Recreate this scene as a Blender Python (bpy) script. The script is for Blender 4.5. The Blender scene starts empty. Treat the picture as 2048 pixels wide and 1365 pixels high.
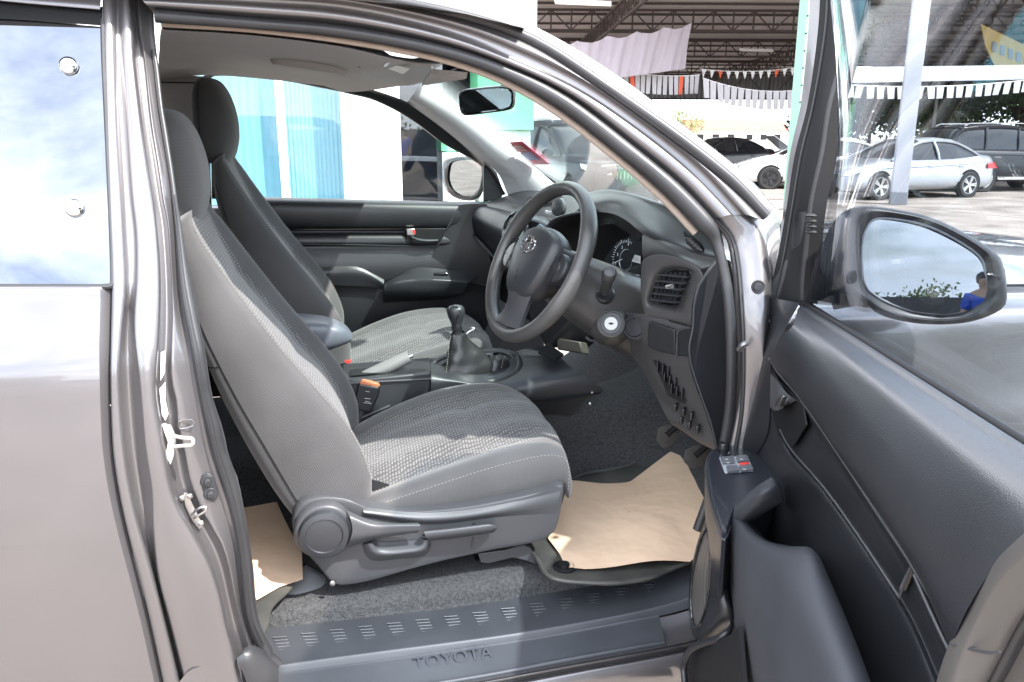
import bpy, math, random
from mathutils import Vector as V, Matrix
R = math.radians
scn = bpy.context.scene
# ---------------- camera ----------------
F_PX = 1600.0; YAW = R(14.0); PIT = R(14.3)
CAM = V((0, -1.3, 1.5))
cFw = V((math.sin(YAW)*math.cos(PIT), math.cos(YAW)*math.cos(PIT), -math.sin(PIT)))
cRt = V((math.cos(YAW), -math.sin(YAW), 0)); cUp = cRt.cross(cFw)
cd = bpy.data.cameras.new('camera'); cam = bpy.data.objects.new('camera', cd)
scn.collection.objects.link(cam); scn.camera = cam
cd.sensor_width = 36; cd.lens = F_PX/2048*36; cd.clip_start = .02; cd.clip_end = 3000
cam.matrix_world = Matrix(((cRt.x, cUp.x, -cFw.x, CAM.x), (cRt.y, cUp.y, -cFw.y, CAM.y), (cRt.z, cUp.z, -cFw.z, CAM.z), (0, 0, 0, 1)))
# ---------------- light ----------------
SUNV = V((.90, -.92, 1.66)).normalized()          # towards the sun
el = math.asin(SUNV.z); az = math.atan2(SUNV.x, SUNV.y)
sd = bpy.data.lights.new('sun', 'SUN'); sun = bpy.data.objects.new('sun', sd); scn.collection.objects.link(sun)
sd.energy = 3.1; sd.angle = R(.9); sd.color = (1, .965, .92)
sun.rotation_euler = SUNV.to_track_quat('Z', 'Y').to_euler(); sun.location = SUNV*30
w = bpy.data.worlds.new('World'); scn.world = w; w.use_nodes = True
nt = w.node_tree; nt.nodes.clear()
def N(nt, t, **k):
    n = nt.nodes.new(t)
    for a, b in k.items(): setattr(n, a, b)
    return n
out = N(nt, 'ShaderNodeOutputWorld'); bg = N(nt, 'ShaderNodeBackground'); sky = N(nt, 'ShaderNodeTexSky')
sky.sky_type = 'NISHITA'; sky.sun_disc = False; sky.sun_elevation = el; sky.sun_rotation = az; sky.dust_density = 1.5; sky.air_density = 1.0
tc = N(nt, 'ShaderNodeTexCoord'); sx = N(nt, 'ShaderNodeSeparateXYZ'); nt.links.new(tc.outputs['Generated'], sx.inputs[0])
zz = N(nt, 'ShaderNodeMath', operation='MAXIMUM'); nt.links.new(sx.outputs[2], zz.inputs[0]); zz.inputs[1].default_value = 0
za = N(nt, 'ShaderNodeMath', operation='ADD'); nt.links.new(zz.outputs[0], za.inputs[0]); za.inputs[1].default_value = .16
dv = N(nt, 'ShaderNodeVectorMath', operation='DIVIDE'); nt.links.new(tc.outputs['Generated'], dv.inputs[0])
cb = N(nt, 'ShaderNodeCombineXYZ'); [nt.links.new(za.outputs[0], cb.inputs[i]) for i in range(3)]
nt.links.new(cb.outputs[0], dv.inputs[1])
cn = N(nt, 'ShaderNodeTexNoise'); cn.inputs['Scale'].default_value = 1.7; cn.inputs['Detail'].default_value = 9; cn.inputs['Roughness'].default_value = .58; cn.inputs['Distortion'].default_value = .4
nt.links.new(dv.outputs[0], cn.inputs['Vector'])
cr_ = N(nt, 'ShaderNodeValToRGB'); cr_.color_ramp.elements[0].position = .37; cr_.color_ramp.elements[1].position = .60
nt.links.new(cn.outputs[0], cr_.inputs[0])
mx = N(nt, 'ShaderNodeMixRGB'); mx.inputs[2].default_value = (10.6, 10.9, 11.5, 1)
nt.links.new(cr_.outputs[0], mx.inputs[0]); nt.links.new(sky.outputs[0], mx.inputs[1])
hz = N(nt, 'ShaderNodeMapRange'); hz.inputs[1].default_value = .0; hz.inputs[2].default_value = .11; hz.inputs[3].default_value = .92; hz.inputs[4].default_value = 0; hz.interpolation_type = 'SMOOTHSTEP'
nt.links.new(zz.outputs[0], hz.inputs[0]); mh = N(nt, 'ShaderNodeMixRGB'); mh.inputs[2].default_value = (9.4, 9.9, 10.6, 1); nt.links.new(hz.outputs[0], mh.inputs[0]); nt.links.new(mx.outputs[0], mh.inputs[1])
nt.links.new(mh.outputs[0], bg.inputs[0]); bg.inputs[1].default_value = .15; nt.links.new(bg.outputs[0], out.inputs[0])
vs = scn.view_settings; vs.view_transform = 'Standard'; vs.look = 'None'; vs.gamma = 1; vs.exposure = 2.1
scn.cycles.max_bounces = 12; scn.cycles.transparent_max_bounces = 16

# ---------------- pixel + true depth -> point ----------------
def ray(px, py): return cFw + cRt*((px-1024)/F_PX) - cUp*((py-682.5)/F_PX)
def A(px, py, y): r = ray(px, py); return CAM + r*((y-CAM.y)/r.y)          # on the plane Y=y (across the truck)
def AX(px, py, x): r = ray(px, py); return CAM + r*((x-CAM.x)/r.x)
def AZ(px, py, z=0.0): r = ray(px, py); return CAM + r*((z-CAM.z)/r.z)
def bodyY(z): return .26*max(0, z-1.15) + .14*(z-.88)**2                     # the flank leans in above the belt
def S(px, py, off=0):
    y = off
    for _ in range(14): y = off + bodyY(A(px, py, y).z)
    return A(px, py, y)
dD = V((-.28, -.96, 0)).normalized(); dN = V((dD.y, -dD.x, 0)); dH = V((.925, .083, 0))   # the open door: along, inward, hinge
def D(px, py, off=0):
    r = ray(px, py); return CAM + r*(((dH+dN*off-CAM).dot(dN))/r.dot(dN))
def DU(px, py, u):
    r = ray(px, py); return CAM + r*(((dH+dD*u-CAM).dot(dD))/r.dot(dD))
def DL(u, n, z): p = dH + dD*u + dN*n; return V((p.x, p.y, z))

# ---------------- curves and meshes ----------------
def crp(P, k, closed=False):
    P = [V(p) for p in P]; n = len(P); o = []
    if n < 2: return P
    segs = n if closed else n-1
    for i in range(segs):
        if closed: a, b, c, d = P[(i-1) % n], P[i], P[(i+1) % n], P[(i+2) % n]
        else:
            b, c = P[i], P[i+1]; a = P[i-1] if i else b*2-c; d = P[i+2] if i+2 < n else c*2-b
        # centripetal-ish: limit overshoot
        m1 = (c-a)*.5; m2 = (d-b)*.5; L = (c-b).length
        if m1.length > 1.6*L: m1 *= 1.6*L/m1.length
        if m2.length > 1.6*L: m2 *= 1.6*L/m2.length
        for j in range(k):
            t = j/k; t2 = t*t; t3 = t2*t
            o.append(b*(2*t3-3*t2+1) + m1*(t3-2*t2+t) + c*(-2*t3+3*t2) + m2*(t3-t2))
    if not closed: o.append(P[-1])
    return o
def rs(P, n, closed=False, lin=False):
    Q = ([V(p) for p in P] if lin else crp(P, 8, closed))
    if closed: Q = Q + [Q[0]]
    L = [0]
    for i in range(1, len(Q)): L.append(L[-1] + (Q[i]-Q[i-1]).length)
    o = []; j = 0; m = n if closed else n-1
    for i in range(n):
        s = L[-1]*i/m
        while j < len(Q)-2 and L[j+1] < s: j += 1
        d = L[j+1]-L[j]; o.append(Q[j].lerp(Q[j+1], (s-L[j])/d if d > 1e-9 else 0))
    return o
class M:
    def __init__(s): s.v = []; s.f = []; s.uv = []
    def face(s, idx, uvs=None): s.f.append(tuple(idx)); s.uv.extend(uvs or [(0, 0)]*len(idx))
    def rawgrid(s, G, cu=False, cv=False):
        b = len(s.v); r = len(G); c = len(G[0])
        for row in G: s.v.extend(tuple(p) for p in row)
        mr = G[r//2]; us = [0]
        for i in range(1, c): us.append(us[-1] + (mr[i]-mr[i-1]).length)
        us.append(us[-1] + (mr[0]-mr[-1]).length); mc = c//2; vv = [0]
        for i in range(1, r): vv.append(vv[-1] + (G[i][mc]-G[i-1][mc]).length)
        vv.append(vv[-1] + (G[0][mc]-G[-1][mc]).length)
        for i in range(r if cv else r-1):
            for j in range(c if cu else c-1):
                i2 = (i+1) % r; j2 = (j+1) % c
                s.face((b+i*c+j, b+i*c+j2, b+i2*c+j2, b+i2*c+j), [(us[j], vv[i]), (us[j+1], vv[i]), (us[j+1], vv[i+1]), (us[j], vv[i+1])])
        return b
    def grid(s, rows, nu=24, kv=6, lin=False, cu=False, cv=False):   # rows of points -> smooth sheet
        G = [rs(r, nu, closed=cu) for r in rows]
        if not lin:
            cols = [crp([G[i][j] for i in range(len(G))], kv, cv) for j in range(nu)]
            G = [[cols[j][i] for j in range(nu)] for i in range(len(cols[0]))]
        s.rawgrid(G, cu, cv); return s
    def tube(s, P, r, n=8, k=5, closed=False, flat=1.0, up=None):
        Q = crp(P, k, closed) if k > 1 else [V(p) for p in P]; m = len(Q)
        rr = [r]*m if not isinstance(r, (list, tuple)) else [r[min(len(r)-1, int(i*(len(r)-1)/max(1, m-1)))]*(1-(i*(len(r)-1)/max(1, m-1)) % 1) + r[min(len(r)-1, int(i*(len(r)-1)/max(1, m-1))+1)]*((i*(len(r)-1)/max(1, m-1)) % 1) for i in range(m)]
        G = []; px = None
        for i in range(m):
            t = (Q[(i+1) % m]-Q[i-1]) if closed else (Q[min(i+1, m-1)]-Q[max(i-1, 0)])
            t.normalize()
            if px is None:
                a = V(up) if up else V((0, 0, 1))
                if abs(a.dot(t)) > .95: a = V((1, 0, 0))
                px = a
            px = px - t*px.dot(t); px.normalize(); py = t.cross(px)
            G.append([Q[i] + px*(rr[i]*math.cos(2*math.pi*j/n)) + py*(rr[i]*flat*math.sin(2*math.pi*j/n)) for j in range(n)])
        b = s.rawgrid(G, cu=True, cv=closed)
        if not closed:
            s.face([b+j for j in range(n)][::-1]); s.face([b+(m-1)*n+j for j in range(n)])
        return s
    def prism(s, P, vec):
        P = [V(p) for p in P]; n = len(P); b = len(s.v); vec = V(vec)
        s.v.extend(tuple(p) for p in P); s.v.extend(tuple(p+vec) for p in P)
        s.face(list(range(b, b+n))[::-1]); s.face(range(b+n, b+2*n))
        for i in range(n): j = (i+1) % n; s.face((b+i, b+j, b+n+j, b+n+i))
        return s
    def hexa(s, P):   # 8 points: 4 bottom + 4 top
        b = len(s.v); s.v.extend(tuple(p) for p in P)
        for f in ((3, 2, 1, 0), (4, 5, 6, 7), (0, 1, 5, 4), (1, 2, 6, 5), (2, 3, 7, 6), (3, 0, 4, 7)): s.face([b+i for i in f])
        return s
    def box(s, c, d, m=None):
        c = V(c); m = m or Matrix.Identity(3); P = []
        for z in (-1, 1):
            for x, y in ((-1, -1), (1, -1), (1, 1), (-1, 1)): P.append(c + m @ V((x*d[0]/2, y*d[1]/2, z*d[2]/2)))
        return s.hexa(P)
    def bar(s, a, b, w, h=None, up=(0, 0, 1)):
        a = V(a); b = V(b); h = h or w; t = (b-a).normalized(); u = V(up)
        if abs(t.dot(u)) > .98: u = V((1, 0, 0))
        x = t.cross(u).normalized(); y = x.cross(t); P = []
        for p in (a, b):
            for i, j in ((-1, -1), (1, -1), (1, 1), (-1, 1)): P.append(p + x*(i*w/2) + y*(j*h/2))
        return s.hexa(P)
    def lathe(s, prof, o, ax, n=28, ref=(0, 0, 1), sx=1.0, cap=True):   # prof: (radius, height along ax)
        o = V(o); ax = V(ax).normalized(); u = V(ref)
        if abs(u.dot(ax)) > .95: u = V((1, 0, 0))
        u = (u-ax*u.dot(ax)).normalized(); v = ax.cross(u)
        G = [[o + ax*h + u*(r*math.cos(2*math.pi*j/n)) + v*(r*sx*math.sin(2*math.pi*j/n)) for j in range(n)] for r, h in prof]
        b = s.rawgrid(G, cu=True); m = len(prof)
        if cap:
            s.face([b+j for j in range(n)][::-1]); s.face([b+(m-1)*n+j for j in range(n)])
        return s
    def dashes(s, P, on=.0045, off=.003, r=.0007, lift=(0, 0, 0)):
        L = sum((V(P[i+1])-V(P[i])).length for i in range(len(P)-1)); n = max(2, int(L/(on+off)))
        Q = rs(P, n*8+1)
        f = on/(on+off)
        for i in range(n):
            a = Q[i*8]; b = a.lerp(Q[i*8+8], f); s.tube([a+V(lift), b+V(lift)], r, n=5, k=1)
        return s
    def obj(s, name, mat, parent=None, bevel=0, seg=2, solid=0, sub=0, ang=38, off=-1.0):
        me = bpy.data.meshes.new(name); me.from_pydata(s.v, [], s.f); me.update()
        ul = me.uv_layers.new(name='UVMap')
        for i, q in enumerate(s.uv):
            ul.data[i].uv = q
        me.polygons.foreach_set('use_smooth', [True]*len(me.polygons))
        me.set_sharp_from_angle(angle=R(ang))
        if mat: me.materials.append(mat)
        o = bpy.data.objects.new(name, me); scn.collection.objects.link(o)
        if parent is not None:
            o.parent = parent; o.matrix_parent_inverse = wm(parent).inverted()
        if sub: md = o.modifiers.new('s', 'SUBSURF'); md.levels = md.render_levels = sub
        if solid:
            md = o.modifiers.new('t', 'SOLIDIFY'); md.thickness = solid; md.offset = off
            bpy.context.view_layer.update(); dg = bpy.context.evaluated_depsgraph_get()
            nm = bpy.data.meshes.new_from_object(o.evaluated_get(dg)); o.modifiers.clear(); o.data = nm; bpy.data.meshes.remove(me); nm.name = name
            nm.set_sharp_from_angle(angle=R(ang))
        if bevel:
            md = o.modifiers.new('b', 'BEVEL'); md.width = bevel; md.segments = seg; md.limit_method = 'ANGLE'; md.angle_limit = R(35)
            md.harden_normals = False
        return o
WM = {}
def wm(o):
    m = Matrix.Translation(o.location) @ o.rotation_euler.to_matrix().to_4x4() if o.type == 'EMPTY' else Matrix.Identity(4)
    return WM.get(o.name, m)
def empty(name, loc, label=None, cat=None, group=None, parent=None):
    e = bpy.data.objects.new(name, None); scn.collection.objects.link(e); e.empty_display_size = .1
    e.location = loc; WM[e.name] = Matrix.Translation(V(loc))
    if parent is not None:
        e.parent = parent; e.matrix_parent_inverse = wm(parent).inverted()
    return tag(e, label, cat, group)
def tag(o, label=None, cat=None, group=None, kind=None):
    if label: o['label'] = label
    if cat: o['category'] = cat
    if group: o['group'] = group
    if kind: o['kind'] = kind
    return o

# ---------------- materials ----------------
def mat(name, col, rough=.5, metal=0.0, spec=.5, coat=0.0, bumps=(), vary=None, uvm=False, sheen=0, emis=None, flake=0):
    m = bpy.data.materials.new(name); m.use_nodes = True; nt = m.node_tree; b = nt.nodes['Principled BSDF']
    b.inputs['Base Color'].default_value = (*col, 1); b.inputs['Roughness'].default_value = rough; b.inputs['Metallic'].default_value = metal
    b.inputs['Specular IOR Level'].default_value = spec; b.inputs['Coat Weight'].default_value = coat; b.inputs['Coat Roughness'].default_value = .04
    if sheen: b.inputs['Sheen Weight'].default_value = sheen; b.inputs['Sheen Roughness'].default_value = .5
    tc = N(nt, 'ShaderNodeTexCoord'); src = tc.outputs['UV' if uvm else 'Object']
    prev = None
    for kind, sc, st, dist in bumps:
        if kind == 'noise': t = N(nt, 'ShaderNodeTexNoise'); t.inputs['Scale'].default_value = sc; t.inputs['Detail'].default_value = 3; o = t.outputs[0]
        elif kind == 'vor': t = N(nt, 'ShaderNodeTexVoronoi'); t.inputs['Scale'].default_value = sc; o = t.outputs[0]
        nt.links.new(src, t.inputs['Vector'])
        bp = N(nt, 'ShaderNodeBump'); bp.inputs['Strength'].default_value = st; bp.inputs['Distance'].default_value = dist
        nt.links.new(o, bp.inputs['Height'])
        if prev: nt.links.new(prev.outputs[0], bp.inputs['Normal'])
        prev = bp
    if prev: nt.links.new(prev.outputs[0], b.inputs['Normal'])
    if vary:
        sc, amt = vary[:2]; t = N(nt, 'ShaderNodeTexNoise'); t.inputs['Scale'].default_value = sc; t.inputs['Detail'].default_value = 6
        nt.links.new(tc.outputs['Object'], t.inputs['Vector'])
        r = N(nt, 'ShaderNodeValToRGB'); r.color_ramp.elements[0].position = .3; r.color_ramp.elements[1].position = .7
        c2 = vary[2] if len(vary) > 2 else tuple(c*(1+amt) for c in col)
        r.color_ramp.elements[0].color = (*[c*(1-amt) for c in col], 1) if len(vary) < 3 else (*col, 1); r.color_ramp.elements[1].color = (*c2, 1)
        nt.links.new(t.outputs[0], r.inputs[0]); nt.links.new(r.outputs[0], b.inputs['Base Color'])
        if rough > .15:
            mr = N(nt, 'ShaderNodeMapRange'); mr.inputs[1].default_value = .3; mr.inputs[2].default_value = .7; mr.inputs[3].default_value = rough*.88; mr.inputs[4].default_value = min(1, rough*1.12)
            nt.links.new(t.outputs[0], mr.inputs[0]); nt.links.new(mr.outputs[0], b.inputs['Roughness'])
    if emis: b.inputs['Emission Color'].default_value = (*emis[0], 1); b.inputs['Emission Strength'].default_value = emis[1]
    return m
def glassmat(name, tint, ior=1.5, rough=0.0, extra=0.0):
    m = bpy.data.materials.new(name); m.use_nodes = True; nt = m.node_tree; nt.nodes.clear()
    o = N(nt, 'ShaderNodeOutputMaterial'); t = N(nt, 'ShaderNodeBsdfTransparent'); g = N(nt, 'ShaderNodeBsdfGlossy'); f = N(nt, 'ShaderNodeLayerWeight'); x = N(nt, 'ShaderNodeMixShader')
    t.inputs[0].default_value = (*tint, 1); g.inputs['Roughness'].default_value = rough; f.inputs[0].default_value = .5
    p = N(nt, 'ShaderNodeMath', operation='POWER'); p.inputs[1].default_value = 4.6; nt.links.new(f.outputs['Facing'], p.inputs[0])
    k = N(nt, 'ShaderNodeMath', operation='MULTIPLY_ADD'); k.inputs[1].default_value = .9; k.inputs[2].default_value = .04+extra; nt.links.new(p.outputs[0], k.inputs[0]); k.use_clamp = True
    nt.links.new(k.outputs[0], x.inputs[0]); nt.links.new(t.outputs[0], x.inputs[1]); nt.links.new(g.outputs[0], x.inputs[2]); nt.links.new(x.outputs[0], o.inputs[0])
    return m
def fabric(name, col, mode, rough=.9):
    """mode 'weave': fine plain cloth; 'rib': ridged mesh insert with darker pits"""
    m = mat(name, col, rough, spec=.25, sheen=.25); nt = m.node_tree; b = nt.nodes['Principled BSDF']
    tc = N(nt, 'ShaderNodeTexCoord')
    def wav(rot, sc, dist=0, dsc=1, kind='SIN'):
        mp = N(nt, 'ShaderNodeMapping'); mp.inputs['Rotation'].default_value = (0, 0, R(rot)); nt.links.new(tc.outputs['UV'], mp.inputs[0])
        t = N(nt, 'ShaderNodeTexWave'); t.wave_profile = kind; t.inputs['Scale'].default_value = sc; t.inputs['Distortion'].default_value = dist; t.inputs['Detail Scale'].default_value = dsc; t.inputs['Detail'].default_value = 1
        nt.links.new(mp.outputs[0], t.inputs[0]); return t.outputs['Fac']
    if mode == 'weave': a = wav(0, 120); c = wav(90, 120); d = .0004
    else: a = wav(12, 26, 5, 1.6); c = wav(90, 44, 1, 1); d = .0016
    mu = N(nt, 'ShaderNodeMath', operation='MULTIPLY'); nt.links.new(a, mu.inputs[0]); nt.links.new(c, mu.inputs[1])
    bp = N(nt, 'ShaderNodeBump'); bp.inputs['Strength'].default_value = .7; bp.inputs['Distance'].default_value = d; nt.links.new(mu.outputs[0], bp.inputs['Height'])
    nt.links.new(bp.outputs[0], b.inputs['Normal'])
    r = N(nt, 'ShaderNodeValToRGB'); k0, k1 = ((.78, 1.1) if mode == 'weave' else (.50, 1.2))
    r.color_ramp.elements[0].color = (*[x*k0 for x in col], 1); r.color_ramp.elements[1].color = (*[x*k1 for x in col], 1)
    r.color_ramp.elements[0].position = .08 if mode != 'weave' else 0; r.color_ramp.elements[1].position = .55
    no = N(nt, 'ShaderNodeTexNoise'); no.inputs['Scale'].default_value = 7; no.inputs['Detail'].default_value = 5; nt.links.new(tc.outputs['Object'], no.inputs['Vector'])
    mv = N(nt, 'ShaderNodeMapRange'); mv.inputs[1].default_value = .25; mv.inputs[2].default_value = .75; mv.inputs[3].default_value = .82; mv.inputs[4].default_value = 1.18; nt.links.new(no.outputs[0], mv.inputs[0])
    mm = N(nt, 'ShaderNodeMixRGB', blend_type='MULTIPLY'); mm.inputs[0].default_value = 1; nt.links.new(mu.outputs[0], r.inputs[0]); nt.links.new(r.outputs[0], mm.inputs[1]); nt.links.new(mv.outputs[0], mm.inputs[2])
    nt.links.new(mm.outputs[0], b.inputs['Base Color'])
    return m
paint = mat('bronze_grey_paint', (.165, .157, .161), .35, .70, coat=1.0, bumps=[('noise', 1500, .05, .0004)], vary=(2.0, .05))
plastic = mat('charcoal_plastic', (.013, .014, .0165), .40, spec=.55, bumps=[('vor', 620, .35, .0004)], vary=(6, .12))
plastic2 = mat('grey_plastic', (.023, .0245, .028), .40, spec=.55, bumps=[('vor', 620, .3, .0004)], vary=(6, .1))
plasticL = mat('seat_cover_plastic', (.050, .051, .055), .42, spec=.45, bumps=[('vor', 620, .25, .0003)], vary=(5, .08))
gloss = mat('gloss_black', (.012, .013, .015), .12, spec=.6)
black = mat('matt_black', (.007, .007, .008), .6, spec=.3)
rubber = mat('seal_rubber', (.028, .028, .030), .42, spec=.5, vary=(8, .2))
leather = mat('rim_leatherette', (.048, .047, .046), .32, spec=.55, bumps=[('vor', 480, .5, .0006)], vary=(9, .15))
boot = mat('gaiter_leather', (.016, .017, .018), .33, spec=.55, bumps=[('noise', 40, .25, .004)])
headl = mat('headliner_cloth', (.50, .47, .455), .95, spec=.1, bumps=[('noise', 900, .2, .0006)], vary=(3, .04))
pillarw = mat('pillar_trim', (.55, .55, .56), .6, spec=.3, vary=(3, .03))
beige = mat('beige_edge', (.36, .29, .24), .7)
carpet = mat('grey_carpet', (.070, .070, .072), .98, spec=.1, bumps=[('noise', 420, 1.0, .006), ('noise', 90, .4, .004)], vary=(160, .35))
sillm = mat('sill_plastic', (.042, .045, .051), .37, spec=.55, bumps=[('vor', 700, .25, .0003)], vary=(5, .22))
padm = mat('door_pad_vinyl', (.015, .016, .020), .36, spec=1.0, bumps=[('vor', 650, .5, .0005)], vary=(6, .15))
papm = mat('kraft_paper', (.66, .48, .335), .85, spec=.2, bumps=[('noise', 7, .6, .02), ('noise', 160, .15, .001)], vary=(2.5, .06))
cl_ = 0
chrome = mat('chrome', (.85, .85, .86), .08, 1.0)
steel = mat('steel', (.55, .54, .53), .3, 1.0, vary=(30, .15))
mirr = mat('mirror_glass', (.20, .215, .24), .0, 1.0)
thread = mat('stitch_thread', (.24, .225, .20), .8)
orange = mat('orange_button', (.50, .16, .07), .45)
redm = mat('red_mark', (.75, .04, .03), .45)
white = mat('white_paint', (.80, .80, .80), .55)
tintg = glassmat('window_glass', (.90, .93, .93), 1.5)
doorg = glassmat('door_window_glass', (.80, .84, .87), 1.52, 0, .03)
wsg = glassmat('windscreen_glass', (.88, .94, .925), 1.52)
darkband = mat('window_frit', (.016, .018, .020), .3)
fabm = fabric('seat_cloth', (.068, .066, .067), 'weave')
fabr = fabric('seat_insert_cloth', (.120, .117, .118), 'rib')
# ================= THE TRUCK =================
truck = empty('pickup_truck', (0.3, .9, 0), 'bronze grey right-hand-drive pickup truck seen close up, driver door wide open', 'pickup truck')
def xs(tab, y):      # table of (y, x)
    T = [V((a, b, 0)) for a, b in tab]
    for i in range(len(T)-1):
        if y <= T[i+1].x or i == len(T)-2:
            a, b = T[i], T[i+1]; p = T[i-1] if i else a*2-b; q = T[i+2] if i+2 < len(T) else b*2-a
            t = (y-a.x)/(b.x-a.x)
            if t < 0 or t > 1: return a.y+(b.y-a.y)*t
            m1 = (b.y-p.y)/(b.x-p.x)*(b.x-a.x); m2 = (q.y-a.y)/(q.x-a.x)*(b.x-a.x)
            return a.y*(2*t**3-3*t*t+1)+m1*(t**3-2*t*t+t)+b.y*(3*t*t-2*t**3)+m2*(t**3-t*t)
c0 = [(0, 203), (150, 208), (300, 213), (450, 218), (580, 222), (680, 220), (760, 219), (898, 224), (983, 236), (1062, 253), (1155, 277), (1240, 298), (1365, 325), (1450, 343)]
c1 = [(0, 226), (68, 228), (240, 233), (376, 240), (500, 247), (580, 250), (680, 243), (758, 240), (898, 250), (1018, 270), (1120, 298), (1240, 328), (1343, 353), (1450, 377)]
c2 = [(0, 243), (68, 242), (240, 254), (393, 264), (470, 272), (552, 273), (655, 268), (758, 278), (895, 290), (983, 303), (1062, 307), (1155, 318), (1240, 340), (1343, 366), (1450, 392)]
c3 = [(0, 262), (79, 270), (103, 270), (240, 285), (342, 299), (445, 314), (552, 322), (655, 321), (740, 316), (792, 316), (860, 327), (917, 337), (966, 345), (1018, 363), (1069, 393), (1131, 424), (1189, 441), (1257, 455), (1325, 475), (1450, 505)]
c4 = [(0, 272), (79, 278), (103, 284), (240, 299), (342, 315), (410, 325), (450, 333), (621, 342), (758, 340), (792, 349), (860, 356), (898, 366), (966, 380), (1035, 410), (1090, 441), (1137, 455), (1206, 469), (1291, 493), (1450, 525)]
c5 = [(0, 295), (62, 298), (86, 300), (144, 309), (212, 317), (274, 326), (345, 339), (450, 349), (587, 358), (655, 370), (724, 384), (792, 397), (860, 410), (917, 424), (966, 441), (1035, 462), (1103, 475), (1172, 482), (1240, 492), (1315, 520), (1450, 548)]
c6 = [(0, 306), (62, 309), (86, 311), (144, 319), (212, 326), (274, 337), (325, 343), (393, 353), (450, 363), (535, 376), (621, 393), (707, 410), (792, 424), (860, 445), (917, 458), (949, 472), (1011, 486), (1069, 496), (1137, 506), (1206, 512), (1257, 523), (1291, 544), (1450, 575)]
# ---- rear access panel (outer skin below the glass) + jamb strip ----
body = empty('cab_body', (0, .5, .5), parent=truck)
m = M(); rows = []
for y in [575, 600, 640, 700, 760, 830, 900, 980, 1060, 1150, 1240, 1320, 1400, 1480]:
    x1 = xs(c0, y)
    rows.append([S(x, y, o) for x, o in ((-1300, .03), (-900, .012), (-500, .006), (-260, .004), (-130, .002), (0, 0), (x1*.5, -.001), (x1-12, .001), (x1-3, .005), (x1, .016))])
rows = [[p+V((0, .012, 0)) for p in rows[0]]] + rows
m.grid(rows, 40, 4); m.obj('rear_access_panel', paint, body, solid=.0012, off=1)
# upper trim around the rear quarter glass
m = M(); m.grid([[S(-200, -60, .004), S(0, -45, .004), S(203, -30, .004)], [S(-200, -25, .0), S(0, -2, 0), S(200, 16, 0)], [S(-200, -22, .012), S(0, 4, .012), S(200, 20, .012)]], 16, 4)
m.obj('roof_side_rail', paint, body, solid=.002, off=1)
m = M(); m.grid([[S(-1300, 700, .02), S(-700, 640, .006), S(-420, 575, .001), S(-205, 575, .001)], [S(-1300, 400, .02), S(-700, 400, .006), S(-420, 400, .002), S(-195, 400, .002)], [S(-1300, 150, .02), S(-700, 150, .006), S(-420, 150, .004), S(-195, 150, .004)], [S(-1300, -120, .02), S(-700, -90, .006), S(-420, -60, .006), S(-195, -58, .006)]], 16, 5); m.obj('rear_corner_panel', paint, body, solid=.002, off=1)
m = M(); m.grid([[S(-200, -30, .014), S(0, -4, .014), S(205, 14, .014)], [S(-200, 36, .013), S(0, 38, .013), S(206, 52, .013)]], 12, 2); m.obj('drip_channel', black, body)
qg = M(); qg.grid([[S(-200, 28, .016), S(0, 37, .016), S(204, 54, .016)], [S(-200, 300, .014), S(0, 300, .014), S(212, 300, .014)], [S(-200, 572, .012), S(0, 572, .012), S(224, 572, .012)]], 10, 4, lin=True)
qgm = mat('reflective_quarter_glass', (.22, .235, .255), .015, .97)
qg = qg.obj('quarter_window', qgm, body, solid=.004, off=1)
m = M(); m.tube([S(-200, 573, .006), S(0, 574, .006), S(120, 574, .006), S(218, 573, .006), S(226, 560, .006), S(222, 430, .006), S(214, 250, .006), S(208, 120, .006), S(206, 40, .006)], .0045, k=4); m.obj('window_seal', rubber, body)
for bx, by in ((137, 132), (149, 417)):
    p = S(bx, by, .012); m = M(); m.lathe([(.0145, 0), (.0145, .002), (.0135, .0045), (.010, .0072), (.005, .0088), (.0006, .0093)], p, (0, -1, .2), 28); m.obj('dome_bolt', chrome, qg)
# chrome post with shallow grooves
m = M(); rows = []
for y in list(range(-60, 1500, 26)):
    X = [xs(c, y) for c in (c0, c1, c2, c3, c4, c5, c6)]
    gm = (X[1]+X[2])/2; deep = .028 if y > 600 else .008
    lip = min(1, max(0, (y-560)/80))
    row = [(X[0]+1.5, .022), (X[0]+2.5, .004), (X[0]*.5+X[1]*.5, .000), (X[1]-1, .004), (X[1]+3, .010+.010*lip), (gm, .010+deep*.75), (X[2]-2, .014), (X[2]+3, .008),
           (X[2]*.6+X[3]*.4, .006), (X[2]*.25+X[3]*.75, .009), (X[3]-3, .015), (X[3]+2, .034), ((X[3]+X[4])/2, .050), (X[4]-1, .047), (X[4]+4, .040), (X[4]*.5+X[5]*.5, .046), (X[5], .056), (X[6], .062), (X[6]-4, .12)]
    row = [(max(x, row[i-1][0]+.6) if 0 < i < 18 else x, o) for i, (x, o) in enumerate(row)]
    rows.append([S(x, y, o) for x, o in row])
G = [[*r] for r in rows]
G2 = []
for r in G:
    q = crp(r, 3); G2.append(q)
m.rawgrid(G2); jamb = m.obj('door_pillar', paint, body, ang=60)
# rubber seal round the opening
P = []; rad = []
for y in range(1300, 60, -40):
    a, b = xs(c5, y), xs(c6, y); P.append(S((a+b)/2, y, .052)); rad.append(max(.004, (b-a)/2*.00088*.86))
m = M(); m.tube([S(555, 1330, .05), S(535, 1315, .05)]+P, [.012, .012]+rad, 10, 4); m.obj('pillar_seal', rubber, body)
m = M()
for f in (.28, .55):
    m.tube([S(xs(c5, y)*(1-f)+xs(c6, y)*f, y, .052-.0142*max(.4, (xs(c6, y)-xs(c5, y))/36)) for y in range(1290, 340, -50)], .0011, 5, 3)
m.obj('seal_rib', rubber, body)
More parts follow.
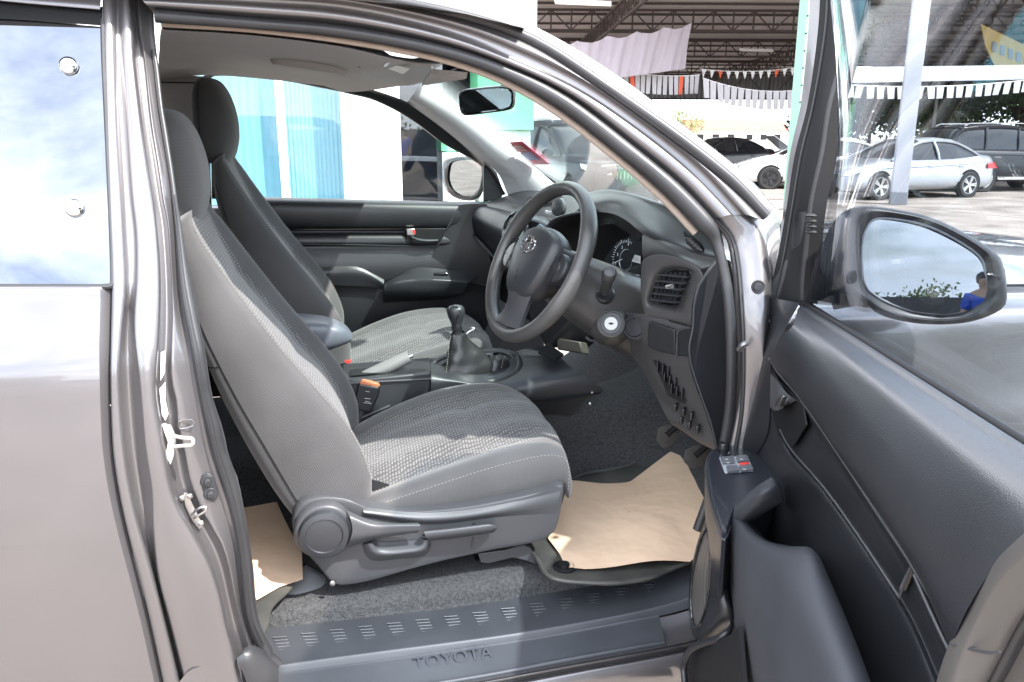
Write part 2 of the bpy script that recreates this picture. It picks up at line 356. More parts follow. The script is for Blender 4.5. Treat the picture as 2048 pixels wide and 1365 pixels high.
# latch striker, rubber buffers, hooks, labels on the pillar
def rubb(px, py, off, r, mt=rubber, ax=(.15, -1, .05), name='rubber_buffer'):
    m = M(); p = S(px, py, off); m.lathe([(r*1.35, -.002), (r*1.35, .001), (r*1.15, .003), (r*.75, .0028), (r*.7, .007), (r*.55, .0085), (r*.25, .009), (r*.22, .0075), (.0004, .0075)], p, ax, 24); return m.obj(name, mt, body)
rubb(415, 963, .044, .0085); rubb(421, 988, .044, .0085); rubb(418, 1292, .034, .0125, mat('grey_buffer', (.22, .21, .2), .5))
m = M(); m.prism([S(401, 960, .045), S(404, 950, .045), S(415, 946, .045), S(428, 952, .045), S(437, 985, .045), S(434, 999, .045), S(420, 1002, .045), S(408, 996, .045)], (0, -.002, 0)); m.obj('buffer_plate', plastic2, body, bevel=.0008)
cream = mat('cream_latch', (.50, .48, .44), .35, .3)
m = M(); m.prism([S(326, 846, .030), S(342, 850, .030), S(352, 872, .030), S(350, 905, .030), S(343, 925, .030), S(333, 905, .030), S(338, 880, .030)], (0, -.012, 0))
m.tube([S(345, 872, .018), S(366, 876, .005), S(384, 878, -.002), S(384, 890, -.002), S(366, 892, .005), S(347, 894, .018)], .0032, 8, 4); m.obj('door_striker', cream, body, bevel=.002)
m = M(); m.prism([S(368, 986, .040), S(376, 984, .040), S(388, 1010, .040), S(400, 1035, .040), S(408, 1046, .040), S(400, 1056, .040), S(386, 1040, .040), S(372, 1010, .040)], (0, -.006, 0))
m.tube([S(384, 1030, .03), S(396, 1018, .012), S(410, 1014, .004), S(411, 1022, .004), S(392, 1034, .012), S(388, 1036, .03)], .0022, 7, 3)
for q in ((380, 992), (402, 1046), (364, 996)): m.lathe([(.0048, 0), (.0048, .003), (.002, .0045)], S(q[0], q[1], .034), (.1, -1, 0), 12)
m.obj('lower_striker', steel, body, bevel=.001)
lab = mat('white_label', (.55, .55, .55), .5)
for q in ([(322, 705), (331, 701), (330, 745), (321, 762)], [(319, 778), (331, 764), (331, 800), (337, 828), (331, 841), (324, 830)]):
    m = M(); m.prism([S(a, b, .0285 if b < 760 else .0275) for a, b in q], (0, -.001, 0)); m.obj('door_label', lab, body)
m = M(); m.tube([S(358, 843, .038), S(384, 840, .038), S(387, 852, .038), S(360, 858, .038)], .0014, 6, 2, closed=True); m.obj('seam_patch', paint, body)
# rubber boot at the foot of the pillar
m = M(); m.grid([[S(352, 1372, .005), S(385, 1338, .004), S(440, 1330, .012), S(478, 1322, .02)], [S(352, 1420, .0), S(390, 1400, .0), S(440, 1395, .01), S(490, 1390, .02)]], 12, 3); m.obj('pillar_foot_cover', paint, body)
m = M(); m.grid([[S(482, 1312, .02), S(497, 1294, .028), S(520, 1300, .04), S(535, 1318, .05)], [S(476, 1322, .008), S(495, 1312, .008), S(530, 1322, .02), S(553, 1335, .03)], [S(490, 1350, .004), S(505, 1352, .002), S(535, 1352, .01), S(555, 1356, .02)], [S(505, 1400, .004), S(525, 1380, .002), S(540, 1375, .01), S(556, 1372, .02)]], 14, 4); m.obj('seal_foot', rubber, body, solid=.003)

# ---- roof rail and A-pillar ----
L0 = [(255, -70), (520, -58), (730, -42), (940, 5), (1085, 62), (1240, 156), (1372, 256), (1490, 350), (1552, 418)]
L1 = [(258, -48), (520, -36), (720, -17), (926, 22), (1071, 72), (1213, 162), (1354, 260), (1468, 350), (1540, 426)]
L2 = [(262, -34), (520, -22), (712, -2), (918, 40), (1060, 90), (1199, 178), (1338, 278), (1452, 367), (1527, 440)]
L3 = [(270, -20), (520, -8), (702, 6), (904, 49), (1047, 101), (1177, 167), (1302, 254), (1406, 337), (1492, 430)]
L4 = [(284, 0), (518, 12), (695, 28), (888, 71), (1034, 126), (1158, 185), (1277, 265), (1382, 350), (1460, 430)]
L5 = [(303, 22), (505, 38), (690, 54), (883, 92), (1020, 138), (1139, 198), (1260, 290), (1354, 367), (1424, 440)]
L6 = [(318, 42), (500, 56), (685, 74), (873, 109), (1007, 154), (1121, 218), (1238, 308), (1331, 388), (1398, 458)]
L7 = [(328, 56), (500, 67), (683, 90), (868, 125), (1000, 171), (1112, 236), (1228, 326), (1320, 406), (1384, 474)]
def row(L, off): return [S(x, y, o if isinstance(off, (list, tuple)) else off) for (x, y), o in zip(L, off if isinstance(off, (list, tuple)) else [off]*9)]
def mid(a, b, t): return [(x1*(1-t)+x2*t, y1*(1-t)+y2*t) for (x1, y1), (x2, y2) in zip(a, b)]
rws = [row(L0, .12), row(L0, .030), row(L1, .002), row(mid(L1, L2, .5), .016), row(L2, .004), row(mid(L2, L3, .5), .0), row(L3, .004), row(mid(L3, L4, .3), .016), row(mid(L3, L4, .8), .020), row(L4, .016), row(mid(L4, L5, .5), .022), row(L5, .044), row(L6, .06), row(L6, .10)]
m = M(); m.grid(rws, 60, 4); m.obj('roof_rail', paint, body, ang=60)
def tubeL(La, Lb, off, name, mt, rk=.5, extra=(), pre=()):
    P = []; r = []
    for (x1, y1), (x2, y2) in zip(La, Lb):
        a, b = S(x1, y1, off), S(x2, y2, off); P.append((a+b)/2); r.append((a-b).length*rk)
    P = list(pre)+P+[e[0] for e in extra]; r = [r[0]]*len(pre)+r+[e[1] for e in extra]
    m = M(); m.tube(P, r, 10, 5); return m.obj(name, mt, body)
tubeL(L1, L2, .004, 'drip_seal', rubber, .46)
tubeL(L5, L6, .040, 'door_seal', rubber, .52, extra=[(S(1432, 484, .045), .0105), (S(1448, 545, .05), .0105), (S(1458, 610, .055), .0105), (S(1463, 700, .06), .0105), (S(1461, 800, .07), .0105), (S(1450, 880, .08), .0105), (S(1430, 960, .08), .0105), (S(1395, 1060, .08), .0105)], pre=[])
tubeL(L6, L7, .075, 'headliner_edge', beige, .32)
# A-pillar jamb under the rail, with rubber button and hinge bolt
J = [[(1412, 436), (1450, 474), (1463, 530), (1470, 610), (1475, 700), (1472, 800), (1460, 880), (1435, 980)],
     [(1428, 436), (1462, 474), (1476, 530), (1483, 610), (1487, 700), (1485, 800), (1474, 880), (1450, 980)],
     [(1434, 434), (1468, 474), (1481, 530), (1488, 610), (1492, 700), (1491, 800), (1482, 880), (1460, 980)],
     [(1470, 428), (1500, 470), (1512, 530), (1518, 610), (1522, 700), (1530, 800), (1530, 880), (1530, 980)],
     [(1496, 425), (1524, 466), (1534, 530), (1533, 610), (1528, 700), (1520, 800), (1510, 880), (1500, 980)],
     [(1556, 416), (1560, 466), (1556, 530), (1550, 610), (1544, 700), (1535, 800), (1525, 880), (1515, 980)]]
m = M(); m.grid([[S(x, y, o) for x, y in q] for q, o in zip([J[0]]+J, (.13, .075, .060, .048, .030, .030, .10))], 36, 4); m.obj('front_pillar', paint, body, ang=60)
m = M(); m.tube([S(x, y, .052) for x, y in J[1]], .0035, 6); m.tube([S(x-2, y, .058) for x, y in J[1]], .002, 6); m.obj('pillar_trim_strip', rubber, body)
p = S(1516, 574, .024); m = M(); m.lathe([(.0130, 0), (.0130, .002), (.0115, .004), (.0085, .003), (.0078, .006), (.003, .0068), (.0005, .0062)], p, (-.35, -.9, .1), 26); m.obj('rubber_button', rubber, body)
m = M(); m.tube([S(1478, 700, .03), S(1486, 690, .018), S(1492, 688, .02)], .006, 8, 4); m.obj('hinge_bolt', paint, body)

# ---- sill: kick plate, step, painted edge ----
sd_ = empty('door_sill', (.3, .1, .6), parent=body)
K0 = [(480, 1268), (650, 1247), (941, 1213), (1129, 1183), (1231, 1164), (1350, 1131), (1420, 1090)]
K1 = [(480, 1344), (650, 1319), (992, 1274), (1170, 1245), (1300, 1219), (1380, 1196), (1440, 1165)]
K2 = [(480, 1362), (650, 1340), (992, 1292), (1170, 1262), (1320, 1234), (1390, 1215), (1450, 1190)]
K3 = [(480, 1426), (650, 1400), (937, 1357), (1135, 1320), (1331, 1284), (1400, 1268), (1470, 1245)]
def A2(px, py, y, dz=0): p = A(px, py, y); p.z += dz; return p
m = M(); m.grid([[A(x, y-4, .225) for x, y in K0], [A(x, y, .215) for x, y in K0], [A(x*.5+u*.5, y*.5+v*.5-2, .155) for (x, y), (u, v) in zip(K0, K1)], [A(x, y-5, .10) for x, y in K1], [A(x, y+1, .092) for x, y in K1], [A(x, y-2, .085) for x, y in K2]], 40, 4)
m.obj('upper_kick_plate', sillm, sd_, ang=70)
K2b = [(480, 1362), (650, 1340), (992, 1292), (1170, 1262), (1318, 1234)]; K3b = [(480, 1426), (650, 1400), (937, 1357), (1135, 1320), (1329, 1285)]
m = M(); m.grid([[A(x, y-3, .086) for x, y in K2b], [A(x, y+3, .080) for x, y in K2b], [A(x, y-4, .022) for x, y in K3b], [A(x, y, .016) for x, y in K3b], [A(x, y+5, .016) for x, y in K3b]], 36, 4)
low = m.obj('lower_kick_plate', sillm, sd_, solid=.003, ang=60)
m = M(); m.grid([[A(x, y+2, .082) for x, y in K2], [A(x*.5+u*.5, y*.5+v*.5+3, .055) for (x, y), (u, v) in zip(K2, K3)], [A(x, y+6, .014) for x, y in K3], [A(x, y+14, .004) for x, y in K3], [A(x, y+26, .008) for x, y in K3], [A(x, y+30, -.004) for x, y in K3], [A(x, y+60, -.012) for x, y in K3], [A(x, y+110, .01) for x, y in K3], [A(x, y+240, .03) for x, y in K3]], 44, 4)
m.obj('painted_sill', paint, sd_, ang=60)
m = M(); m.tube([A(x, y+22, -.003) for x, y in K3], .0022, 6); m.tube([A(x, y+11, .004) for x, y in K3], .0018, 6); m.obj('sill_seam', black, sd_)
# ribbed grip marks pressed into the plates
m = M(); m2 = M()
for i in range(14):
    t = i/13; x = 560 + (1300-560)*t; y0 = xs([(a, b) for a, b in K0], x); y1 = xs([(a, b) for a, b in K1], x)
    # a sheared fin: fine ribs stacked and one long scratch-like rib
    for j in range(6):
        f = .26+.085*j; yy = y0+(y1-y0)*f; xx = x-14+j*3.2; Y = .215-.125*f*.93
        a = A(xx, yy, Y); b = A(xx+27-j*.5, yy+1.2-3.0, Y-.001); up = V((0, -.0016, .0030))
        m.tube([a+up, b+up], .0015, 5, 1)
    q = [A(x+f2*44-8, y0+(y1-y0)*(.18+.62*f2), .215-.12*(.18+.62*f2)) + V((0, -.0012, .0024)) for f2 in (0, .3, .6, .85, 1)]
    m2.tube(q, [.0003, .0010, .0012, .0009, .0003], 5, 3)
m.obj('grip_ribs', sillm, sd_); m2.obj('grip_fins', sillm, sd_)
m = M()
for i in range(13):
    x = 1010+i*24.5; a = xs(K2b, x); b = xs(K3b, x)
    m.tube([A(x, a+(b-a)*.25, .066)+V((0, 0, .001)), A(x+18, a+(b-a)*.62, .043)+V((0, 0, .001))], [.0003, .0009, .0003], 5, 3)
m.obj('step_fins', sillm, low)
def text(body_, size, o, ex, ez, mt, parent, name, depth=.0008, spacing=1.0, boldx=0.0):
    cu = bpy.data.curves.new(name, 'FONT'); cu.body = body_; cu.size = size; cu.extrude = depth; cu.space_character = spacing; cu.align_x = 'LEFT'; cu.offset = boldx
    t = bpy.data.objects.new(name, cu); scn.collection.objects.link(t)
    dg = bpy.context.evaluated_depsgraph_get(); me = bpy.data.meshes.new_from_object(t.evaluated_get(dg)); bpy.data.objects.remove(t)
    ex = V(ex).normalized(); ez = V(ez); ez = (ez-ex*ez.dot(ex)).normalized(); ny = ex.cross(ez)
    me.transform(Matrix(((ex.x, ez.x, ny.x, o[0]), (ex.y, ez.y, ny.y, o[1]), (ex.z, ez.z, ny.z, o[2]), (0, 0, 0, 1))))
    me.materials.clear(); me.materials.append(mt); q = bpy.data.objects.new(name, me); scn.collection.objects.link(q)
    if parent is not None: q.parent = parent; q.matrix_parent_inverse = wm(parent).inverted()
    return q
a = A(828, 1341, .054); b = A(995, 1314, .054); u_ = A(816, 1320, .074)
text('TOYOTA', .036, a+V((0, -.0005, .0008)), b-a, u_-a, mat('embossed_letters', (.020, .023, .030), .35), low, 'raised_lettering', .0012, 1.10, .0003)

# ---- floor and tunnel carpet, cab shell ----
m = M()
m.grid([[V((-1.25, .217, .54))]+[A(x, y+2, .217) for x, y in K0]+[V((.98, .217, .70))],
        [V((x, .26, z)) for x, z in ((-1.25, .560), (-.3, .560), (.0, .560), (.3, .560), (.62, .560), (.80, .585), (.95, .66), (1.05, .82))],
        [V((x, .62, z)) for x, z in ((-1.25, .565), (-.3, .570), (.0, .572), (.3, .565), (.62, .565), (.86, .585), (1.02, .68), (1.1, .85))],
        [V((x, .74, z)) for x, z in ((-1.25, .590), (-.3, .60), (.0, .60), (.3, .60), (.62, .62), (.86, .66), (1.02, .74), (1.1, .88))],
        [V((x, .80, z)) for x, z in ((-1.25, .640), (-.3, .66), (.0, .68), (.3, .70), (.62, .72), (.86, .74), (1.02, .80), (1.1, .92))],
        [V((x, 1.0, z)) for x, z in ((-1.25, .640), (-.3, .66), (.0, .68), (.3, .70), (.62, .72), (.86, .74), (1.02, .80), (1.1, .92))],
        [V((x, 1.1, z)) for x, z in ((-1.25, .570), (-.3, .58), (.0, .58), (.3, .58), (.62, .58), (.86, .61), (1.02, .70), (1.1, .86))],
        [V((x, 1.66, z)) for x, z in ((-1.25, .570), (-.3, .58), (.0, .58), (.3, .58), (.62, .58), (.86, .61), (1.02, .70), (1.1, .86))]], 60, 5)
m.obj('floor_carpet', carpet, body)
m = M(); m.box((.33, 1.0, 1.775), (1.0, 1.5, .012)); m.obj('roof_panel', paint, body) if False else None
m = M(); m.grid([[V((x, .19, z)) for x, z in ((-1.3, 1.745), (-.3, 1.752), (.2, 1.722), (.40, 1.690))], [V((x, .9, z)) for x, z in ((-1.3, 1.785), (-.3, 1.79), (.2, 1.765), (.44, 1.735))], [V((x, 1.62, z)) for x, z in ((-1.3, 1.775), (-.3, 1.78), (.2, 1.752), (.42, 1.71))]], 16, 5); m.obj('roof_skin', paint, body)
for nm_w, c_w, d_w in (('rear_wall', (-1.3, .9, 1.15), (.02, 1.6, 1.2)), ('lower_side_wall', (-.8, 1.80, .9), (1.0, .02, .72)), ('upper_side_wall', (-1.0, 1.72, 1.5), (.6, .02, .5)), ('bulkhead', (1.18, .9, .95), (.02, 1.55, .62))):
    m = M(); m.box(c_w, d_w); m.obj(nm_w, black, body)
m = M(); m.box((-.85, .12, .9), (.9, .015, .6)); m.box((-1.0, .17, 1.5), (.6, .01, .5)); m.obj('rear_side_lining', plastic2, body)
# headliner
near = [(328, 60), (500, 71), (683, 94), (868, 129), (1000, 175)]
far = [(318, 150), (425, 150), (640, 170), (760, 203), (846, 166)]
nr = [S(x, y, .09) for x, y in near]; fr = [A(318, 165, 1.58), A(425, 151, 1.58), A(640, 171, 1.60), A(765, 206, 1.60), A(846, 166, 1.56)]
fr[3] = A(700, 185, 1.60); hd = A(846, 166, 1.52); nr[4] = V((hd.x+.0, .26, hd.z+.0))
rows = []
for i, t in enumerate((0, .04, .10, .3, .5, .7, .9, .96, 1)):
    b = .035*min(1, 4*t*(1-t)*1.6) if 0 < t < 1 else 0
    rows.append([a.lerp(c, t)+V((0, 0, b)) for a, c in zip(nr[:4]+[nr[4]], fr[:4]+[hd])])
m = M(); m.grid(rows, 26, 3); m.obj('headliner', headl, body)
m = M(); m.grid([[A(300, 150, 1.57), A(360, 150, 1.57), A(405, 153, 1.57), A(423, 146, 1.58)], [A(300, 300, 1.55), A(360, 300, 1.55), A(400, 200, 1.55), A(408, 190, 1.58)], [A(300, 480, 1.54), A(360, 480, 1.54), A(395, 480, 1.54), A(410, 480, 1.58)]], 12, 6); m.obj('rear_quarter_trim', headl, body)
m = M(); m.tube([A(322, 165, 1.553), A(395, 166, 1.555)], .002, 6, 2); m.obj('trim_seam', black, body)
m = M(); m.tube([A(549, 124, 1.24), A(556, 120, 1.20), A(618, 129, 1.19), A(680, 140, 1.20), A(686, 147, 1.24)], [.010, .015, .015, .010], 10, 5); m.obj('grab_handle', headl, body)
m = M(); m.grid([[A(718, 138, .98), A(740, 121, .95), A(790, 124, .92), A(862, 138, .90)], [A(722, 147, 1.12), A(755, 142, 1.14), A(810, 148, 1.12), A(864, 151, 1.10)], [A(730, 152, 1.28), A(770, 162, 1.32), A(812, 172, 1.32), A(850, 163, 1.30)]], 16, 5); m.obj('sun_visor', mat('visor_vinyl', (.40, .385, .375), .7), body, solid=.014, off=1)
m = M(); m.grid([[A(768, 124, .90), A(820, 138, .90)], [A(762, 132, 1.0), A(806, 148, 1.0)]], 4, 2); m.obj('visor_label', mat('visor_label', (.75, .73, .68), .5), body, solid=.001)
m = M(); m.grid([[A(764, 125, .89), A(776, 129, .89)], [A(759, 132, .99), A(772, 137, .99)]], 3, 2, lin=True); m.obj('visor_label_yellow', mat('label_yellow', (.8, .62, .18), .5), body, solid=.0014)
m = M(); m.grid([[A(712, 84, .75), A(750, 92, .75), A(786, 114, .75)], [A(704, 84, .85), A(735, 98, .85), A(778, 122, .85)], [A(694, 82, .98), A(720, 102, .98), A(768, 122, .98)]], 14, 4)
m.obj('map_light_console', mat('console_grey', (.5, .49, .47), .4), body, solid=.016)
for q in ((717, 88), (734, 104)):
    m = M(); m.box(A(q[0], q[1]+3, .83), (.034, .02, .006)); m.obj('map_light_switch', pillarw, body, bevel=.002)
m = M(); m.prism([A(722, 86, .80), A(752, 96, .80), A(782, 112, .80), A(778, 117, .80), A(745, 104, .80), A(718, 90, .80)], (0, 0, -.004)); m.obj('map_light_lens', mat('lens', (.85, .86, .88), .15), body)
m = M(); m.grid([[A(862, 138, .7), A(935, 145, .5)], [A(845, 164, 1.2), A(930, 148, .62)]], 6, 3); m.obj('near_visor', headl, body, solid=.012)
# ---- far side: door, window, pillar ----
fd = empty('passenger_door', (.4, 1.6, .9), parent=truck)
# frit/tint band along the window top, and the frame
T0 = [(408, 148), (425, 146), (540, 151), (650, 163), (700, 172), (753, 186), (821, 212), (889, 260), (944, 308), (985, 348), (1010, 390)]
T1 = [(412, 176), (428, 153), (540, 158), (650, 177), (700, 188), (753, 202), (819, 236), (886, 286), (938, 316), (970, 342), (988, 396)]
m = M(); m.grid([[A(x, y-4, 1.60) for x, y in T0], [A(x, y, 1.63) for x, y in T0], [A(x, y, 1.655) for x, y in T1], [A(x, y, 1.68) for x, y in T1]], 50, 3); m.obj('window_frame', darkband, fd)
m = M(); m.grid([[A(407, 160, 1.63), A(404, 300, 1.63), A(408, 420, 1.63)], [A(420, 160, 1.65), A(420, 300, 1.65), A(424, 420, 1.65)]], 14, 3); m.obj('rear_frame_post', darkband, fd, solid=.02)
m = M(); m.grid([[A(x, y, 1.665) for x, y in ((410, 150), (560, 152), (700, 180), (830, 245), (960, 340), (1000, 385))], [A(x, y, 1.70) for x, y in ((415, 400), (560, 405), (700, 408), (800, 412), (900, 414), (1000, 416))]], 30, 8, lin=True); m.obj('window_pane', tintg, fd, solid=.004)
m = M(); m.prism([A(967, 322, 1.63), A(972, 322, 1.63), A(994, 345, 1.63), A(1008, 385, 1.63), A(1002, 400, 1.63), A(968, 404, 1.63)], (0, .02, 0)); m.obj('mirror_sail', plastic, fd, bevel=.003)
# door trim: rows from belt downward
def frow(y, Y, x0=440, x1=1010, dy=0): return [A(x, y+dy*(x-x0)/(x1-x0), Y) for x in (x0, x0+(x1-x0)*.33, x0+(x1-x0)*.66, x1)]
m = M(); m.grid([frow(392, 1.70, dy=14), frow(393, 1.64, dy=14), frow(400, 1.605, dy=12), frow(415, 1.592, dy=9), frow(440, 1.594, dy=4), frow(453, 1.602, dy=2), frow(456, 1.615, dy=1), frow(462, 1.628), frow(468, 1.624), frow(473, 1.606), frow(484, 1.600, dy=1), frow(489, 1.604, dy=2), frow(492, 1.622, dy=2), frow(502, 1.618, dy=2), frow(530, 1.606, dy=3), frow(565, 1.61, dy=3), frow(572, 1.622, dy=3), frow(640, 1.63, dy=3), frow(760, 1.66), frow(900, 1.68)], 30, 3)
m.obj('trim_panel', plastic, fd, ang=50)
# inner skin/below
m = M(); m.tube([A(545, 459, 1.606), A(700, 459, 1.606), A(812, 458, 1.606)], .0018, 6, 3); m.obj('trim_groove_line', gloss, fd)
m = M(); m.tube([A(538, 488, 1.60), A(700, 490, 1.60), A(865, 493, 1.60), A(878, 488, 1.595), A(898, 450, 1.592), A(916, 418, 1.592), A(922, 410, 1.592)], .0022, 6, 4); m.obj('trim_edge', plastic2, fd)
m = M(); m.grid([[A(919, 410, 1.59), A(950, 408, 1.58), A(985, 410, 1.57)], [A(900, 452, 1.60), A(935, 455, 1.59), A(975, 460, 1.57)], [A(872, 498, 1.61), A(930, 510, 1.59), A(980, 520, 1.57)], [A(850, 540, 1.615), A(930, 560, 1.60), A(985, 580, 1.58)]], 12, 4); m.obj('trim_front_pad', plastic, fd, solid=.01, off=1)
m = M(); m.prism([A(810, 457, 1.598), A(893, 457, 1.598), A(878, 487, 1.598), A(812, 489, 1.598)], (0, .006, 0)); hr = m.obj('handle_recess', black, fd, bevel=.004)
m = M(); m.prism([A(813, 458, 1.590), A(829, 458, 1.590), A(831, 463, 1.590), A(829, 472, 1.590), A(814, 471, 1.590)], (0, .012, 0)); m.obj('lock_lever', steel, hr, bevel=.002)
m = M(); m.prism([A(825, 459, 1.586), A(830, 460, 1.586), A(831, 469, 1.586), A(826, 468, 1.586)], (0, .004, 0)); m.obj('lock_mark', redm, hr)
m = M(); m.tube([A(822, 474, 1.590), A(836, 480, 1.586), A(856, 482, 1.586), A(876, 481, 1.590)], [.004, .006, .006, .004], 8, 4); m.obj('door_handle', plastic2, hr)
# armrest with window switch
m = M(); m.grid([[A(770, 566, 1.60), A(790, 556, 1.60), A(832, 536, 1.60), A(900, 540, 1.60), A(958, 546, 1.60)], [A(768, 574, 1.56), A(790, 560, 1.55), A(838, 556, 1.545), A(895, 557, 1.545), A(945, 560, 1.555)], [A(768, 578, 1.55), A(792, 568, 1.535), A(840, 562, 1.53), A(892, 564, 1.53), A(935, 568, 1.54)], [A(768, 590, 1.56), A(792, 588, 1.55), A(845, 588, 1.545), A(890, 588, 1.55), A(925, 588, 1.565)], [A(768, 606, 1.60), A(792, 604, 1.60), A(845, 602, 1.60), A(890, 598, 1.60), A(918, 592, 1.60)]], 26, 5)
ar = m.obj('armrest', plastic2, fd, solid=.004, off=1)
m = M(); m.box(A(882, 549, 1.565)+V((0, 0, .002)), (.052, .022, .008)); m.obj('window_switch', gloss, ar, bevel=.002)
m = M(); m.grid([[A(600, 540, 1.60), A(700, 532, 1.60), A(740, 545, 1.60), A(768, 560, 1.60)], [A(600, 552, 1.592), A(700, 546, 1.592), A(740, 553, 1.592), A(768, 570, 1.59)], [A(600, 570, 1.60), A(700, 572, 1.60), A(740, 574, 1.60), A(768, 580, 1.60)]], 12, 4); m.obj('elbow_pad', plastic, fd)
# far A-pillar trim
m = M(); m.grid([[A(814, 205, 1.62), A(889, 260, 1.61), A(952, 312, 1.60), A(994, 345, 1.60), A(1016, 392, 1.60)], [A(822, 195, 1.55), A(905, 250, 1.545), A(980, 312, 1.54), A(1035, 358, 1.53), A(1060, 392, 1.53)], [A(838, 172, 1.54), A(912, 218, 1.53), A(1005, 293, 1.52), A(1070, 345, 1.51), A(1110, 382, 1.50)], [A(846, 162, 1.58), A(914, 210, 1.58), A(1011, 287, 1.57), A(1078, 340, 1.56), A(1118, 374, 1.55)]], 30, 5)
m.obj('far_pillar_trim', pillarw, truck)
m = M(); m.tube([A(846, 161, 1.57), A(914, 210, 1.57), A(1011, 287, 1.56), A(1078, 340, 1.55), A(1120, 374, 1.54)], .004, 6, 4); m.obj('windscreen_seal', black, truck)
# windscreen
def wpt(t, s):   # t across 0 near..1 far, s bottom..top
    bt = V((.93, .16, 1.245)).lerp(V((.93, 1.60, 1.245)), t) + V((.14*math.sin(math.pi*t), 0, .02*math.sin(math.pi*t)))
    fb = A(1125, 378, 1.56); ft = A(846, 162, 1.56)
    top = V((ft.x, .25, ft.z)).lerp(ft, t) + V((.05*math.sin(math.pi*t), 0, .012*math.sin(math.pi*t)))
    bot = V((fb.x+.10, .15, fb.z-.03)).lerp(fb, t) + V((.16*math.sin(math.pi*t), 0, -.01*math.sin(math.pi*t)))
    return bot.lerp(top, s)
m = M(); m.rawgrid([[wpt(i/16, j/10) for i in range(17)] for j in range(11)]); m.obj('windscreen', wsg, truck, solid=.005)
# tax sticker on the windscreen (seen obliquely)
def wnear(px, py):   # pixel -> windscreen surface
    best = None; rr = ray(px, py)
    lo, hi = .4, 3.2
    for k in range(400):
        d = lo+(hi-lo)*k/400; p = CAM+rr*d; t = (p.y-.2)/1.36
        if not 0 <= t <= 1.02: continue
        # windscreen X at this (t, z)
        b = wpt(t, 0); u = wpt(t, 1); s = (p.z-b.z)/(u.z-b.z); xx = b.x+(u.x-b.x)*s
        if p.x > xx-.006: return p
    return A(px, py, 1.3)
def stk(q, mt, nm, k): m = M(); m.prism([wnear(*p)+V((-k, 0, -k*.7)) for p in q], (-.0008, 0, -.0006)); m.obj(nm, mt, st)
st = empty('tax_sticker', A(1060, 300, 1.4), parent=truck)
stk([(1020, 283), (1047, 281), (1102, 327), (1070, 328)], mat('sticker_pink', (.78, .16, .24), .5), 'sticker_sheet', .004)
stk([(1025, 288), (1047, 286), (1063, 300), (1040, 302)], mat('sticker_red', (.50, .03, .05), .5), 'sticker_header', .006)
stk([(1043, 304), (1064, 302), (1082, 317), (1060, 318)], mat('sticker_blue', (.36, .38, .62), .5), 'sticker_panel', .006)
m = M()
for k in range(4):
    a = wnear(1030+k*4, 290+k*3); b = wnear(1047+k*4, 289+k*3); m.bar(a+V((-.008, 0, -.006)), b+V((-.008, 0, -.006)), .0012)
for k in range(3):
    a = wnear(1050+k*5, 306+k*4); b = wnear(1064+k*5, 305+k*4); m.bar(a+V((-.008, 0, -.006)), b+V((-.008, 0, -.006)), .001)
m.obj('sticker_print', white, st)
# rear-view mirror
rv = empty('rear_view_mirror', A(970, 200, .9), parent=truck)
o = [(918, 192), (922, 184), (940, 178), (1000, 172), (1022, 174), (1030, 184), (1030, 205), (1026, 216), (1010, 222), (945, 230), (928, 230), (920, 218)]
m = M(); m.grid([[A(974+(x-974)*.93, 201+(y-201)*.90, .925) for x, y in o], [A(x, y, .93) for x, y in o], [A(x, y, .95) for x, y in o], [A(978+(x-974)*.8, 201+(y-201)*.7, .975) for x, y in o], [A(978+(x-974)*.3, 201+(y-201)*.3, .985) for x, y in o]], 44, 3, cu=True); m.obj('mirror_shell', gloss, rv)
c_ = A(974, 201, .926); m = M(); m.prism([A(972+(x-974)*.90, 201+(y-201)*.84, .9245) for x, y in o], (0, .002, 0)); m.obj('mirror_face', mat('rear_mirror_glass', (.32, .34, .36), .0, 1.0), rv)
m = M(); m.tube([A(1000, 190, .97), A(1010, 172, .97), A(1014, 163, .96)], [.008, .006, .008], 8, 4); m.lathe([(.022, 0), (.022, .008), (.015, .014), (.004, .016)], A(1015, 163, .965), (-.6, -.4, -.5), 20); m.obj('mirror_stem', black, rv)
# far door mirror
fm = empty('passenger_side_mirror', A(930, 355, 1.8), parent=truck)
o = [(886, 335), (893, 320), (920, 314), (950, 315), (966, 322), (970, 345), (966, 380), (955, 398), (930, 401), (905, 392), (889, 372)]
oi = [(896, 340), (902, 325), (925, 320), (950, 320), (962, 328), (964, 350), (958, 378), (946, 391), (925, 393), (905, 382), (895, 362)]
fc = A(930, 357, 1.86); fn = V((-.86, -.50, .0)).normalized()
def FP(px, py, off=0): r = ray(px, py); return CAM + r*((fc-fn*off-CAM).dot(fn)/r.dot(fn))
m = M(); m.grid([[FP(x, y, 0) for x, y in oi], [FP(x, y, -.006) for x, y in oi], [FP(x, y, 0) for x, y in o], [FP(x, y, .03) for x, y in o], [FP(935+(x-930)*.8, 358+(y-358)*.8, .08) for x, y in o], [FP(935+(x-930)*.1, 358+(y-358)*.1, .10) for x, y in o]], 44, 3, cu=True); m.obj('mirror_housing', gloss, fm)
m = M(); m.prism([FP(x, y, .001) for x, y in oi], -fn*.002); m.obj('mirror_face', mat('far_mirror_glass', (.45, .47, .48), .0, 1.0), fm)
m = M(); m.box(A(975, 372, 1.80), (.04, .16, .05)); m.obj('mirror_arm', plastic, fm, bevel=.01)
# outer skin of the far door below the belt
m = M(); m.box((.25, 1.76, .95), (1.3, .03, .62)); m.obj('outer_skin', paint, fd, bevel=.01)

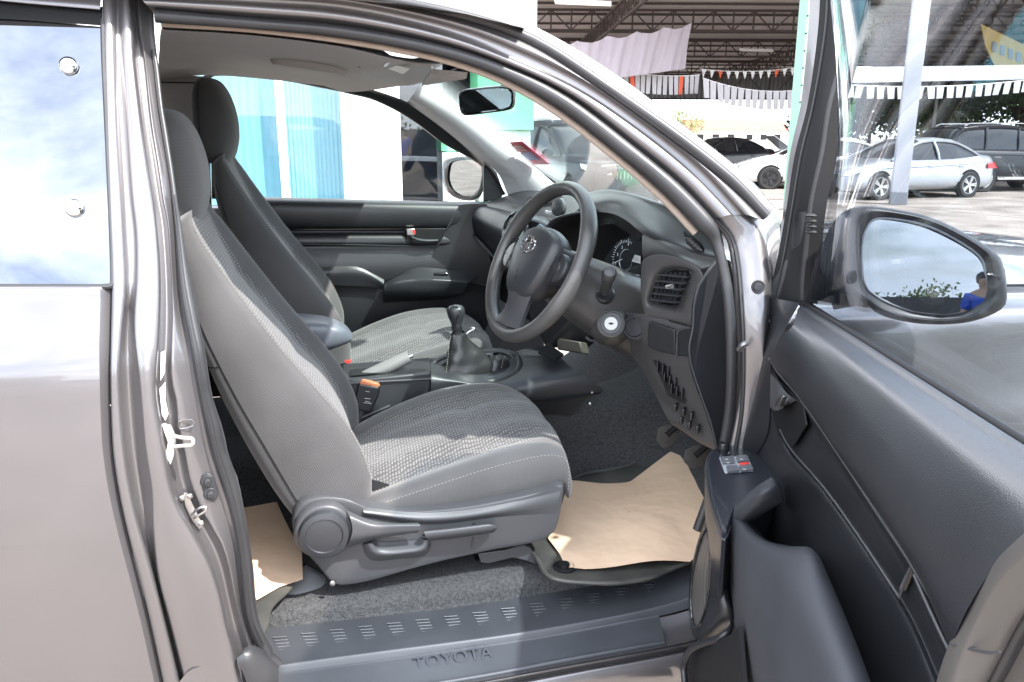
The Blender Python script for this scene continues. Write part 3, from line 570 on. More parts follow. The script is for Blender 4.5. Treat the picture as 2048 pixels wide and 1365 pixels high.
# ---- driver's side fender, hood (seen through the open door's glass) ----
fe = empty('front_end', (1.3, .5, 1.0), parent=truck)
def frw(z, Y, bul=0): return [V((x, Y-bul*math.exp(-((x-1.72)/.42)**2) + .02*max(0, x-1.6)**2, z-.05*max(0, x-1.3)**2)) for x in (.86, 1.0, 1.2, 1.4, 1.6, 1.75, 1.95, 2.2, 2.5)]
m = M(); m.grid([frw(1.165, .20), frw(1.163, .12), frw(1.153, .075), frw(1.13, .050), frw(1.06, .030, .004), frw(.99, .018, .022), frw(.93, .010, .045), frw(.88, .006, .052), frw(.80, .004, .050), frw(.70, .01, .03), frw(.55, .03, 0)], 60, 5); m.obj('front_fender', paint, fe, solid=.002)
m = M(); m.grid([[V((x, .205, 1.172-.05*max(0, x-1.3)**2)) for x in (.98, 1.3, 1.7, 2.1, 2.5)], [V((x, .5, 1.215-.05*max(0, x-1.3)**2)) for x in (.98, 1.3, 1.7, 2.1, 2.5)], [V((x, .9, 1.225-.05*max(0, x-1.3)**2)) for x in (.98, 1.3, 1.7, 2.1, 2.5)], [V((x, 1.3, 1.215-.05*max(0, x-1.3)**2)) for x in (.98, 1.3, 1.7, 2.1, 2.5)], [V((x, 1.6, 1.17-.05*max(0, x-1.3)**2)) for x in (.98, 1.3, 1.7, 2.1, 2.5)]], 30, 4); m.obj('hood', paint, fe, solid=.01)
m = M(); m.tube([V((x, .203, 1.168-.05*max(0, x-1.3)**2)) for x in (.98, 1.3, 1.7, 2.1, 2.5)], .004, 6); m.obj('hood_gap', black, fe)
# ================= SEATS =================
def seat(root, off, drv):
    off = V(off)
    def a(px, py, y): return A(px, py, y)
    Yc = .525
    # ---- backrest ----
    st = [((740, 985), (588, 1040), .255), ((735, 930), (548, 985), .26), ((695, 848), (500, 905), .262), ((625, 765), (452, 815), .262), ((560, 692), (415, 735), .258), ((500, 618), (385, 665), .248), ((440, 540), (362, 590), .238), ((402, 488), (345, 530), .222), ((378, 452), (338, 478), .19)]
    off0 = off; off = off + (V((0, 0, 0)) if drv else V((0, 0, .040)))
    rows = []
    for i, (f, b, hw) in enumerate(st):
        F = a(*f, .31); B = a(*b, .29); F.y = B.y = 0; d = (F-B); L = d.length; d.normalize()
        bol = .036*(1-.8*max(0, i-5)/3)
        def p(y, k, e=0): q = B+d*(L*k+e); return V((q.x, Yc+y, q.z))+off
        rows.append([p(0, 0, -.012), p(-hw*.7, 0, -.006), p(-hw*.94, .04), p(-hw, .25), p(-hw-.004, .55), p(-hw*.985, .86), p(-hw*.93, .985), p(-hw*.86, 1.0, .002), p(-hw*.74, 1, -bol*.55), p(-hw*.62, 1, -bol), p(-hw*.34, 1, -bol*.8), p(0, 1, -bol*.7),
                     p(hw*.34, 1, -bol*.8), p(hw*.62, 1, -bol), p(hw*.74, 1, -bol*.55), p(hw*.86, 1.0, .002), p(hw*.93, .985), p(hw*.985, .86), p(hw+.004, .55), p(hw, .25), p(hw*.94, .04), p(hw*.7, 0, -.006)])
    # close the top with two shrinking rings
    t = rows[-1]; c = sum(t, V((0, 0, 0)))/len(t); upv = (rows[-1][0]-rows[-3][0]).normalized()
    rows.append([c+(q-c)*.86+upv*.018 for q in t]); rows.append([c+(q-c)*.5+upv*.026 for q in t]); rows.append([c+(q-c)*.05+upv*.028 for q in t])
    k = 4; rr = [crp(r, k, True) for r in rows]; nu = len(rr[0]); cols = [crp([rr[i][j] for i in range(len(rr))], 5) for j in range(nu)]
    G = [[cols[j][i] for j in range(nu)] for i in range(len(cols[0]))]
    # soft tailoring creases across the insert
    br = empty('backrest', G[0][0], parent=root)
    i0, i1 = 8*k+1, 14*k-1; side = M(); ins = M(); hi = 8*5+2
    side.rawgrid([[*r[i1:], *r[:i0+1]] for r in G[:hi+1]]); side.rawgrid(G[hi:], cu=True)
    fwd = (G[12][11*k]-G[12][0]).normalized()
    ins.rawgrid([[q+fwd*(.003*abs(math.sin(3.1416*(n+.001)/(i1-i0)))**.3 - (.010*math.exp(-((m_-15)/1.6)**2)+.006*math.exp(-((m_-27)/1.6)**2))*math.sin(3.1416*n/(i1-i0))) for n, q in enumerate(r[i0:i1+1])] for m_, r in enumerate(G[:hi+1])])
    side.obj('backrest_cover', fabm, br, ang=80); ins.obj('backrest_insert', fabr, br, ang=80)
    s = M()
    j = 6*k+1; line = [G[i][j] for i in range(4, 42, 3)]; s.dashes([q+V((.0006, -.0012, .0006)) for q in line], .0046, .0034, .00065)
    # stitched arch over the side bolster top
    s.dashes([G[i][16*k-2]+V((.001, 0, .001)) for i in range(4, 40, 3)], .0046, .0034, .00065)
    s.obj('stitching', thread, br)
    s = M(); s.tube([G[i][2*k+3]+V((-.0005, -.0008, 0)) for i in range(2, 38, 3)], .0011, 5, 2); s.tube([G[20][x]+V((0, -.0006, 0)) for x in range(2*k-4, 2*k+4)], .0010, 5, 1)
    s.obj('back_seam', black, br)
    off = off0
    # ---- headrest ----
    hz_ = V((0, 0, 0)) if drv else V((.012, 0, .055))
    cb = a(352, 455, Yc)+hz_; ct = a(345, 219, Yc)+hz_; ax = ct-cb; H = ax.length; ax.normalize(); fw = V((ax.z, 0, -ax.x)).normalized()
    rows = []
    for tt, w, dpt, sh in ((0, .3, .2, 0), (.012, .74, .60, 0), (.05, .90, .86, .002), (.14, .98, 1.02, .005), (.32, 1.0, 1.10, .009), (.55, 1.0, 1.08, .007), (.76, .96, .95, .0), (.90, .84, .74, -.006), (.975, .58, .46, -.009), (1.0, .12, .08, -.010)):
        rg = []
        for q in range(20):
            an = 2*math.pi*q/20; cx, cy = math.cos(an), math.sin(an); ex = .62
            u = math.copysign(abs(cx)**ex, cx)*.054*dpt; v = math.copysign(abs(cy)**ex, cy)*.128*w
            rg.append(cb+ax*(H*tt)+fw*(u+sh-.012*(abs(v)/.128)**2)+V((0, v, 0))+off)
        rows.append(rg)
    m = M(); m.grid(rows, 40, 4, cu=True); hr = m.obj('headrest', fabm, root, ang=80)
    s = M(); s.tube([rows[i][14]+fw*.004+V((0, -.003, 0)) for i in range(1, 9)], .0009, 5, 3); s.obj('headrest_seam', black, hr)
    for y in (-.06, .06): s = M(); s.tube([cb+ax*.02+V((0, y, 0))+off, cb-ax*.10+V((0, y, 0))+off], .006, 8, 1); s.obj('headrest_post', steel, hr)
    # ---- cushion ----
    cs = [((690, 1010), (700, 1030), (700, 858)), ((745, 992), (760, 1028), (745, 832)), ((820, 965), (830, 1026), (800, 806)), ((900, 937), (910, 1020), (860, 783)), ((970, 914), (985, 1008), (915, 770)), ((1035, 897), (1050, 994), (965, 765)), ((1085, 888), (1098, 984), (1003, 768)), ((1113, 893), (1124, 978), (1035, 782))]
    rows = []
    for i, (r_, l_, f_) in enumerate(cs):
        Rr = a(*r_, .32); Ll = a(*l_, .272); Fr = a(*f_, .745)
        def q(t, z, e=0): x = Rr.x+(Fr.x-Rr.x)*t + .018*math.sin(math.pi*max(0, min(1, t)))*(i/7)**2; return V((x, .27+.51*t, z))+off
        zr, zf = Rr.z, Fr.z; zm = (zr+zf)/2 - .006; zl = Ll.z-.015
        bz = .020*(1-(i/7)**3)
        rows.append([q(.02, zl), q(-.015, zl*.6+zr*.4), q(.0, zl*.2+zr*.8), q(.05, zr-.006), q(.105, zr), q(.17, zr-bz*.4), q(.23, zr-bz), q(.36, (zr*.64+zf*.36)-bz*.5), q(.5, zm-bz*.35), q(.64, zr*.36+zf*.64-bz*.5), q(.77, zf-bz), q(.83, zf-bz*.4), q(.895, zf), q(.95, zf-.006), q(1.0, zf-.03), q(1.015, zl*.5+zf*.5), q(.98, zl)])
    # nose
    last = rows[-1]; Nn = []
    for (dx, dz) in ((.010, -.010), (.018, -.030), (.022, -.062), (.018, -.112)):
        Nn.append([V((p_.x+dx*(1 if 1 < j < 15 else .55), p_.y, max(min(p_.z+dz, last[8].z+dz+.008), last[0].z-.004))) for j, p_ in enumerate(last)])
    rows += Nn
    kk = 4; rr = [crp(r, kk) for r in rows]; nu = len(rr[0]); cols = [crp([rr[i][j] for i in range(len(rr))], 5) for j in range(nu)]
    G = [[cols[j][i] for j in range(nu)] for i in range(len(cols[0]))]
    cu_ = empty('seat_cushion', G[0][0], parent=root)
    j0, j1 = 5*kk+1, 11*kk-1; he = 7*5+5
    side = M(); ins = M()
    side.rawgrid([r[:j0+1] for r in G[:he+1]]); side.rawgrid([r[j1:] for r in G[:he+1]]); side.rawgrid(G[he:])
    n2 = j1-j0
    ins.rawgrid([[q+V((0, 0, .003*abs(math.sin(math.pi*(n+.001)/n2))**.3 - .013*math.exp(-((m_-20)/1.5)**2)*math.sin(math.pi*n/n2) - .006*(math.exp(-((n-n2*.24)/1.0)**2)+math.exp(-((n-n2*.76)/1.0)**2))*math.sin(math.pi*m_/he))) for n, q in enumerate(r[j0:j1+1])] for m_, r in enumerate(G[:he+1])])
    side.obj('cushion_cover', fabm, cu_, ang=80); ins.obj('cushion_insert', fabr, cu_, ang=80)
    s = M(); s.dashes([G[i][j0-1]+V((0, -.0005, .0012)) for i in range(4, he, 3)]+[G[he][j0+i*3]+V((.001, 0, .001)) for i in range(0, 8)]+[G[i][j1+1]+V((0, 0, .0012)) for i in range(he, 4, -3)], .0046, .0034, .00065)
    s.dashes([G[i][2*kk+2]+V((0, -.0014, .0004)) for i in range(4, he-1, 3)]+[G[he+2][2*kk]+V((0, -.0014, 0)), G[he+4][kk+1]+V((0, -.0014, 0)), G[he+3][2]+V((0, -.0014, 0))], .0046, .0034, .00065)
    s.obj('stitching', thread, cu_)
    m = M(); m.box(V((.20, Yc, .69))+off, (.46, .40, .10)); m.obj('seat_frame', black, root, bevel=.02)
    if not drv: return
    # ---- side valance, recliner knob, levers ----
    m = M(); Yv = .236
    o = [(586, 1030), (600, 1008), (622, 998), (650, 994), (690, 998), (720, 1010), (750, 1021), (800, 1025), (870, 1022), (950, 1012), (1040, 994), (1100, 980), (1128, 970), (1126, 1010), (1118, 1050), (1108, 1068), (1085, 1082), (1045, 1091), (990, 1100), (935, 1112), (880, 1124), (820, 1140), (775, 1153), (740, 1163), (705, 1170), (672, 1172), (655, 1160), (640, 1140), (615, 1112), (595, 1082), (584, 1055)]
    q = [A(x, y, Yv) for x, y in o]; c = A(850, 1070, Yv)
    ring = [[V((c.x+(p.x-c.x)*k, Yv+dy, c.z+(p.z-c.z)*k)) for p in q] for k, dy in ((1.0, .045), (1.0, .012), (.992, .004), (.97, 0), (.5, -.002), (.02, -.002))]
    m.grid(ring, 90, 3, cu=True); va = m.obj('side_valance', plasticL, root, ang=60)
    m = M(); m.grid([[A(725, 1015, .238), A(850, 1026, .236), A(975, 1013, .236), A(1123, 976, .238)], [A(728, 1026, .228), A(855, 1040, .226), (A(985, 1026, .226)), A(1118, 1000, .232)], [A(735, 1036, .236), A(860, 1050, .235), A(990, 1036, .235), A(1110, 1030, .236)]], 24, 4); m.obj('valance_ridge', plasticL, va)
    ck = A(648, 1060, .222)
    m = M(); m.lathe([(.060, .012), (.060, -.006), (.056, -.012), (.052, -.013)], ck, (0, 1, 0), 40, cap=True); m.obj('knob_surround', plasticL, va, bevel=.002)
    m = M(); m.lathe([(.0505, .0), (.050, -.020), (.0475, -.026), (.037, -.029), (.0355, -.026), (.034, -.0265), (.0005, -.0275)], ck, (0, 1, 0), 44); m.obj('recliner_knob', plastic2, va)
    m = M(); m.grid([[A(692, 1020, .216), A(740, 1040, .214), A(790, 1046, .212), A(836, 1046, .210)], [A(700, 1035, .200), A(745, 1050, .198), A(790, 1050, .197), A(840, 1050, .198)], [A(705, 1060, .196), A(750, 1062, .195), A(795, 1059, .195), A(841, 1056, .197)], [A(700, 1080, .198), A(745, 1074, .198), A(790, 1068, .198), A(838, 1063, .199)], [A(690, 1098, .214), A(740, 1082, .213), A(790, 1072, .212), A(834, 1066, .210)]], 24, 5, cu=False); m.obj('recline_lever', plasticL, va, solid=.01, off=1)
    m = M(); m.grid([[A(724, 1090, .230), A(733, 1112, .230), A(752, 1122, .230), A(800, 1118, .230), A(848, 1112, .230), A(862, 1090, .230)], [A(735, 1088, .212), A(745, 1105, .210), (A(765, 1112, .210)), A(810, 1108, .210), A(846, 1102, .210), A(858, 1082, .212)], [A(745, 1085, .214), A(755, 1098, .213), (A(775, 1103, .212)), A(812, 1100, .212), A(840, 1094, .212), A(848, 1080, .214)], [A(740, 1078, .232), A(760, 1084, .232), A(785, 1084, .232), A(812, 1082, .232), A(834, 1080, .232), A(842, 1074, .232)]], 26, 4); m.obj('lever_pocket', plasticL, va)
    m = M(); m.grid([[A(850, 1062, .222), A(900, 1056, .220), A(950, 1050, .220), A(984, 1048, .220), A(993, 1052, .222)], [A(848, 1064, .203), A(900, 1059, .200), A(950, 1053, .199), A(982, 1050, .200), A(995, 1055, .206)], [A(853, 1077, .202), A(900, 1072, .200), A(950, 1066, .199), A(984, 1062, .201), A(994, 1058, .206)], [A(858, 1082, .220), A(905, 1078, .220), A(950, 1071, .220), A(985, 1066, .220), A(992, 1060, .222)]], 22, 5); m.obj('height_lever', plasticL, va, solid=.008, off=1)
    for x, y, x2, y2 in ((946, 1076, 943, 1094), (820, 1036, 820, 1041), (948, 1045, 949, 1050)): m = M(); m.bar(A(x, y, .233), A(x2, y2, .233), .003); m.obj('moulding_mark', plastic2, va)
    m = M(); m.lathe([(.006, 0), (.006, -.003), (.0035, -.0045)], A(665, 1166, .232), (0, 1, 0), 14); m.obj('screw', steel, va)
    # rail feet
    m = M(); m.grid([[A(552, 1216, .262), A(566, 1180, .30), A(600, 1140, .34), A(612, 1130, .36)], [A(562, 1226, .25), A(590, 1185, .28), A(625, 1150, .32), A(640, 1145, .34)], [A(636, 1224, .25), A(655, 1185, .28), A(660, 1165, .31), A(668, 1160, .33)], [A(672, 1206, .255), A(685, 1190, .28), A(688, 1175, .31), A(690, 1168, .33)]], 14, 4, lin=False); m.obj('rail_foot', mat('rail_foot_grey', (.17, .175, .185), .45), root, solid=.006, off=1)
    m = M()
    for i in range(9): m.tube([A(566+i*7.2, 1222, .252)+V((0, -.001, .001)), A(578+i*6.4, 1188, .285)+V((0, -.001, .001))], .0011, 5, 1)
    m.obj('foot_ribs', plastic2, root)
    m = M(); m.prism([A(956, 1108, .262), A(1012, 1101, .262), A(1048, 1090, .262), A(1062, 1096, .262), A(1075, 1130, .262), A(1050, 1122, .262), (A(1026, 1116, .262)), A(978, 1128, .262), A(962, 1126, .262)], (0, .012, 0)); m.obj('rail_bracket', plasticL, root, bevel=.002)
    m = M(); m.bar(A(650, 1178, .33), A(1040, 1110, .33), .03, .025); m.obj('seat_rail', steel, root)
ds = empty('driver_seat', (.2, .52, .6), parent=truck); seat(ds, (0, 0, 0), True)
ps = empty('passenger_seat', (.2, 1.27, .6), parent=truck); seat(ps, (.0, .755, .055), False)

# belt buckles
def buckle(c, w, pts, strap, nm, pal):
    e = empty(nm, c, parent=truck)
    m = M(); m.prism(pts, (.006, .022, .004)); m.obj('buckle_body', plastic, e, bevel=.004, seg=3)
    m = M(); m.tube(strap, .009, 8, 3, flat=.35); m.obj('buckle_stem', plasticL, e)
    return e
e = buckle(A(730, 800, .79), 0, [A(718, 768, .78), A(758, 776, .78), A(757, 792, .78), (A(742, 826, .78)), A(707, 820, .78), A(709, 800, .78)], [A(722, 820, .79), A(712, 850, .79), A(706, 868, .79)], 'driver_belt_buckle', None)
m = M(); m.prism([A(721, 762, .781), A(754, 768, .781), A(757, 775, .781), A(720, 769, .781)], (.008, .022, -.001)); m.obj('release_button', orange, e, bevel=.0015)
m = M()
for yy, ww in ((783, 8), (797, 12), (803, 9), (806, 16)): m.tube([A(735-ww/2, yy, .7795), A(735+ww/2, yy+1.5, .7795)], .0006, 4, 1)
m.obj('buckle_print', pillarw, e)
e = buckle(A(685, 725, 1.03), 0, [A(671, 716, 1.03), A(699, 728, 1.03), A(694, 744, 1.03), A(676, 740, 1.03)], [A(684, 742, 1.035), A(680, 760, 1.035)], 'passenger_belt_buckle', None)
m = M(); m.prism([A(672, 712, 1.031), A(699, 724, 1.031), A(698, 729, 1.031), A(671, 717, 1.031)], (.006, .02, 0)); m.obj('release_button', redm, e)
# ================= STEERING WHEEL =================
Wc = V((.494, .443, 1.226)); th, ph = R(192.0), R(26.1)
Wn = V((math.cos(ph)*math.cos(th), math.cos(ph)*math.sin(th), math.sin(ph)))
Wl = V((0, 0, 1)).cross(Wn).normalized()
if Wl.y < 0: Wl = -Wl
Wu = Wn.cross(Wl); Wu = Wu if Wu.z > 0 else -Wu
def W(a, b, c=0): return Wc + Wl*a + Wu*b + Wn*c
sw = empty('steering_wheel', Wc, parent=truck)
m = M(); P = []; rr = []
for i in range(64):
    t = 2*math.pi*i/64; P.append(W(.180*math.cos(t), .180*math.sin(t)))
G = []
for i in range(96):
    t = 2*math.pi*i/96; c, s_ = math.cos(t), math.sin(t); r = .0158 + .0022*math.exp(-((abs(math.atan2(s_, c)-(.5))) / .25)**2) + .0022*math.exp(-((abs(math.atan2(s_, c))-2.64)/.25)**2)
    cen = W(.180*c, .180*s_); o = (Wl*c+Wu*s_)
    G.append([cen + o*(r*math.cos(2*math.pi*j/16)) + Wn*(r*1.12*math.sin(2*math.pi*j/16)) for j in range(16)])
m.rawgrid(G, cu=True, cv=True); m.obj('rim', leather, sw, ang=80)
# airbag cover
hub = [(-.078, .055), (-.04, .074), (0, .078), (.04, .074), (.078, .055), (.088, .02), (.080, -.03), (.058, -.075), (.03, -.094), (0, -.098), (-.03, -.094), (-.058, -.075), (-.080, -.03), (-.088, .02)]
def hubr(k, c, dx=0, dy=0): return [W(x*k+dx, y*k+dy, c) for x, y in hub]
m = M(); m.grid([hubr(.9, -.03), hubr(1.0, -.012), hubr(1.02, .004), hubr(.98, .018), hubr(.86, .028), hubr(.5, .036), hubr(.2, .038), hubr(.01, .038)], 60, 4, cu=True); hb = m.obj('airbag_cover', plastic2, sw, ang=80)
# emblem: three ellipses
m = M(); ec = (0.0, .026)
def ell(ax_, ay, cx=0, cy=0, r=.0021): m.tube([W(ec[0]+cx+ax_*math.cos(2*math.pi*i/28), ec[1]+cy+ay*math.sin(2*math.pi*i/28), .0385) for i in range(28)], r, 7, 1, closed=True)
ell(.0290, .0195); ell(.0075, .0185, r=.0019); ell(.0185, .0070, 0, .0085, r=.0019); m.obj('emblem', chrome, hb)
m = M(); m.tube([W(.004, -.034, .0375), W(.0, -.038, .0375), W(.003, -.044, .037)], .0007, 4, 2); m.tube([W(.004, -.05, .037), W(-.004, -.05, .037), W(-.004, -.056, .037)], .0007, 4, 1); m.obj('airbag_mark', plastic, hb)
for sgn in (-1, 1):
    m = M(); m.grid([[W(sgn*x, y+.012, c) for x, y, c in ((.07, .035, .004), (.10, .030, -.006), (.14, .030, -.008), (.172, .038, 0))], [W(sgn*x, y, c) for x, y, c in ((.07, .015, .016), (.10, .012, .006), (.14, .010, .002), (.172, .012, .004))], [W(sgn*x, y, c) for x, y, c in ((.07, -.025, .016), (.10, -.022, .006), (.14, -.020, .002), (.174, -.022, .004))], [W(sgn*x, y, c) for x, y, c in ((.07, -.045, .0), (.10, -.040, -.008), (.14, -.038, -.010), (.170, -.052, 0))], [W(sgn*x, y, c) for x, y, c in ((.07, -.0, -.02), (.10, .0, -.02), (.14, .0, -.018), (.17, -.0, -.012))]], 18, 5, cv=True)
    sp = m.obj('spoke', plastic, sw)
    # round control pad
    m = M(); cp = W(sgn*.112, -.004, .004); m.lathe([(.034, -.006), (.034, .004), (.031, .008), (.014, .0085), (.013, .0105), (.0005, .011)], cp, Wn, 30); pad = m.obj('control_pad', gloss if sgn > 0 else plastic, sp)
    m = M(); m.bar(cp+Wu*.033+Wn*.009, cp+Wu*.014+Wn*.009, .0012); m.bar(cp-Wu*.033+Wn*.009, cp-Wu*.014+Wn*.009, .0012); m.bar(cp+Wl*.032+Wn*.009, cp+Wl*.014+Wn*.009, .0012); m.obj('pad_gap', black, pad)
m = M(); m.grid([[W(x, y, c) for x, y, c in ((-.052, -.07, .004), (-.045, -.11, -.004), (-.050, -.14, -.004), (-.066, -.168, 0))], [W(x, y, c) for x, y, c in ((-.02, -.08, .018), (-.020, -.11, .006), (-.022, -.14, .002), (-.026, -.174, .002))], [W(x, y, c) for x, y, c in ((.02, -.08, .018), (.020, -.11, .006), (.022, -.14, .002), (.026, -.174, .002))], [W(x, y, c) for x, y, c in ((.052, -.07, .004), (.045, -.11, -.004), (.050, -.14, -.004), (.066, -.168, 0))]], 18, 5)
m.obj('spoke', plasticL, sw, solid=.01)
m = M(); m.tube([W(-.060, -.160, .010), W(-.03, -.163, .013), W(0, -.164, .013), W(.03, -.163, .013), W(.060, -.160, .010)], .0016, 6, 3); m.obj('spoke_edge', gloss, sw)
m = M(); m.lathe([(.085, -.01), (.080, -.035), (.062, -.055), (.055, -.07)], W(0, -.005), Wn, 32, cap=True); m.obj('hub_back', plastic, sw)
# column shroud
cs_ = empty('column_shroud', W(0, 0, -.1), parent=truck)
def sq(hw, hu, hd, c, dx=0, dy=0, ex=.6):
    r = []
    for i in range(20):
        t = 2*math.pi*i/20; x, y = math.cos(t), math.sin(t); x = math.copysign(abs(x)**ex, x)*hw; y = math.copysign(abs(y)**ex, y); r.append(W(x+dx, y*(hu if y > 0 else hd)+dy, c))
    return r
m = M(); m.grid([sq(.01, .01, .01, -.052), sq(.060, .050, .062, -.052), sq(.066, .055, .07, -.060), sq(.074, .060, .082, -.11), sq(.084, .066, .098, -.17, -.006), sq(.088, .07, .11, -.25, -.008), sq(.088, .07, .12, -.34, -.008)], 50, 5, cu=True); m.obj('shroud', leather, cs_, ang=80)
def Wfit(px, py, a):   # on the plane at lateral offset a of the column
    r = ray(px, py); t = (Wc+Wl*a-CAM).dot(Wl)/r.dot(Wl); return CAM+r*t
ig = Wfit(1222, 648, -.104); ax = (-Wl*.80+Wn*.55+V((0, 0, .1))).normalized()
m = M(); m.lathe([(.047, -.05), (.042, -.02), (.034, -.006), (.031, .0), (.028, .001), (.0265, -.002)], ig, ax, 34); m.obj('ignition_boss', leather, cs_)
m = M(); m.lathe([(.0245, -.004), (.0245, .001), (.0225, .003), (.0195, .003), (.0190, .001)], ig, ax, 34); m.obj('lock_ring', plasticL, cs_)
m = M(); m.lathe([(.0165, -.002), (.0165, .002), (.0150, .0035), (.0005, .0035)], ig, ax, 30); lk = m.obj('ignition_lock', mat('bright_lock', (.27, .265, .25), .35, .7), cs_)
e1 = ax.cross(V((0, 0, 1))).normalized(); e2 = e1.cross(ax)
m = M(); m.bar(ig+ax*.004-e1*.005, ig+ax*.004+e1*.005, .0022, .003); m.lathe([(.0028, .003), (.0028, .0042)], ig, ax, 12); m.obj('key_slot', black, lk)
# light stalk
s0 = Wfit(1209, 586, -.085); s1 = Wfit(1217, 553, -.16)
dr = (s1-s0).normalized()
m = M(); m.lathe([(.024, -.02), (.023, .0), (.019, .004), (.0175, .003)], s0, dr, 28); m.obj('stalk_collar', plastic, cs_)
m = M(); m.tube([s0, s0.lerp(s1, .5), s1], [.0095, .0125, .0145], 14, 4); m.lathe([(.0155, 0), (.0165, .006), (.0160, .020), (.0120, .028), (.005, .031), (.0005, .0315)], s1, dr, 24); m.obj('light_stalk', plasticL, cs_)
m = M(); m.tube([Wfit(1172, 674, -.07), Wfit(1180, 681, -.075), Wfit(1190, 682, -.078)], .003, 6, 3); m.obj('tilt_lever', plastic2, cs_)

# ================= DASHBOARD =================
da = empty('dashboard', (.8, .9, 1.1), parent=truck)
def rw(*p): return [A(*q) for q in p]
m = M(); m.grid([rw((992, 400, 1.64), (1036, 384, 1.52), (1090, 382, 1.30), (1190, 388, .92)), rw((975, 404, 1.62), (1022, 396, 1.46), (1082, 398, 1.22), (1175, 405, .88)), rw((969, 407, 1.60), (1010, 414, 1.42), (1060, 426, 1.18), (1130, 440, .88)), rw((966, 411, 1.60), (1006, 420, 1.42), (1056, 434, 1.18), (1126, 452, .88))], 26, 5); m.obj('dash_top', plastic, da)
m = M(); m.grid([rw((966, 410, 1.62), (1004, 419, 1.43), (1054, 434, 1.19), (1125, 452, .90)), rw((952, 416, 1.58), (996, 428, 1.40), (1046, 446, 1.16), (1118, 468, .88)), rw((944, 436, 1.56), (984, 454, 1.38), (1034, 476, 1.14), (1110, 505, .87)), rw((947, 462, 1.57), (985, 490, 1.39), (1030, 518, 1.15), (1105, 555, .88)), rw((954, 480, 1.60), (992, 514, 1.42), (1036, 548, 1.18), (1108, 590, .90)), rw((990, 520, 1.62), (1020, 560, 1.46), (1060, 590, 1.22), (1130, 630, .94)), rw((1000, 600, 1.62), (1030, 620, 1.46), (1070, 650, 1.22), (1140, 690, .94))], 26, 5); m.obj('glovebox_fascia', plastic, da)
m = M(); m.tube(rw((947, 470, 1.555), (965, 492, 1.48), (998, 524, 1.38)), [.004, .009, .005], 8, 5); m.obj('fascia_lip', plastic2, da)
# upper storage recess on the passenger side
m = M(); m.grid([rw((1044, 408, 1.28), (1060, 394, 1.24), (1088, 388, 1.16), (1120, 386, 1.06)), rw((1052, 420, 1.22), (1070, 412, 1.18), (1096, 408, 1.10), (1126, 404, 1.02))], 14, 3); m.obj('dash_recess', black, da, solid=.004, off=1)
# centre stack
m = M(); m.prism(rw((1012, 440, 1.06), (1036, 428, 1.04), (1080, 440, .98), (1140, 480, .86), (1150, 640, .88), (1090, 700, .93), (1060, 640, 1.0), (1018, 500, 1.06)), (.16, .05, -.02)); cst = m.obj('centre_stack', plastic, da, bevel=.012, seg=3)
m = M(); m.lathe([(.066, .0), (.066, .010), (.060, .013), (.054, .008), (.0005, .006)], A(1032, 468, 1.02), (-.9, -.35, .2), 36, sx=.9); m.obj('air_vent', gloss, cst)
m = M(); m.prism(rw((1062, 462, .955), (1078, 448, .95), (1092, 456, .94), (1086, 500, .94), (1062, 496, .955)), (.004, .002, 0)); m.obj('radio_screen', mat('radio_glass', (.22, .28, .30), .12, .3), cst, bevel=.002)  # pale blue-grey reflection is put into the screen's base colour
m = M()
for i in range(5): m.box(A(1094+i*7, 425+i*1.5, .93), (.008, .016, .010))
m.obj('radio_keys', pillarw, cst, bevel=.002)
m = M(); m.lathe([(.026, 0), (.026, .012), (.020, .016), (.0005, .016)], A(1121, 415, .90), (-.9, -.4, .1), 24); m.obj('heater_dial', plasticL, cst)
# binnacle hood
H0 = rw((1178, 385, .88), (1214, 379, .76), (1262, 387, .60), (1308, 402, .46), (1345, 413, .36), (1400, 426, .245), (1446, 462, .165))
H1 = rw((1180, 392, .80), (1218, 388, .70), (1264, 396, .56), (1312, 416, .43), (1350, 434, .34), (1402, 458, .235), (1448, 490, .150))
H2 = rw((1184, 403, .74), (1224, 400, .645), (1264, 412, .525), (1304, 440, .405), (1342, 468, .315), (1398, 492, .215), (1446, 512, .138))
H3 = rw((1188, 414, .715), (1226, 416, .625), (1258, 430, .510), (1292, 458, .395), (1334, 483, .312), (1392, 503, .208), (1444, 517, .134))
H4 = rw((1186, 424, .715), (1222, 427, .625), (1252, 441, .515), (1286, 468, .405), (1330, 490, .32), (1388, 512, .215), (1440, 524, .140))
m = M(); m.grid([[p+V((.06, 0, -.02)) for p in H0], H0, H1, H2, H3, H4], 50, 5); hd_ = m.obj('instrument_hood', plastic2, da, ang=70)
m = M(); m.grid([H4[:4], rw((1196, 436, .70), (1222, 436, .63), (1248, 450, .54), (1282, 474, .43)), rw((1200, 452, .68), (1224, 448, .62), (1246, 460, .56), (1278, 482, .46))], 20, 4); m.obj('hood_inner', black, hd_)
m = M(); m.grid([rw((1178, 400, .80), (1230, 400, .72), (1290, 440, .58), (1330, 500, .50)), rw((1178, 640, .80), (1230, 640, .72), (1290, 650, .58), (1330, 650, .50))], 10, 3); m.obj('binnacle_back', black, hd_, solid=.004)
# left cheek of the binnacle
m = M(); m.grid([rw((1086, 468, .80), (1108, 440, .77), (1146, 428, .73), (1190, 422, .70)), rw((1088, 476, .80), (1112, 448, .77), (1150, 436, .74), (1194, 430, .71)), rw((1100, 520, .84), (1130, 490, .82), (1160, 470, .80), (1200, 450, .76)), rw((1130, 580, .84), (1150, 560, .83), (1180, 540, .82), (1215, 520, .80))], 20, 4); m.obj('binnacle_cheek', black, hd_)
m = M(); m.tube(rw((1086, 468, .797), (1096, 452, .785), (1112, 438, .765), (1146, 428, .73), (1190, 421, .70)), .004, 8, 4); m.obj('binnacle_lip', plastic2, hd_)
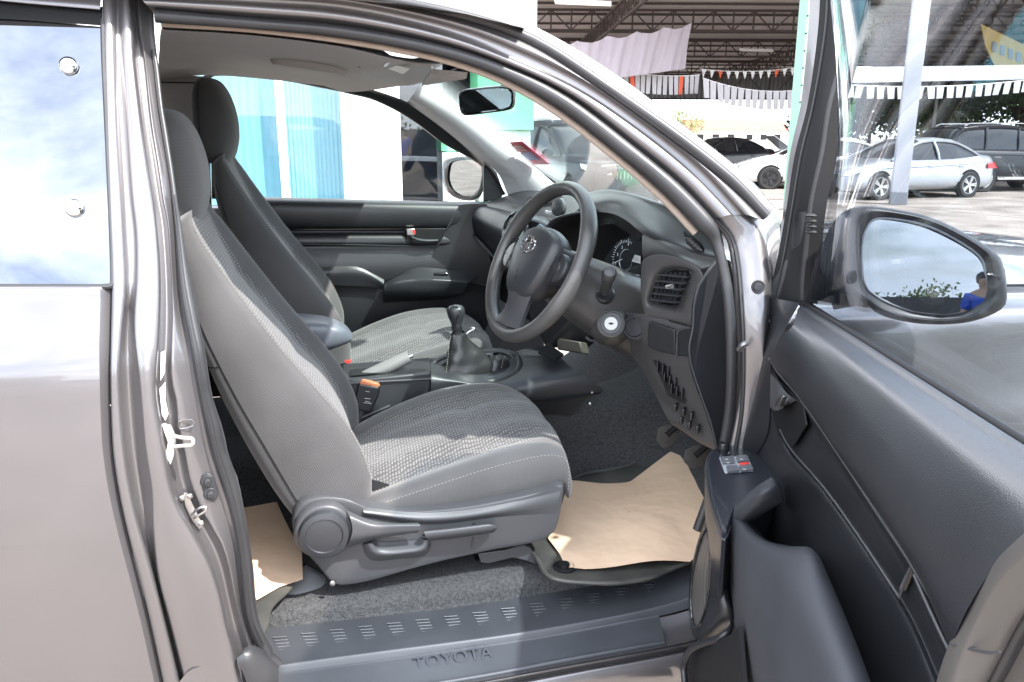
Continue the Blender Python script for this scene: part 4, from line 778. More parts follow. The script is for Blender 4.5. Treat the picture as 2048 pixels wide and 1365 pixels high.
# gauges
gp = rw((1196, 566, .63), (1208, 520, .62), (1234, 484, .575), (1262, 472, .52), (1288, 472, .45), (1289, 610, .44), (1252, 622, .50), (1216, 606, .58))
m = M(); m.prism(gp, (.012, .004, -.004)); ga = m.obj('gauge_cluster', gloss, da)
gn = (gp[3]-gp[0]).cross(gp[5]-gp[0]).normalized(); gn = gn if gn.x < 0 else -gn
def gpt(px, py, l=.0): r = ray(px, py); o_ = gp[0]+gn*(.001+l); t = (o_+gn*.008-CAM).dot(gn)/r.dot(gn); return CAM+r*t
dial = mat('dial_marking', (.75, .78, .80), .4); dimm = mat('dial_ring', (.30, .36, .40), .25, .5)
gc = (1252, 521)
m = M(); m.tube([gpt(gc[0]+13*math.cos(t)+1.5*math.sin(t), gc[1]-22*math.sin(t)-0*math.cos(t)) for t in [2*math.pi*i/32 for i in range(32)]], .0012, 6, 1, closed=True); m.obj('dial_ring', dimm, ga)
m = M()
for i in range(25):
    t = R(200-i*7.5); m.bar(gpt(gc[0]+24*math.cos(t), gc[1]-36*math.sin(t)), gpt(gc[0]+(27 if i % 4 else 29)*math.cos(t), gc[1]-(40 if i % 4 else 43)*math.sin(t)), .0008)
m.bar(gpt(1224, 528), gpt(1244, 519), .0014)
m.obj('dial_marks', dial, ga)
ex_ = (gpt(1270, 500)-gpt(1250, 500)); ez_ = V((0, 0, 1))-gn*gn.z
for ch, x, y in (('2', 1234, 512), ('3', 1243, 498), ('4', 1255, 492), ('5', 1268, 491), ('1', 1230, 530)): text(ch, .010, gpt(x, y, .001), ex_, ez_, dial, ga, 'dial_numeral', .0002)
m = M(); m.prism([gpt(*q, .006) for q in ((1264, 523), (1270, 510), (1281, 513), (1281, 528))], gn*.0006); m.obj('cluster_sticker', lab, ga)
m = M()
for k_ in range(3): m.bar(gpt(1267, 520-k_*3, .0072), gpt(1278, 523-k_*3, .0072), .0006)
m.obj('sticker_print', black, ga)
m = M(); m.tube([gpt(*q, .001) for q in ((1243, 560), (1250, 552), (1262, 548), (1280, 552))], .0007, 5, 3); m.tube([gpt(*q, .001) for q in ((1250, 580), (1262, 590), (1276, 588), (1284, 578))], .0009, 5, 3); m.tube([gpt(1253, 562, .001), gpt(1261, 558, .001)], .0008, 4, 1); m.tube([gpt(1257, 556, .001), gpt(1257, 566, .001)], .0008, 4, 1); m.obj('warning_symbols', dial, ga)
m = M(); m.prism([gpt(*q, .0008) for q in ((1264, 552), (1282, 556), (1282, 574), (1266, 572))], gn*.0006); m.obj('info_display', mat('lcd', (.03, .045, .07), .1), ga)
# upper wing of the fascia
fasc = mat('warm_grey_fascia', (.048, .047, .048), .42, spec=.5, bumps=[('vor', 620, .25, .0003)])
m = M(); m.grid([rw((1284, 467, .42), (1334, 484, .31), (1392, 504, .21), (1443, 518, .135)), rw((1284, 484, .41), (1330, 494, .305), (1376, 514, .225), (1428, 530, .145)), rw((1285, 508, .40), (1316, 508, .33), (1356, 516, .25), (1402, 538, .165)), rw((1288, 524, .41), (1318, 513, .345), (1358, 521, .265), (1400, 542, .18))], 26, 5); m.obj('fascia_wing', fasc, da, solid=.004, off=1)
OUT = [(1287, 522), (1312, 510), (1354, 516), (1400, 540), (1402, 566), (1393, 592), (1388, 622), (1384, 652), (1362, 646), (1330, 638), (1294, 629), (1285, 606), (1282, 575), (1283, 545)]
MID = [(1304, 545), (1328, 530), (1356, 530), (1387, 541), (1392, 556), (1386, 585), (1373, 612), (1364, 628), (1350, 627), (1324, 621), (1297, 614), (1292, 598), (1295, 580), (1299, 560)]
INN = [(1316, 560), (1328, 546), (1350, 539), (1378, 541), (1382, 550), (1374, 570), (1364, 592), (1355, 611), (1344, 611), (1324, 608), (1302, 604), (1303, 594), (1308, 580), (1312, 570)]
def rg(L, k): return [A(x, y, k+(1402-x)*.00125) for x, y in L]
m = M(); m.grid([rg(OUT, .17), rg(OUT, .165), rg(MID, .165), rg([(x*.3+u*.7, y*.3+v*.7) for (x, y), (u, v) in zip(MID, INN)], .175), rg(INN, .185), rg(INN, .225)], 60, 4, cu=True); m.obj('vent_surround', fasc, da, ang=60)
m = M(); m.prism(rg(INN, .235), (.02, .02, 0)); vt = m.obj('air_vent', black, da)
m = M()
for i in range(5):
    f = (i+.6)/5.2; y = 542+66*f; xl = 1318-15*f; xr = 1381-27*f
    m.bar(A(xl, y-1, .27), A(xr, y+5, .20), .014, .0026)
for i in range(6):
    f = (i+.5)/6; m.bar(A(1318+58*f, 545, .285-.07*f), A(1304+47*f, 606, .285-.07*f), .0022, .006)
m.obj('vent_slats', plastic2, vt)
m = M(); m.prism(rw((1330, 572, .225), (1346, 568, .222), (1350, 574, .222), (1345, 579, .222), (1332, 578, .225)), (.006, .006, 0)); m.obj('vent_tab', steel, vt, bevel=.001)
# side demister slot
m = M(); m.prism(rw((1365, 462, .235), (1382, 474, .215), (1400, 490, .195), (1407, 506, .185), (1390, 504, .20), (1372, 488, .225)), (.01, .01, 0)); dm = m.obj('side_demister', black, da, bevel=.002)
m = M()
for i in range(5): m.bar(A(1369+i*6, 476+i*5.2, .222-.007*i), A(1383+i*5.5, 479+i*5.4, .210-.006*i), .0018, .003)
m.obj('demister_slats', plastic2, dm)
# lower fascia with button, lid, switch bank
LW = [[(1246, 624, .40), (1290, 630, .31), (1340, 644, .235), (1386, 656, .165)], [(1247, 632, .395), (1290, 638, .305), (1340, 652, .23), (1384, 664, .16)], [(1252, 665, .40), (1290, 680, .31), (1335, 697, .24), (1380, 700, .165)], [(1262, 706, .42), (1296, 716, .325), (1336, 732, .25), (1380, 736, .165)], [(1290, 748, .36), (1316, 770, .30), (1350, 790, .235), (1400, 796, .155)], [(1316, 800, .32), (1342, 815, .27), (1378, 838, .21), (1420, 848, .14)], [(1340, 846, .28), (1364, 860, .24), (1396, 882, .19), (1432, 898, .13)], [(1352, 850, .36), (1374, 866, .32), (1402, 886, .28), (1436, 902, .20)]]
m = M(); m.grid([rw(*q) for q in LW], 36, 5); lf = m.obj('lower_fascia', fasc, da, ang=70)
m = M(); m.grid([rw((1252, 640, .40), (1256, 690, .42), (1292, 750, .37), (1318, 804, .33), (1344, 850, .29)), [A(x, y, Y)+V((.09, .03, .02)) for x, y, Y in ((1252, 640, .40), (1256, 690, .42), (1292, 750, .37), (1318, 804, .33), (1344, 850, .29))], [A(x, y, Y)+V((.12, .30, .03)) for x, y, Y in ((1252, 640, .40), (1256, 690, .42), (1292, 750, .37), (1318, 804, .33), (1344, 850, .29))]], 20, 4); m.obj('fascia_underside', black, da)
m = M(); m.lathe([(.030, -.004), (.030, .004), (.026, .008), (.0215, .008), (.0205, .005), (.0195, .009), (.005, .0105), (.0005, .0105)], A(1272, 656, .345), (-.82, -.5, .15), 30, sx=1.15); m.obj('start_blank', plastic2, lf)
m = M(); m.prism(rw((1296, 644, .280), (1350, 660, .205), (1351, 712, .212), (1320, 704, .26), (1294, 694, .288)), (.02, .02, 0)); m.obj('coin_lid', plastic, lf, bevel=.004, seg=3)
m = M(); m.prism(rw((1354, 662, .202), (1362, 657, .19), (1381, 658, .155), (1376, 690, .156), (1375, 714, .160), (1356, 713, .204)), (.02, .02, 0)); m.obj('lid_end_cap', plastic, lf, bevel=.003)
m = M(); m.tube(rw((1352, 716, .204), (1354, 690, .202), (1356, 666, .198), (1366, 659, .182), (1382, 657, .154)), .0016, 6, 4); m.obj('lid_trim_line', plasticL, lf)
m = M(); m.prism(rw((1306, 720, .30), (1346, 738, .235), (1376, 800, .195), (1368, 808, .205), (1336, 792, .25)), (.012, .012, 0)); gl = m.obj('switch_bank', black, lf)
m = M()
for r_ in range(3):
    for c_2 in range(3):
        x = 1316+r_*14+c_2*10.5; y = 733+r_*22+c_2*5.5; m.box(A(x, y, .293-.0016*(x-1306)), (.0035, .0125, .024), Matrix.Rotation(R(-40), 3, 'Z'))
m.obj('switch_blank', plastic, gl, bevel=.0015)
m = M()
for c_2, (x, y) in enumerate(((1352, 815), (1368, 824), (1384, 832), (1364, 840), (1380, 850), (1396, 858))): m.box(A(x, y, .238-.0013*(x-1340)), (.006, .020, .018), Matrix.Rotation(R(-40), 3, 'Z'))
m.obj('lower_switch', gloss, lf, bevel=.002)
# end cap of the dashboard
ec_ = [(1443, 516), (1426, 532), (1398, 572), (1388, 614), (1386, 656), (1379, 690), (1380, 716), (1384, 736), (1402, 790), (1422, 846), (1436, 902), (1460, 900), (1474, 800), (1474, 640), (1462, 540)]
m = M(); m.prism([A(x, y, .128) for x, y in ec_], (.0, .012, 0)); m.obj('dash_end_cap', plastic, da, bevel=.002)
m = M(); m.tube([A(x, y, .127) for x, y in ec_[:11]], .0017, 6, 4); m.obj('end_cap_edge', plasticL, da)

# ================= CONSOLE =================
co = empty('centre_console', (.2, .9, .7), parent=truck)
# rear box with handbrake slot
m = M(); m.hexa([A(700, 860, .80), A(862, 812, .80), A(862, 812, 1.0), A(700, 860, 1.0), A(684, 762, .80), A(862, 745, .80), A(862, 715, 1.0), A(684, 728, 1.0)]); m.obj('console_box', plastic2, co, bevel=.006, seg=3)
m = M(); m.tube([A(684, 768, .797), A(862, 758, .797)], .003, 8, 3); m.tube([A(690, 850, .797), A(780, 812, .797)], .004, 8, 3); m.obj('box_edge', plasticL, co)
m = M(); m.prism([A(700, 756, .83)+V((0, 0, .004)), A(740, 752, .83)+V((0, 0, .004)), A(790, 750, .84)+V((0, 0, .004)), A(800, 740, .89)+V((0, 0, .004)), A(760, 738, .92)+V((0, 0, .004)), A(700, 744, .90)+V((0, 0, .004))], (0, 0, .002)); m.obj('handbrake_slot', black, co, bevel=.002)
m = M(); m.tube([A(806, 744, .85), A(832, 742, .85), A(826, 736, .89), A(800, 738, .89)], .0015, 5, 1, closed=True); m.obj('switch_outline', black, co)
# front console around the gaiter, sloping down to the dash
m = M()
m.grid([rw((862, 812, .80), (920, 830, .80), (1000, 822, .80), (1060, 808, .79), (1130, 800, .775), (1196, 790, .76)), rw((862, 770, .79), (920, 772, .79), (1000, 790, .79), (1060, 798, .78), (1130, 788, .765), (1205, 779, .75)), rw((862, 756, .795), (920, 764, .79), (1000, 778, .785), (1050, 778, .78), (1110, 762, .77), (1166, 748, .765)), rw((862, 748, .81), (920, 758, .81), (990, 766, .81), (1040, 762, .80), (1090, 746, .80), (1140, 733, .80)), rw((862, 735, .88), (920, 742, .88), (985, 745, .88), (1035, 735, .88), (1080, 722, .88), (1120, 712, .88)), rw((862, 716, .99), (910, 718, .99), (970, 716, .99), (1020, 706, .99), (1060, 696, .99), (1100, 690, .99))], 50, 5)
m.obj('console_top', plastic2, co, ang=60)
m = M(); m.grid([rw((862, 812, .81), (1000, 824, .81), (1060, 810, .80), (1180, 792, .77)), rw((900, 900, .82), (1000, 880, .82), (1080, 850, .81), (1132, 842, .79))], 16, 3); m.obj('console_side', plastic, co)
for q in ((1184, 785, .76), (1180, 808, .76)):
    m = M(); m.lathe([(.005, 0), (.005, .004), (.002, .006)], A(*q), (-.2, -1, 0), 12); m.obj('console_screw', steel, co)
m = M(); m.prism(rw((1076, 708, .86), (1096, 690, .90), (1128, 712, .84), (1110, 724, .80)), (0, 0, .006)); m.obj('cubby', black, co, bevel=.002)
# gear lever, boot, surround
def ringp(cx, cy, rx, ry, Y, n=20, ex=.75, dz=0):
    o = []
    for i in range(n):
        t = 2*math.pi*i/n; x, y = math.cos(t), math.sin(t); X_ = cx+rx*math.copysign(abs(x)**ex, x); Y_ = cy+ry*math.copysign(abs(y)**ex, y)-.10*(X_-cx)
        p = A(X_, Y_, Y-.0021*(Y_+.10*(X_-cx)-cy)*1.0); o.append(p+V((0, 0, dz)))
    return o
m = M(); m.grid([ringp(950, 737, 96, 36, .89, dz=-.008), ringp(950, 736, 93, 34, .89, dz=.004), ringp(950, 735, 86, 29, .89, dz=.005), ringp(950, 735, 82, 26, .89, dz=-.008)], 60, 4, cu=True); m.obj('gaiter_surround', plastic, co)
m = M(); m.grid([ringp(950, 735, 84, 27, .89), ringp(950, 734, 70, 22, .89, dz=.0)], 50, 3, cu=True); m.obj('gaiter_lip', boot, co)
gb = empty('gear_lever', A(920, 700, .89), parent=truck)
random.seed(4)
def bring(cx, cy, rx, ry, Y, seed=0):
    o = []
    for i in range(24):
        t = 2*math.pi*i/24; k = 1+.07*math.sin(3*t+seed)+.04*math.sin(5*t+2*seed); o.append(A(cx+rx*k*math.cos(t), cy+ry*k*math.sin(t)-.1*rx*math.cos(t), Y-.0020*ry*k*math.sin(t)))
    return o
m = M(); m.grid([bring(935, 744, 45, 18, .89, 0), bring(934, 730, 46, 17, .89, .6), bring(932, 718, 40, 14, .89, 1.4), bring(927, 706, 35, 12, .89, 2.0), bring(925, 696, 27, 9, .89, 2.8), bring(920, 684, 21, 7, .89, 3.4), bring(918, 676, 17, 6, .89, 4), bring(917, 669, 15, 5, .89, 4.3), bring(917, 665, 12, 4, .89, 4.3)], 72, 5, cu=True); m.obj('gaiter', boot, gb, ang=80)
m = M(); m.grid([bring(1000, 742, 30, 14, .91, 1), bring(1000, 726, 27, 11, .91, 2), bring(996, 714, 18, 8, .91, 3), bring(992, 708, 6, 3, .91, 3)], 50, 5, cu=True); m.obj('transfer_gaiter', boot, gb, ang=80)
m = M(); m.dashes([p for p in rw((902, 672, .87), (897, 695, .865), (896, 715, .86), (893, 740, .85), (892, 757, .85))], .004, .003, .0009); m.dashes(rw((1010, 712, .90), (1005, 725, .89), (1003, 738, .88)), .004, .003, .0008); m.obj('gaiter_stitching', thread, gb)
ka = A(915, 668, .89); kb = A(911, 612, .89); kx = (kb-ka).normalized(); kl = (kb-ka).length
m = M(); m.lathe([(.0135, 0), (.0135, .15*kl), (.0165, .18*kl), (.0155, .32*kl), (.0180, .45*kl), (.0235, .62*kl), (.0255, .78*kl), (.0245, .90*kl), (.0195, .98*kl), (.010, 1.02*kl), (.0005, 1.02*kl)], ka, kx, 28, ref=(1, 0, 0), sx=.92); kn = m.obj('gear_knob', plastic2, gb, ang=70)
m = M(); m.tube([kb+V((-.016, -.010, .0)), kb+V((-.006, -.016, .001))+kx*.002, kb+V((.008, -.019, -.004))+V((0, 0, -.006)), kb+V((.004, -.024, -.020)), kb+V((-.004, -.019, -.046)), kb+V((-.004, -.0165, -.062))], [.0008, .0020, .0022, .0020, .0016, .0008], 8, 5); m.obj('knob_groove', gloss, kn)
# rod lever beside
m = M(); m.tube(rw((930, 672, .93), (938, 664, .93), (944, 661, .93)), .004, 8, 3); m.lathe([(.008, 0), (.009, .005), (.005, .010), (.0005, .011)], A(944, 661, .93), (.8, 0, .5), 16); m.obj('release_rod', steel, gb)
# handbrake
hb_ = empty('handbrake', A(700, 762, .86), parent=truck)
m = M(); m.tube(rw((694, 762, .86), (716, 758, .86), (742, 748, .86)), [.006, .010, .013], 12, 4); m.obj('brake_arm', plastic, hb_)
m = M(); m.tube(rw((716, 757, .86), (742, 748, .86), (775, 734, .86), (800, 722, .86), (818, 714, .86)), [.012, .017, .019, .0185, .018], 16, 5); m.obj('brake_grip', mat('grip_rubber', (.17, .168, .165), .5, bumps=[('vor', 480, .5, .0006)]), hb_)
m = M(); m.tube(rw((817, 714, .86), (825, 711, .86)), [.007, .007], 14, 1); m.obj('brake_button', steel, hb_)
# armrest lid
m = M(); m.grid([rw((560, 640, .86), (610, 640, .86), (650, 643, .86), (685, 653, .86), (703, 668, .87)), rw((565, 625, .94), (612, 628, .94), (655, 634, .94), (688, 648, .93), (704, 666, .91)), rw((560, 660, .82), (605, 655, .82), (650, 655, .82), (684, 664, .83), (704, 674, .86)), rw((560, 690, .82), (600, 690, .82), (645, 692, .82), (678, 690, .83), (703, 682, .86))][1:2]+[rw((560, 640, .86), (610, 640, .86), (650, 643, .86), (685, 653, .86), (703, 668, .87)), rw((560, 660, .82), (605, 655, .82), (650, 655, .82), (684, 664, .83), (704, 674, .86)), rw((560, 690, .82), (600, 690, .82), (645, 692, .82), (678, 690, .83), (703, 682, .86)), rw((570, 760, .83), (610, 730, .83), (640, 712, .84), (662, 700, .86), (690, 690, .89))], 26, 5); m.obj('armrest_lid', mat('armrest_vinyl', (.10, .11, .13), .4, bumps=[('vor', 480, .4, .0005)]), co)
# small control box and bracket beyond the console, by the passenger footwell
m = M(); m.prism(rw((1090, 646, .95), (1112, 640, .95), (1134, 652, .95), (1130, 662, .95), (1110, 668, .95)), (.02, .02, -.02)); m.obj('relay_box', mat('dark_brown', (.08, .07, .06), .5), da, bevel=.004)
m = M(); m.prism(rw((1112, 676, .92), (1160, 684, .88), (1166, 708, .87), (1114, 700, .92)), (.03, .02, -.01)); m.obj('bracket', mat('brownish', (.04, .036, .032), .5), da, bevel=.004)
# pedals
for nm, o in (('clutch_pedal', [(1311, 882), (1316, 856), (1334, 848), (1356, 852), (1352, 872), (1338, 890), (1322, 895)]), ('brake_pedal', [(1366, 924), (1370, 900), (1390, 889), (1414, 894), (1412, 912), (1396, 932), (1378, 936)])):
    q = [A(x, y, .46) for x, y in o] if nm[0] == 'c' else [A(x, y, .36) for x, y in o]
    pe = empty(nm, q[0], parent=truck)
    m = M(); m.prism([p+V((-.05*(p.z-q[0].z), 0, 0)) for p in q], (.012, .006, -.008)); m.obj('pedal_pad', mat('pedal_rubber', (.07, .068, .064), .65, bumps=[('vor', 200, .8, .002)]), pe, bevel=.003)
    c = sum(q, V((0, 0, 0)))/len(q); m = M(); m.tube([c, c+V((.06, 0, .06)), c+V((.10, .0, .20))], .008, 8, 4); m.obj('pedal_arm', black, pe)
# ================= LOOSE THINGS INSIDE =================
def sheet(outl, z0, name, mt, bumpf, sol=.0006, label=None, cat=None, n=26):
    """flat sheet with an outline traced at floor height and gentle waves"""
    P = [AZ(x, y, z0) for x, y in outl]; c = sum(P, V((0, 0, 0)))/len(P); c.z = z0
    ring = [[V((c.x+(p.x-c.x)*k, c.y+(p.y-c.y)*k, z0+bumpf(c.x+(p.x-c.x)*k, c.y+(p.y-c.y)*k))) for p in rs(P, 120, True, lin=False)[:-1] + []] for k in [1, .97, .9, .8, .7, .6, .5, .4, .3, .2, .1, .01]]
    m = M(); m.rawgrid(ring, cu=True); o = m.obj(name, mt, None, solid=sol, ang=60); return tag(o, label, cat)
zf = .588
def dens(L):   # keep corners crisp: double the points
    o = []
    for i, p in enumerate(L):
        q = L[(i+1) % len(L)]; o.append(p); o.append((p[0]*.96+q[0]*.04, p[1]*.96+q[1]*.04)); o.append((p[0]*.5+q[0]*.5, p[1]*.5+q[1]*.5)); o.append((p[0]*.04+q[0]*.96, p[1]*.04+q[1]*.96))
    return o
sheet(dens([(1136, 963), (1200, 964), (1258, 962), (1300, 942), (1352, 918), (1385, 945), (1418, 975), (1440, 1040), (1410, 1080), (1382, 1126), (1320, 1127), (1240, 1131), (1170, 1133), (1132, 1130), (1118, 1102), (1096, 1074), (1112, 1040), (1126, 1005)]), .602, 'paper_mat', papm, lambda x, y: .010*math.sin(9*x+4)*math.cos(7*y+1) + .004*math.sin(23*x-11*y) + .035*max(0, (x-.80))/.2, label='brown kraft paper sheet spread on the driver footwell mat', cat='paper sheet')
sheet(dens([(440, 1010), (486, 1014), (553, 1000), (580, 1060), (604, 1110), (606, 1162), (560, 1178), (512, 1204), (470, 1215), (420, 1120)]), .60, 'paper_mat', papm, lambda x, y: .006*math.sin(12*x)*math.cos(10*y), label='brown kraft paper sheet lying on the floor behind the driver seat', cat='paper sheet')
mo = [(1052, 1088), (1098, 1068), (1140, 960), (1260, 935), (1360, 905), (1430, 950), (1450, 1040), (1430, 1110), (1384, 1126), (1340, 1140), (1300, 1154), (1240, 1163), (1180, 1166), (1118, 1163), (1090, 1148), (1074, 1120)]
matm = mat('mat_rubber', (.030, .031, .030), .4, spec=.5, vary=(14, .5, (.075, .072, .062)))
def mf(x, y): return .004*math.sin(18*x) + .03*max(0, (x-.82))/.2
o = sheet(mo, .585, 'floor_mat', matm, mf, sol=.004, label='black rubber floor mat under the kraft paper, edge curling by the sill', cat='floor mat')
mt_ = o
m = M(); P = [AZ(x, y, .592)+V((0, 0, mf(AZ(x, y, .592).x, 0))) for x, y in mo]; m.tube(P, .005, 8, 4, closed=True); m.obj('mat_rim', matm, mt_)
c = AZ(1129, 1135, .592); m = M(); m.lathe([(.026, 0), (.026, .003), (.020, .005), (.018, .003), (.012, .003), (.011, .010), (.0005, .011)], c, (0, 0, 1), 26); m.obj('mat_clip', black, mt_)
sheet([(440, 1240), (505, 1206), (560, 1180), (590, 1168), (575, 1190), (545, 1222), (535, 1262), (500, 1300)], .592, 'floor_mat', matm, lambda x, y: .004*math.sin(40*x), sol=.004, label='corner of a dark rubber mat beside the rear paper sheet', cat='floor mat')

# ================= DRIVER DOOR (open) =================
dd = empty('driver_door', dH, parent=truck)
dd['label'] = 'open driver door with charcoal trim facing the cabin'
def dr_(L, off): return [D(x, y, o) for (x, y), o in zip(L, off if isinstance(off, (list, tuple)) else [off]*len(L))]
def mixL(a, b, t): return [(x1*(1-t)+x2*t, y1*(1-t)+y2*t) for (x1, y1), (x2, y2) in zip(a, b)]
B0 = [(1603, 610), (1700, 670), (1850, 766), (2048, 892), (2230, 1005)]      # belt seal
B1 = [(1596, 618), (1694, 682), (1842, 782), (2030, 905), (2160, 985)]
B2 = [(1590, 640), (1676, 708), (1812, 826), (1950, 948), (2066, 1052)]
B3 = [(1583, 655), (1650, 735), (1770, 880), (1890, 1022), (1990, 1132)]
B4 = [(1562, 676), (1630, 775), (1735, 930), (1860, 1102), (1942, 1206)]
B5 = [(1548, 700), (1612, 795), (1706, 937), (1830, 1120), (1915, 1262)]
B6 = [(1539, 720), (1602, 797), (1686, 920), (1820, 1120), (1905, 1300)]
m = M(); m.grid([dr_(B0, .005), dr_(B0, .018), dr_(B1, .030), dr_(mixL(B1, B2, .4), .050), dr_(B2, .070), dr_(B3, .088), dr_(B4, .096), dr_(B5, .094), dr_(B6, .084), dr_([(x-1, y+4) for x, y in B6], .074)], 60, 5)
m.obj('upper_trim_pad', padm, dd, ang=60)
C0 = [(x-3, y+5) for x, y in B6]
C1 = [(1540, 745), (1592, 830), (1672, 945), (1806, 1150), (1905, 1370)]
C2 = [(1546, 800), (1581, 898), (1649, 977), (1797, 1192), (1890, 1390)]
C3 = [(1545, 812), (1574, 904), (1642, 985), (1790, 1202), (1880, 1400)]
C4 = [(1520, 860), (1548, 930), (1610, 1040), (1752, 1290), (1850, 1480)]
C5 = [(1480, 900), (1512, 1010), (1570, 1150), (1690, 1420), (1800, 1640)]
C6 = [(1440, 960), (1470, 1120), (1520, 1300), (1600, 1550), (1700, 1800)]
C7 = [(1415, 1020), (1440, 1220), (1480, 1420), (1540, 1700), (1600, 1950)]
m = M(); m.grid([dr_(C0, .074), dr_(mixL(C0, C1, .25), .060), dr_(C1, .060), dr_(mixL(C1, C2, .8), .060), dr_(C2, .062), dr_(C3, .070), dr_(mixL(C3, C4, .5), .072), dr_(C4, .074), dr_(C5, [.078, .078, .08, .08, .08]), dr_(C6, .09), dr_(C7, .10)], 56, 5)
m.obj('middle_trim', plastic, dd, ang=50)
# front end of the trim, wrapping toward the hinge
E0 = [(1534, 600), (1520, 650), (1500, 712), (1478, 790), (1456, 868), (1440, 930), (1420, 1000)]
E1 = [(1545, 596), (1536, 650), (1520, 712), (1498, 790), (1474, 868), (1455, 930), (1436, 1000)]
E2 = [(1600, 606), (1572, 655), (1545, 712), (1540, 790), (1535, 868), (1500, 930), (1470, 1000)]
e0 = [DU(x, y, .012) for x, y in E0]; e1 = [DU(x, y, .030) for x, y in E1]
def nof(p): return (p-dH).dot(dN)
e2 = [D(x, y, o) for (x, y), o in zip(E2, (.008, .05, .070, .072, .075, .08, .09))]
eb = [p - dN*max(.05, nof(p)-.01) for p in e0]
m = M(); m.grid([eb, [p-dN*.02 for p in e0], e0, e1, [a.lerp(b, .5)+dN*.004 for a, b in zip(e1, e2)], e2], 36, 5); m.obj('front_trim', plastic, dd, ang=60)
m = M(); m.tube(dr_([(1538, 718), (1560, 750), (1601, 797), (1685, 919), (1760, 1033), (1819, 1121), (1870, 1210), (1912, 1310)], .0755), [.0022, .003, .003, .003, .003, .003], 8, 5); m.obj('trim_bead', plasticL, dd)
m = M(); m.tube(dr_([(1560, 860), (1581, 898), (1649, 977), (1717, 1072), (1799, 1196)], .071), .0016, 6, 5); m.tube(dr_([(1822, 1134), (1803, 1182), (1799, 1196)], .071), .0018, 6, 3); m.tube(dr_([(1828, 1150), (1850, 1200), (1880, 1265), (1902, 1310)], .074), .002, 6, 3); m.obj('recess_bead', plasticL, dd)
m = M(); m.prism(dr_([(1819, 1131), (1825, 1138), (1806, 1183), (1797, 1178)], .066), -dN*.004); m.obj('recess_end', mat('dull_bronze', (.12, .10, .085), .5), dd, bevel=.001)
# inner release handle in its recess
m = M(); m.prism(dr_([(1541, 735), (1556, 760), (1585, 790), (1606, 812), (1612, 850), (1585, 895), (1565, 885), (1548, 862), (1540, 820), (1538, 775)], .071), -dN*.004); rcs = m.obj('handle_recess', black, dd, bevel=.002)
m = M(); m.grid([dr_([(1541, 748), (1540, 790), (1540, 815)], [.078, .080, .082]), dr_([(1553, 762), (1552, 800), (1552, 822)], [.088, .090, .092]), dr_([(1572, 785), (1570, 806), (1566, 816)], [.082, .086, .088]), dr_([(1590, 802), (1580, 808), (1572, 812)], [.074, .076, .078])], 14, 4); m.obj('release_handle', plasticL, rcs, solid=.003)
m = M(); m.prism(dr_([(1562, 800), (1570, 790), (1576, 793), (1566, 814), (1559, 812)], .092), dN*.008); m.obj('lock_knob', steel, rcs, bevel=.001)
# arm-rest with switch panel and pull
sp_o = [(1412, 925), (1416, 908), (1430, 895), (1452, 889), (1500, 892), (1530, 922), (1556, 962), (1520, 990), (1472, 1016), (1450, 1062), (1434, 1030), (1420, 985)]
def zpl(L, z, dz=0): return [AZ(x, y, z)+V((0, 0, dz)) for x, y in L]
zs = .895
P = zpl(sp_o, zs); c = sum(P, V((0, 0, 0)))/len(P)
m = M(); m.grid([[c+(p-c)*.01 for p in P], [c+(p-c)*.6+V((0, 0, .0)) for p in P], [c+(p-c)*.93 for p in P], [c+(p-c)*1.0+V((0, 0, -.004)) for p in P], [c+(p-c)*1.0+V((0, 0, -.02)) for p in P], [c+(p-c)*.96+V((0, 0, -.08)) for p in P], [c+(p-c)*.8+V((0, 0, -.15)) for p in P]], 60, 4, cu=True)
swp = m.obj('switch_panel', gloss if 0 else mat('satin_black_panel', (.018, .020, .026), .3), dd, ang=50)
m = M(); m.tube([c+(p-c)*1.0+V((0, 0, -.016)) for p in P[:8]+P[8:]], .002, 6, 4, closed=True); m.obj('panel_bead', plasticL, swp)
def key(L, mt, nm, h=.004, par=None): m = M(); m.prism(zpl(L, zs+.001), (0, 0, h)); return m.obj(nm, mt, par or swp, bevel=.001)
keym = mat('key_grey', (.10, .105, .115), .35)
kb0 = key([(1438, 916), (1496, 913), (1507, 944), (1450, 948)], mat('switch_bezel', (.30, .31, .34), .35), 'switch_bezel', .001)
key([(1441, 919), (1466, 917), (1469, 930), (1445, 931)], keym, 'window_switch', .006); key([(1472, 917), (1494, 915), (1498, 926), (1475, 928)], keym, 'window_switch', .006)
key([(1452, 937), (1475, 936), (1479, 946), (1455, 948)], keym, 'window_switch', .006); key([(1478, 936), (1503, 934), (1507, 944), (1482, 946)], keym, 'lock_switch', .006)
key([(1478, 929), (1497, 927), (1498, 930), (1480, 932)], redm, 'switch_indicator', .003)
m = M()
for x, y in ((1453, 919), (1456, 926), (1483, 919), (1489, 939)): m.bar(AZ(x-3, y, zs+.0078), AZ(x+3, y, zs+.0078), .003, .0004)
m.obj('switch_symbols', lab, kb0)
kp = AZ(1447, 908, zs); m = M(); m.lathe([(.014, -.004), (.013, .003), (.0085, .004), (.0085, .010), (.0105, .011), (.0105, .020), (.0095, .023), (.0045, .0235), (.003, .0225), (.0005, .0225)], kp, (0, 0, 1), 26); m.obj('mirror_adjuster', gloss, swp)
pm_ = mat('armrest_soft', (.030, .032, .038), .62, spec=.4, bumps=[('noise', 900, .25, .0006)], vary=(7, .08))
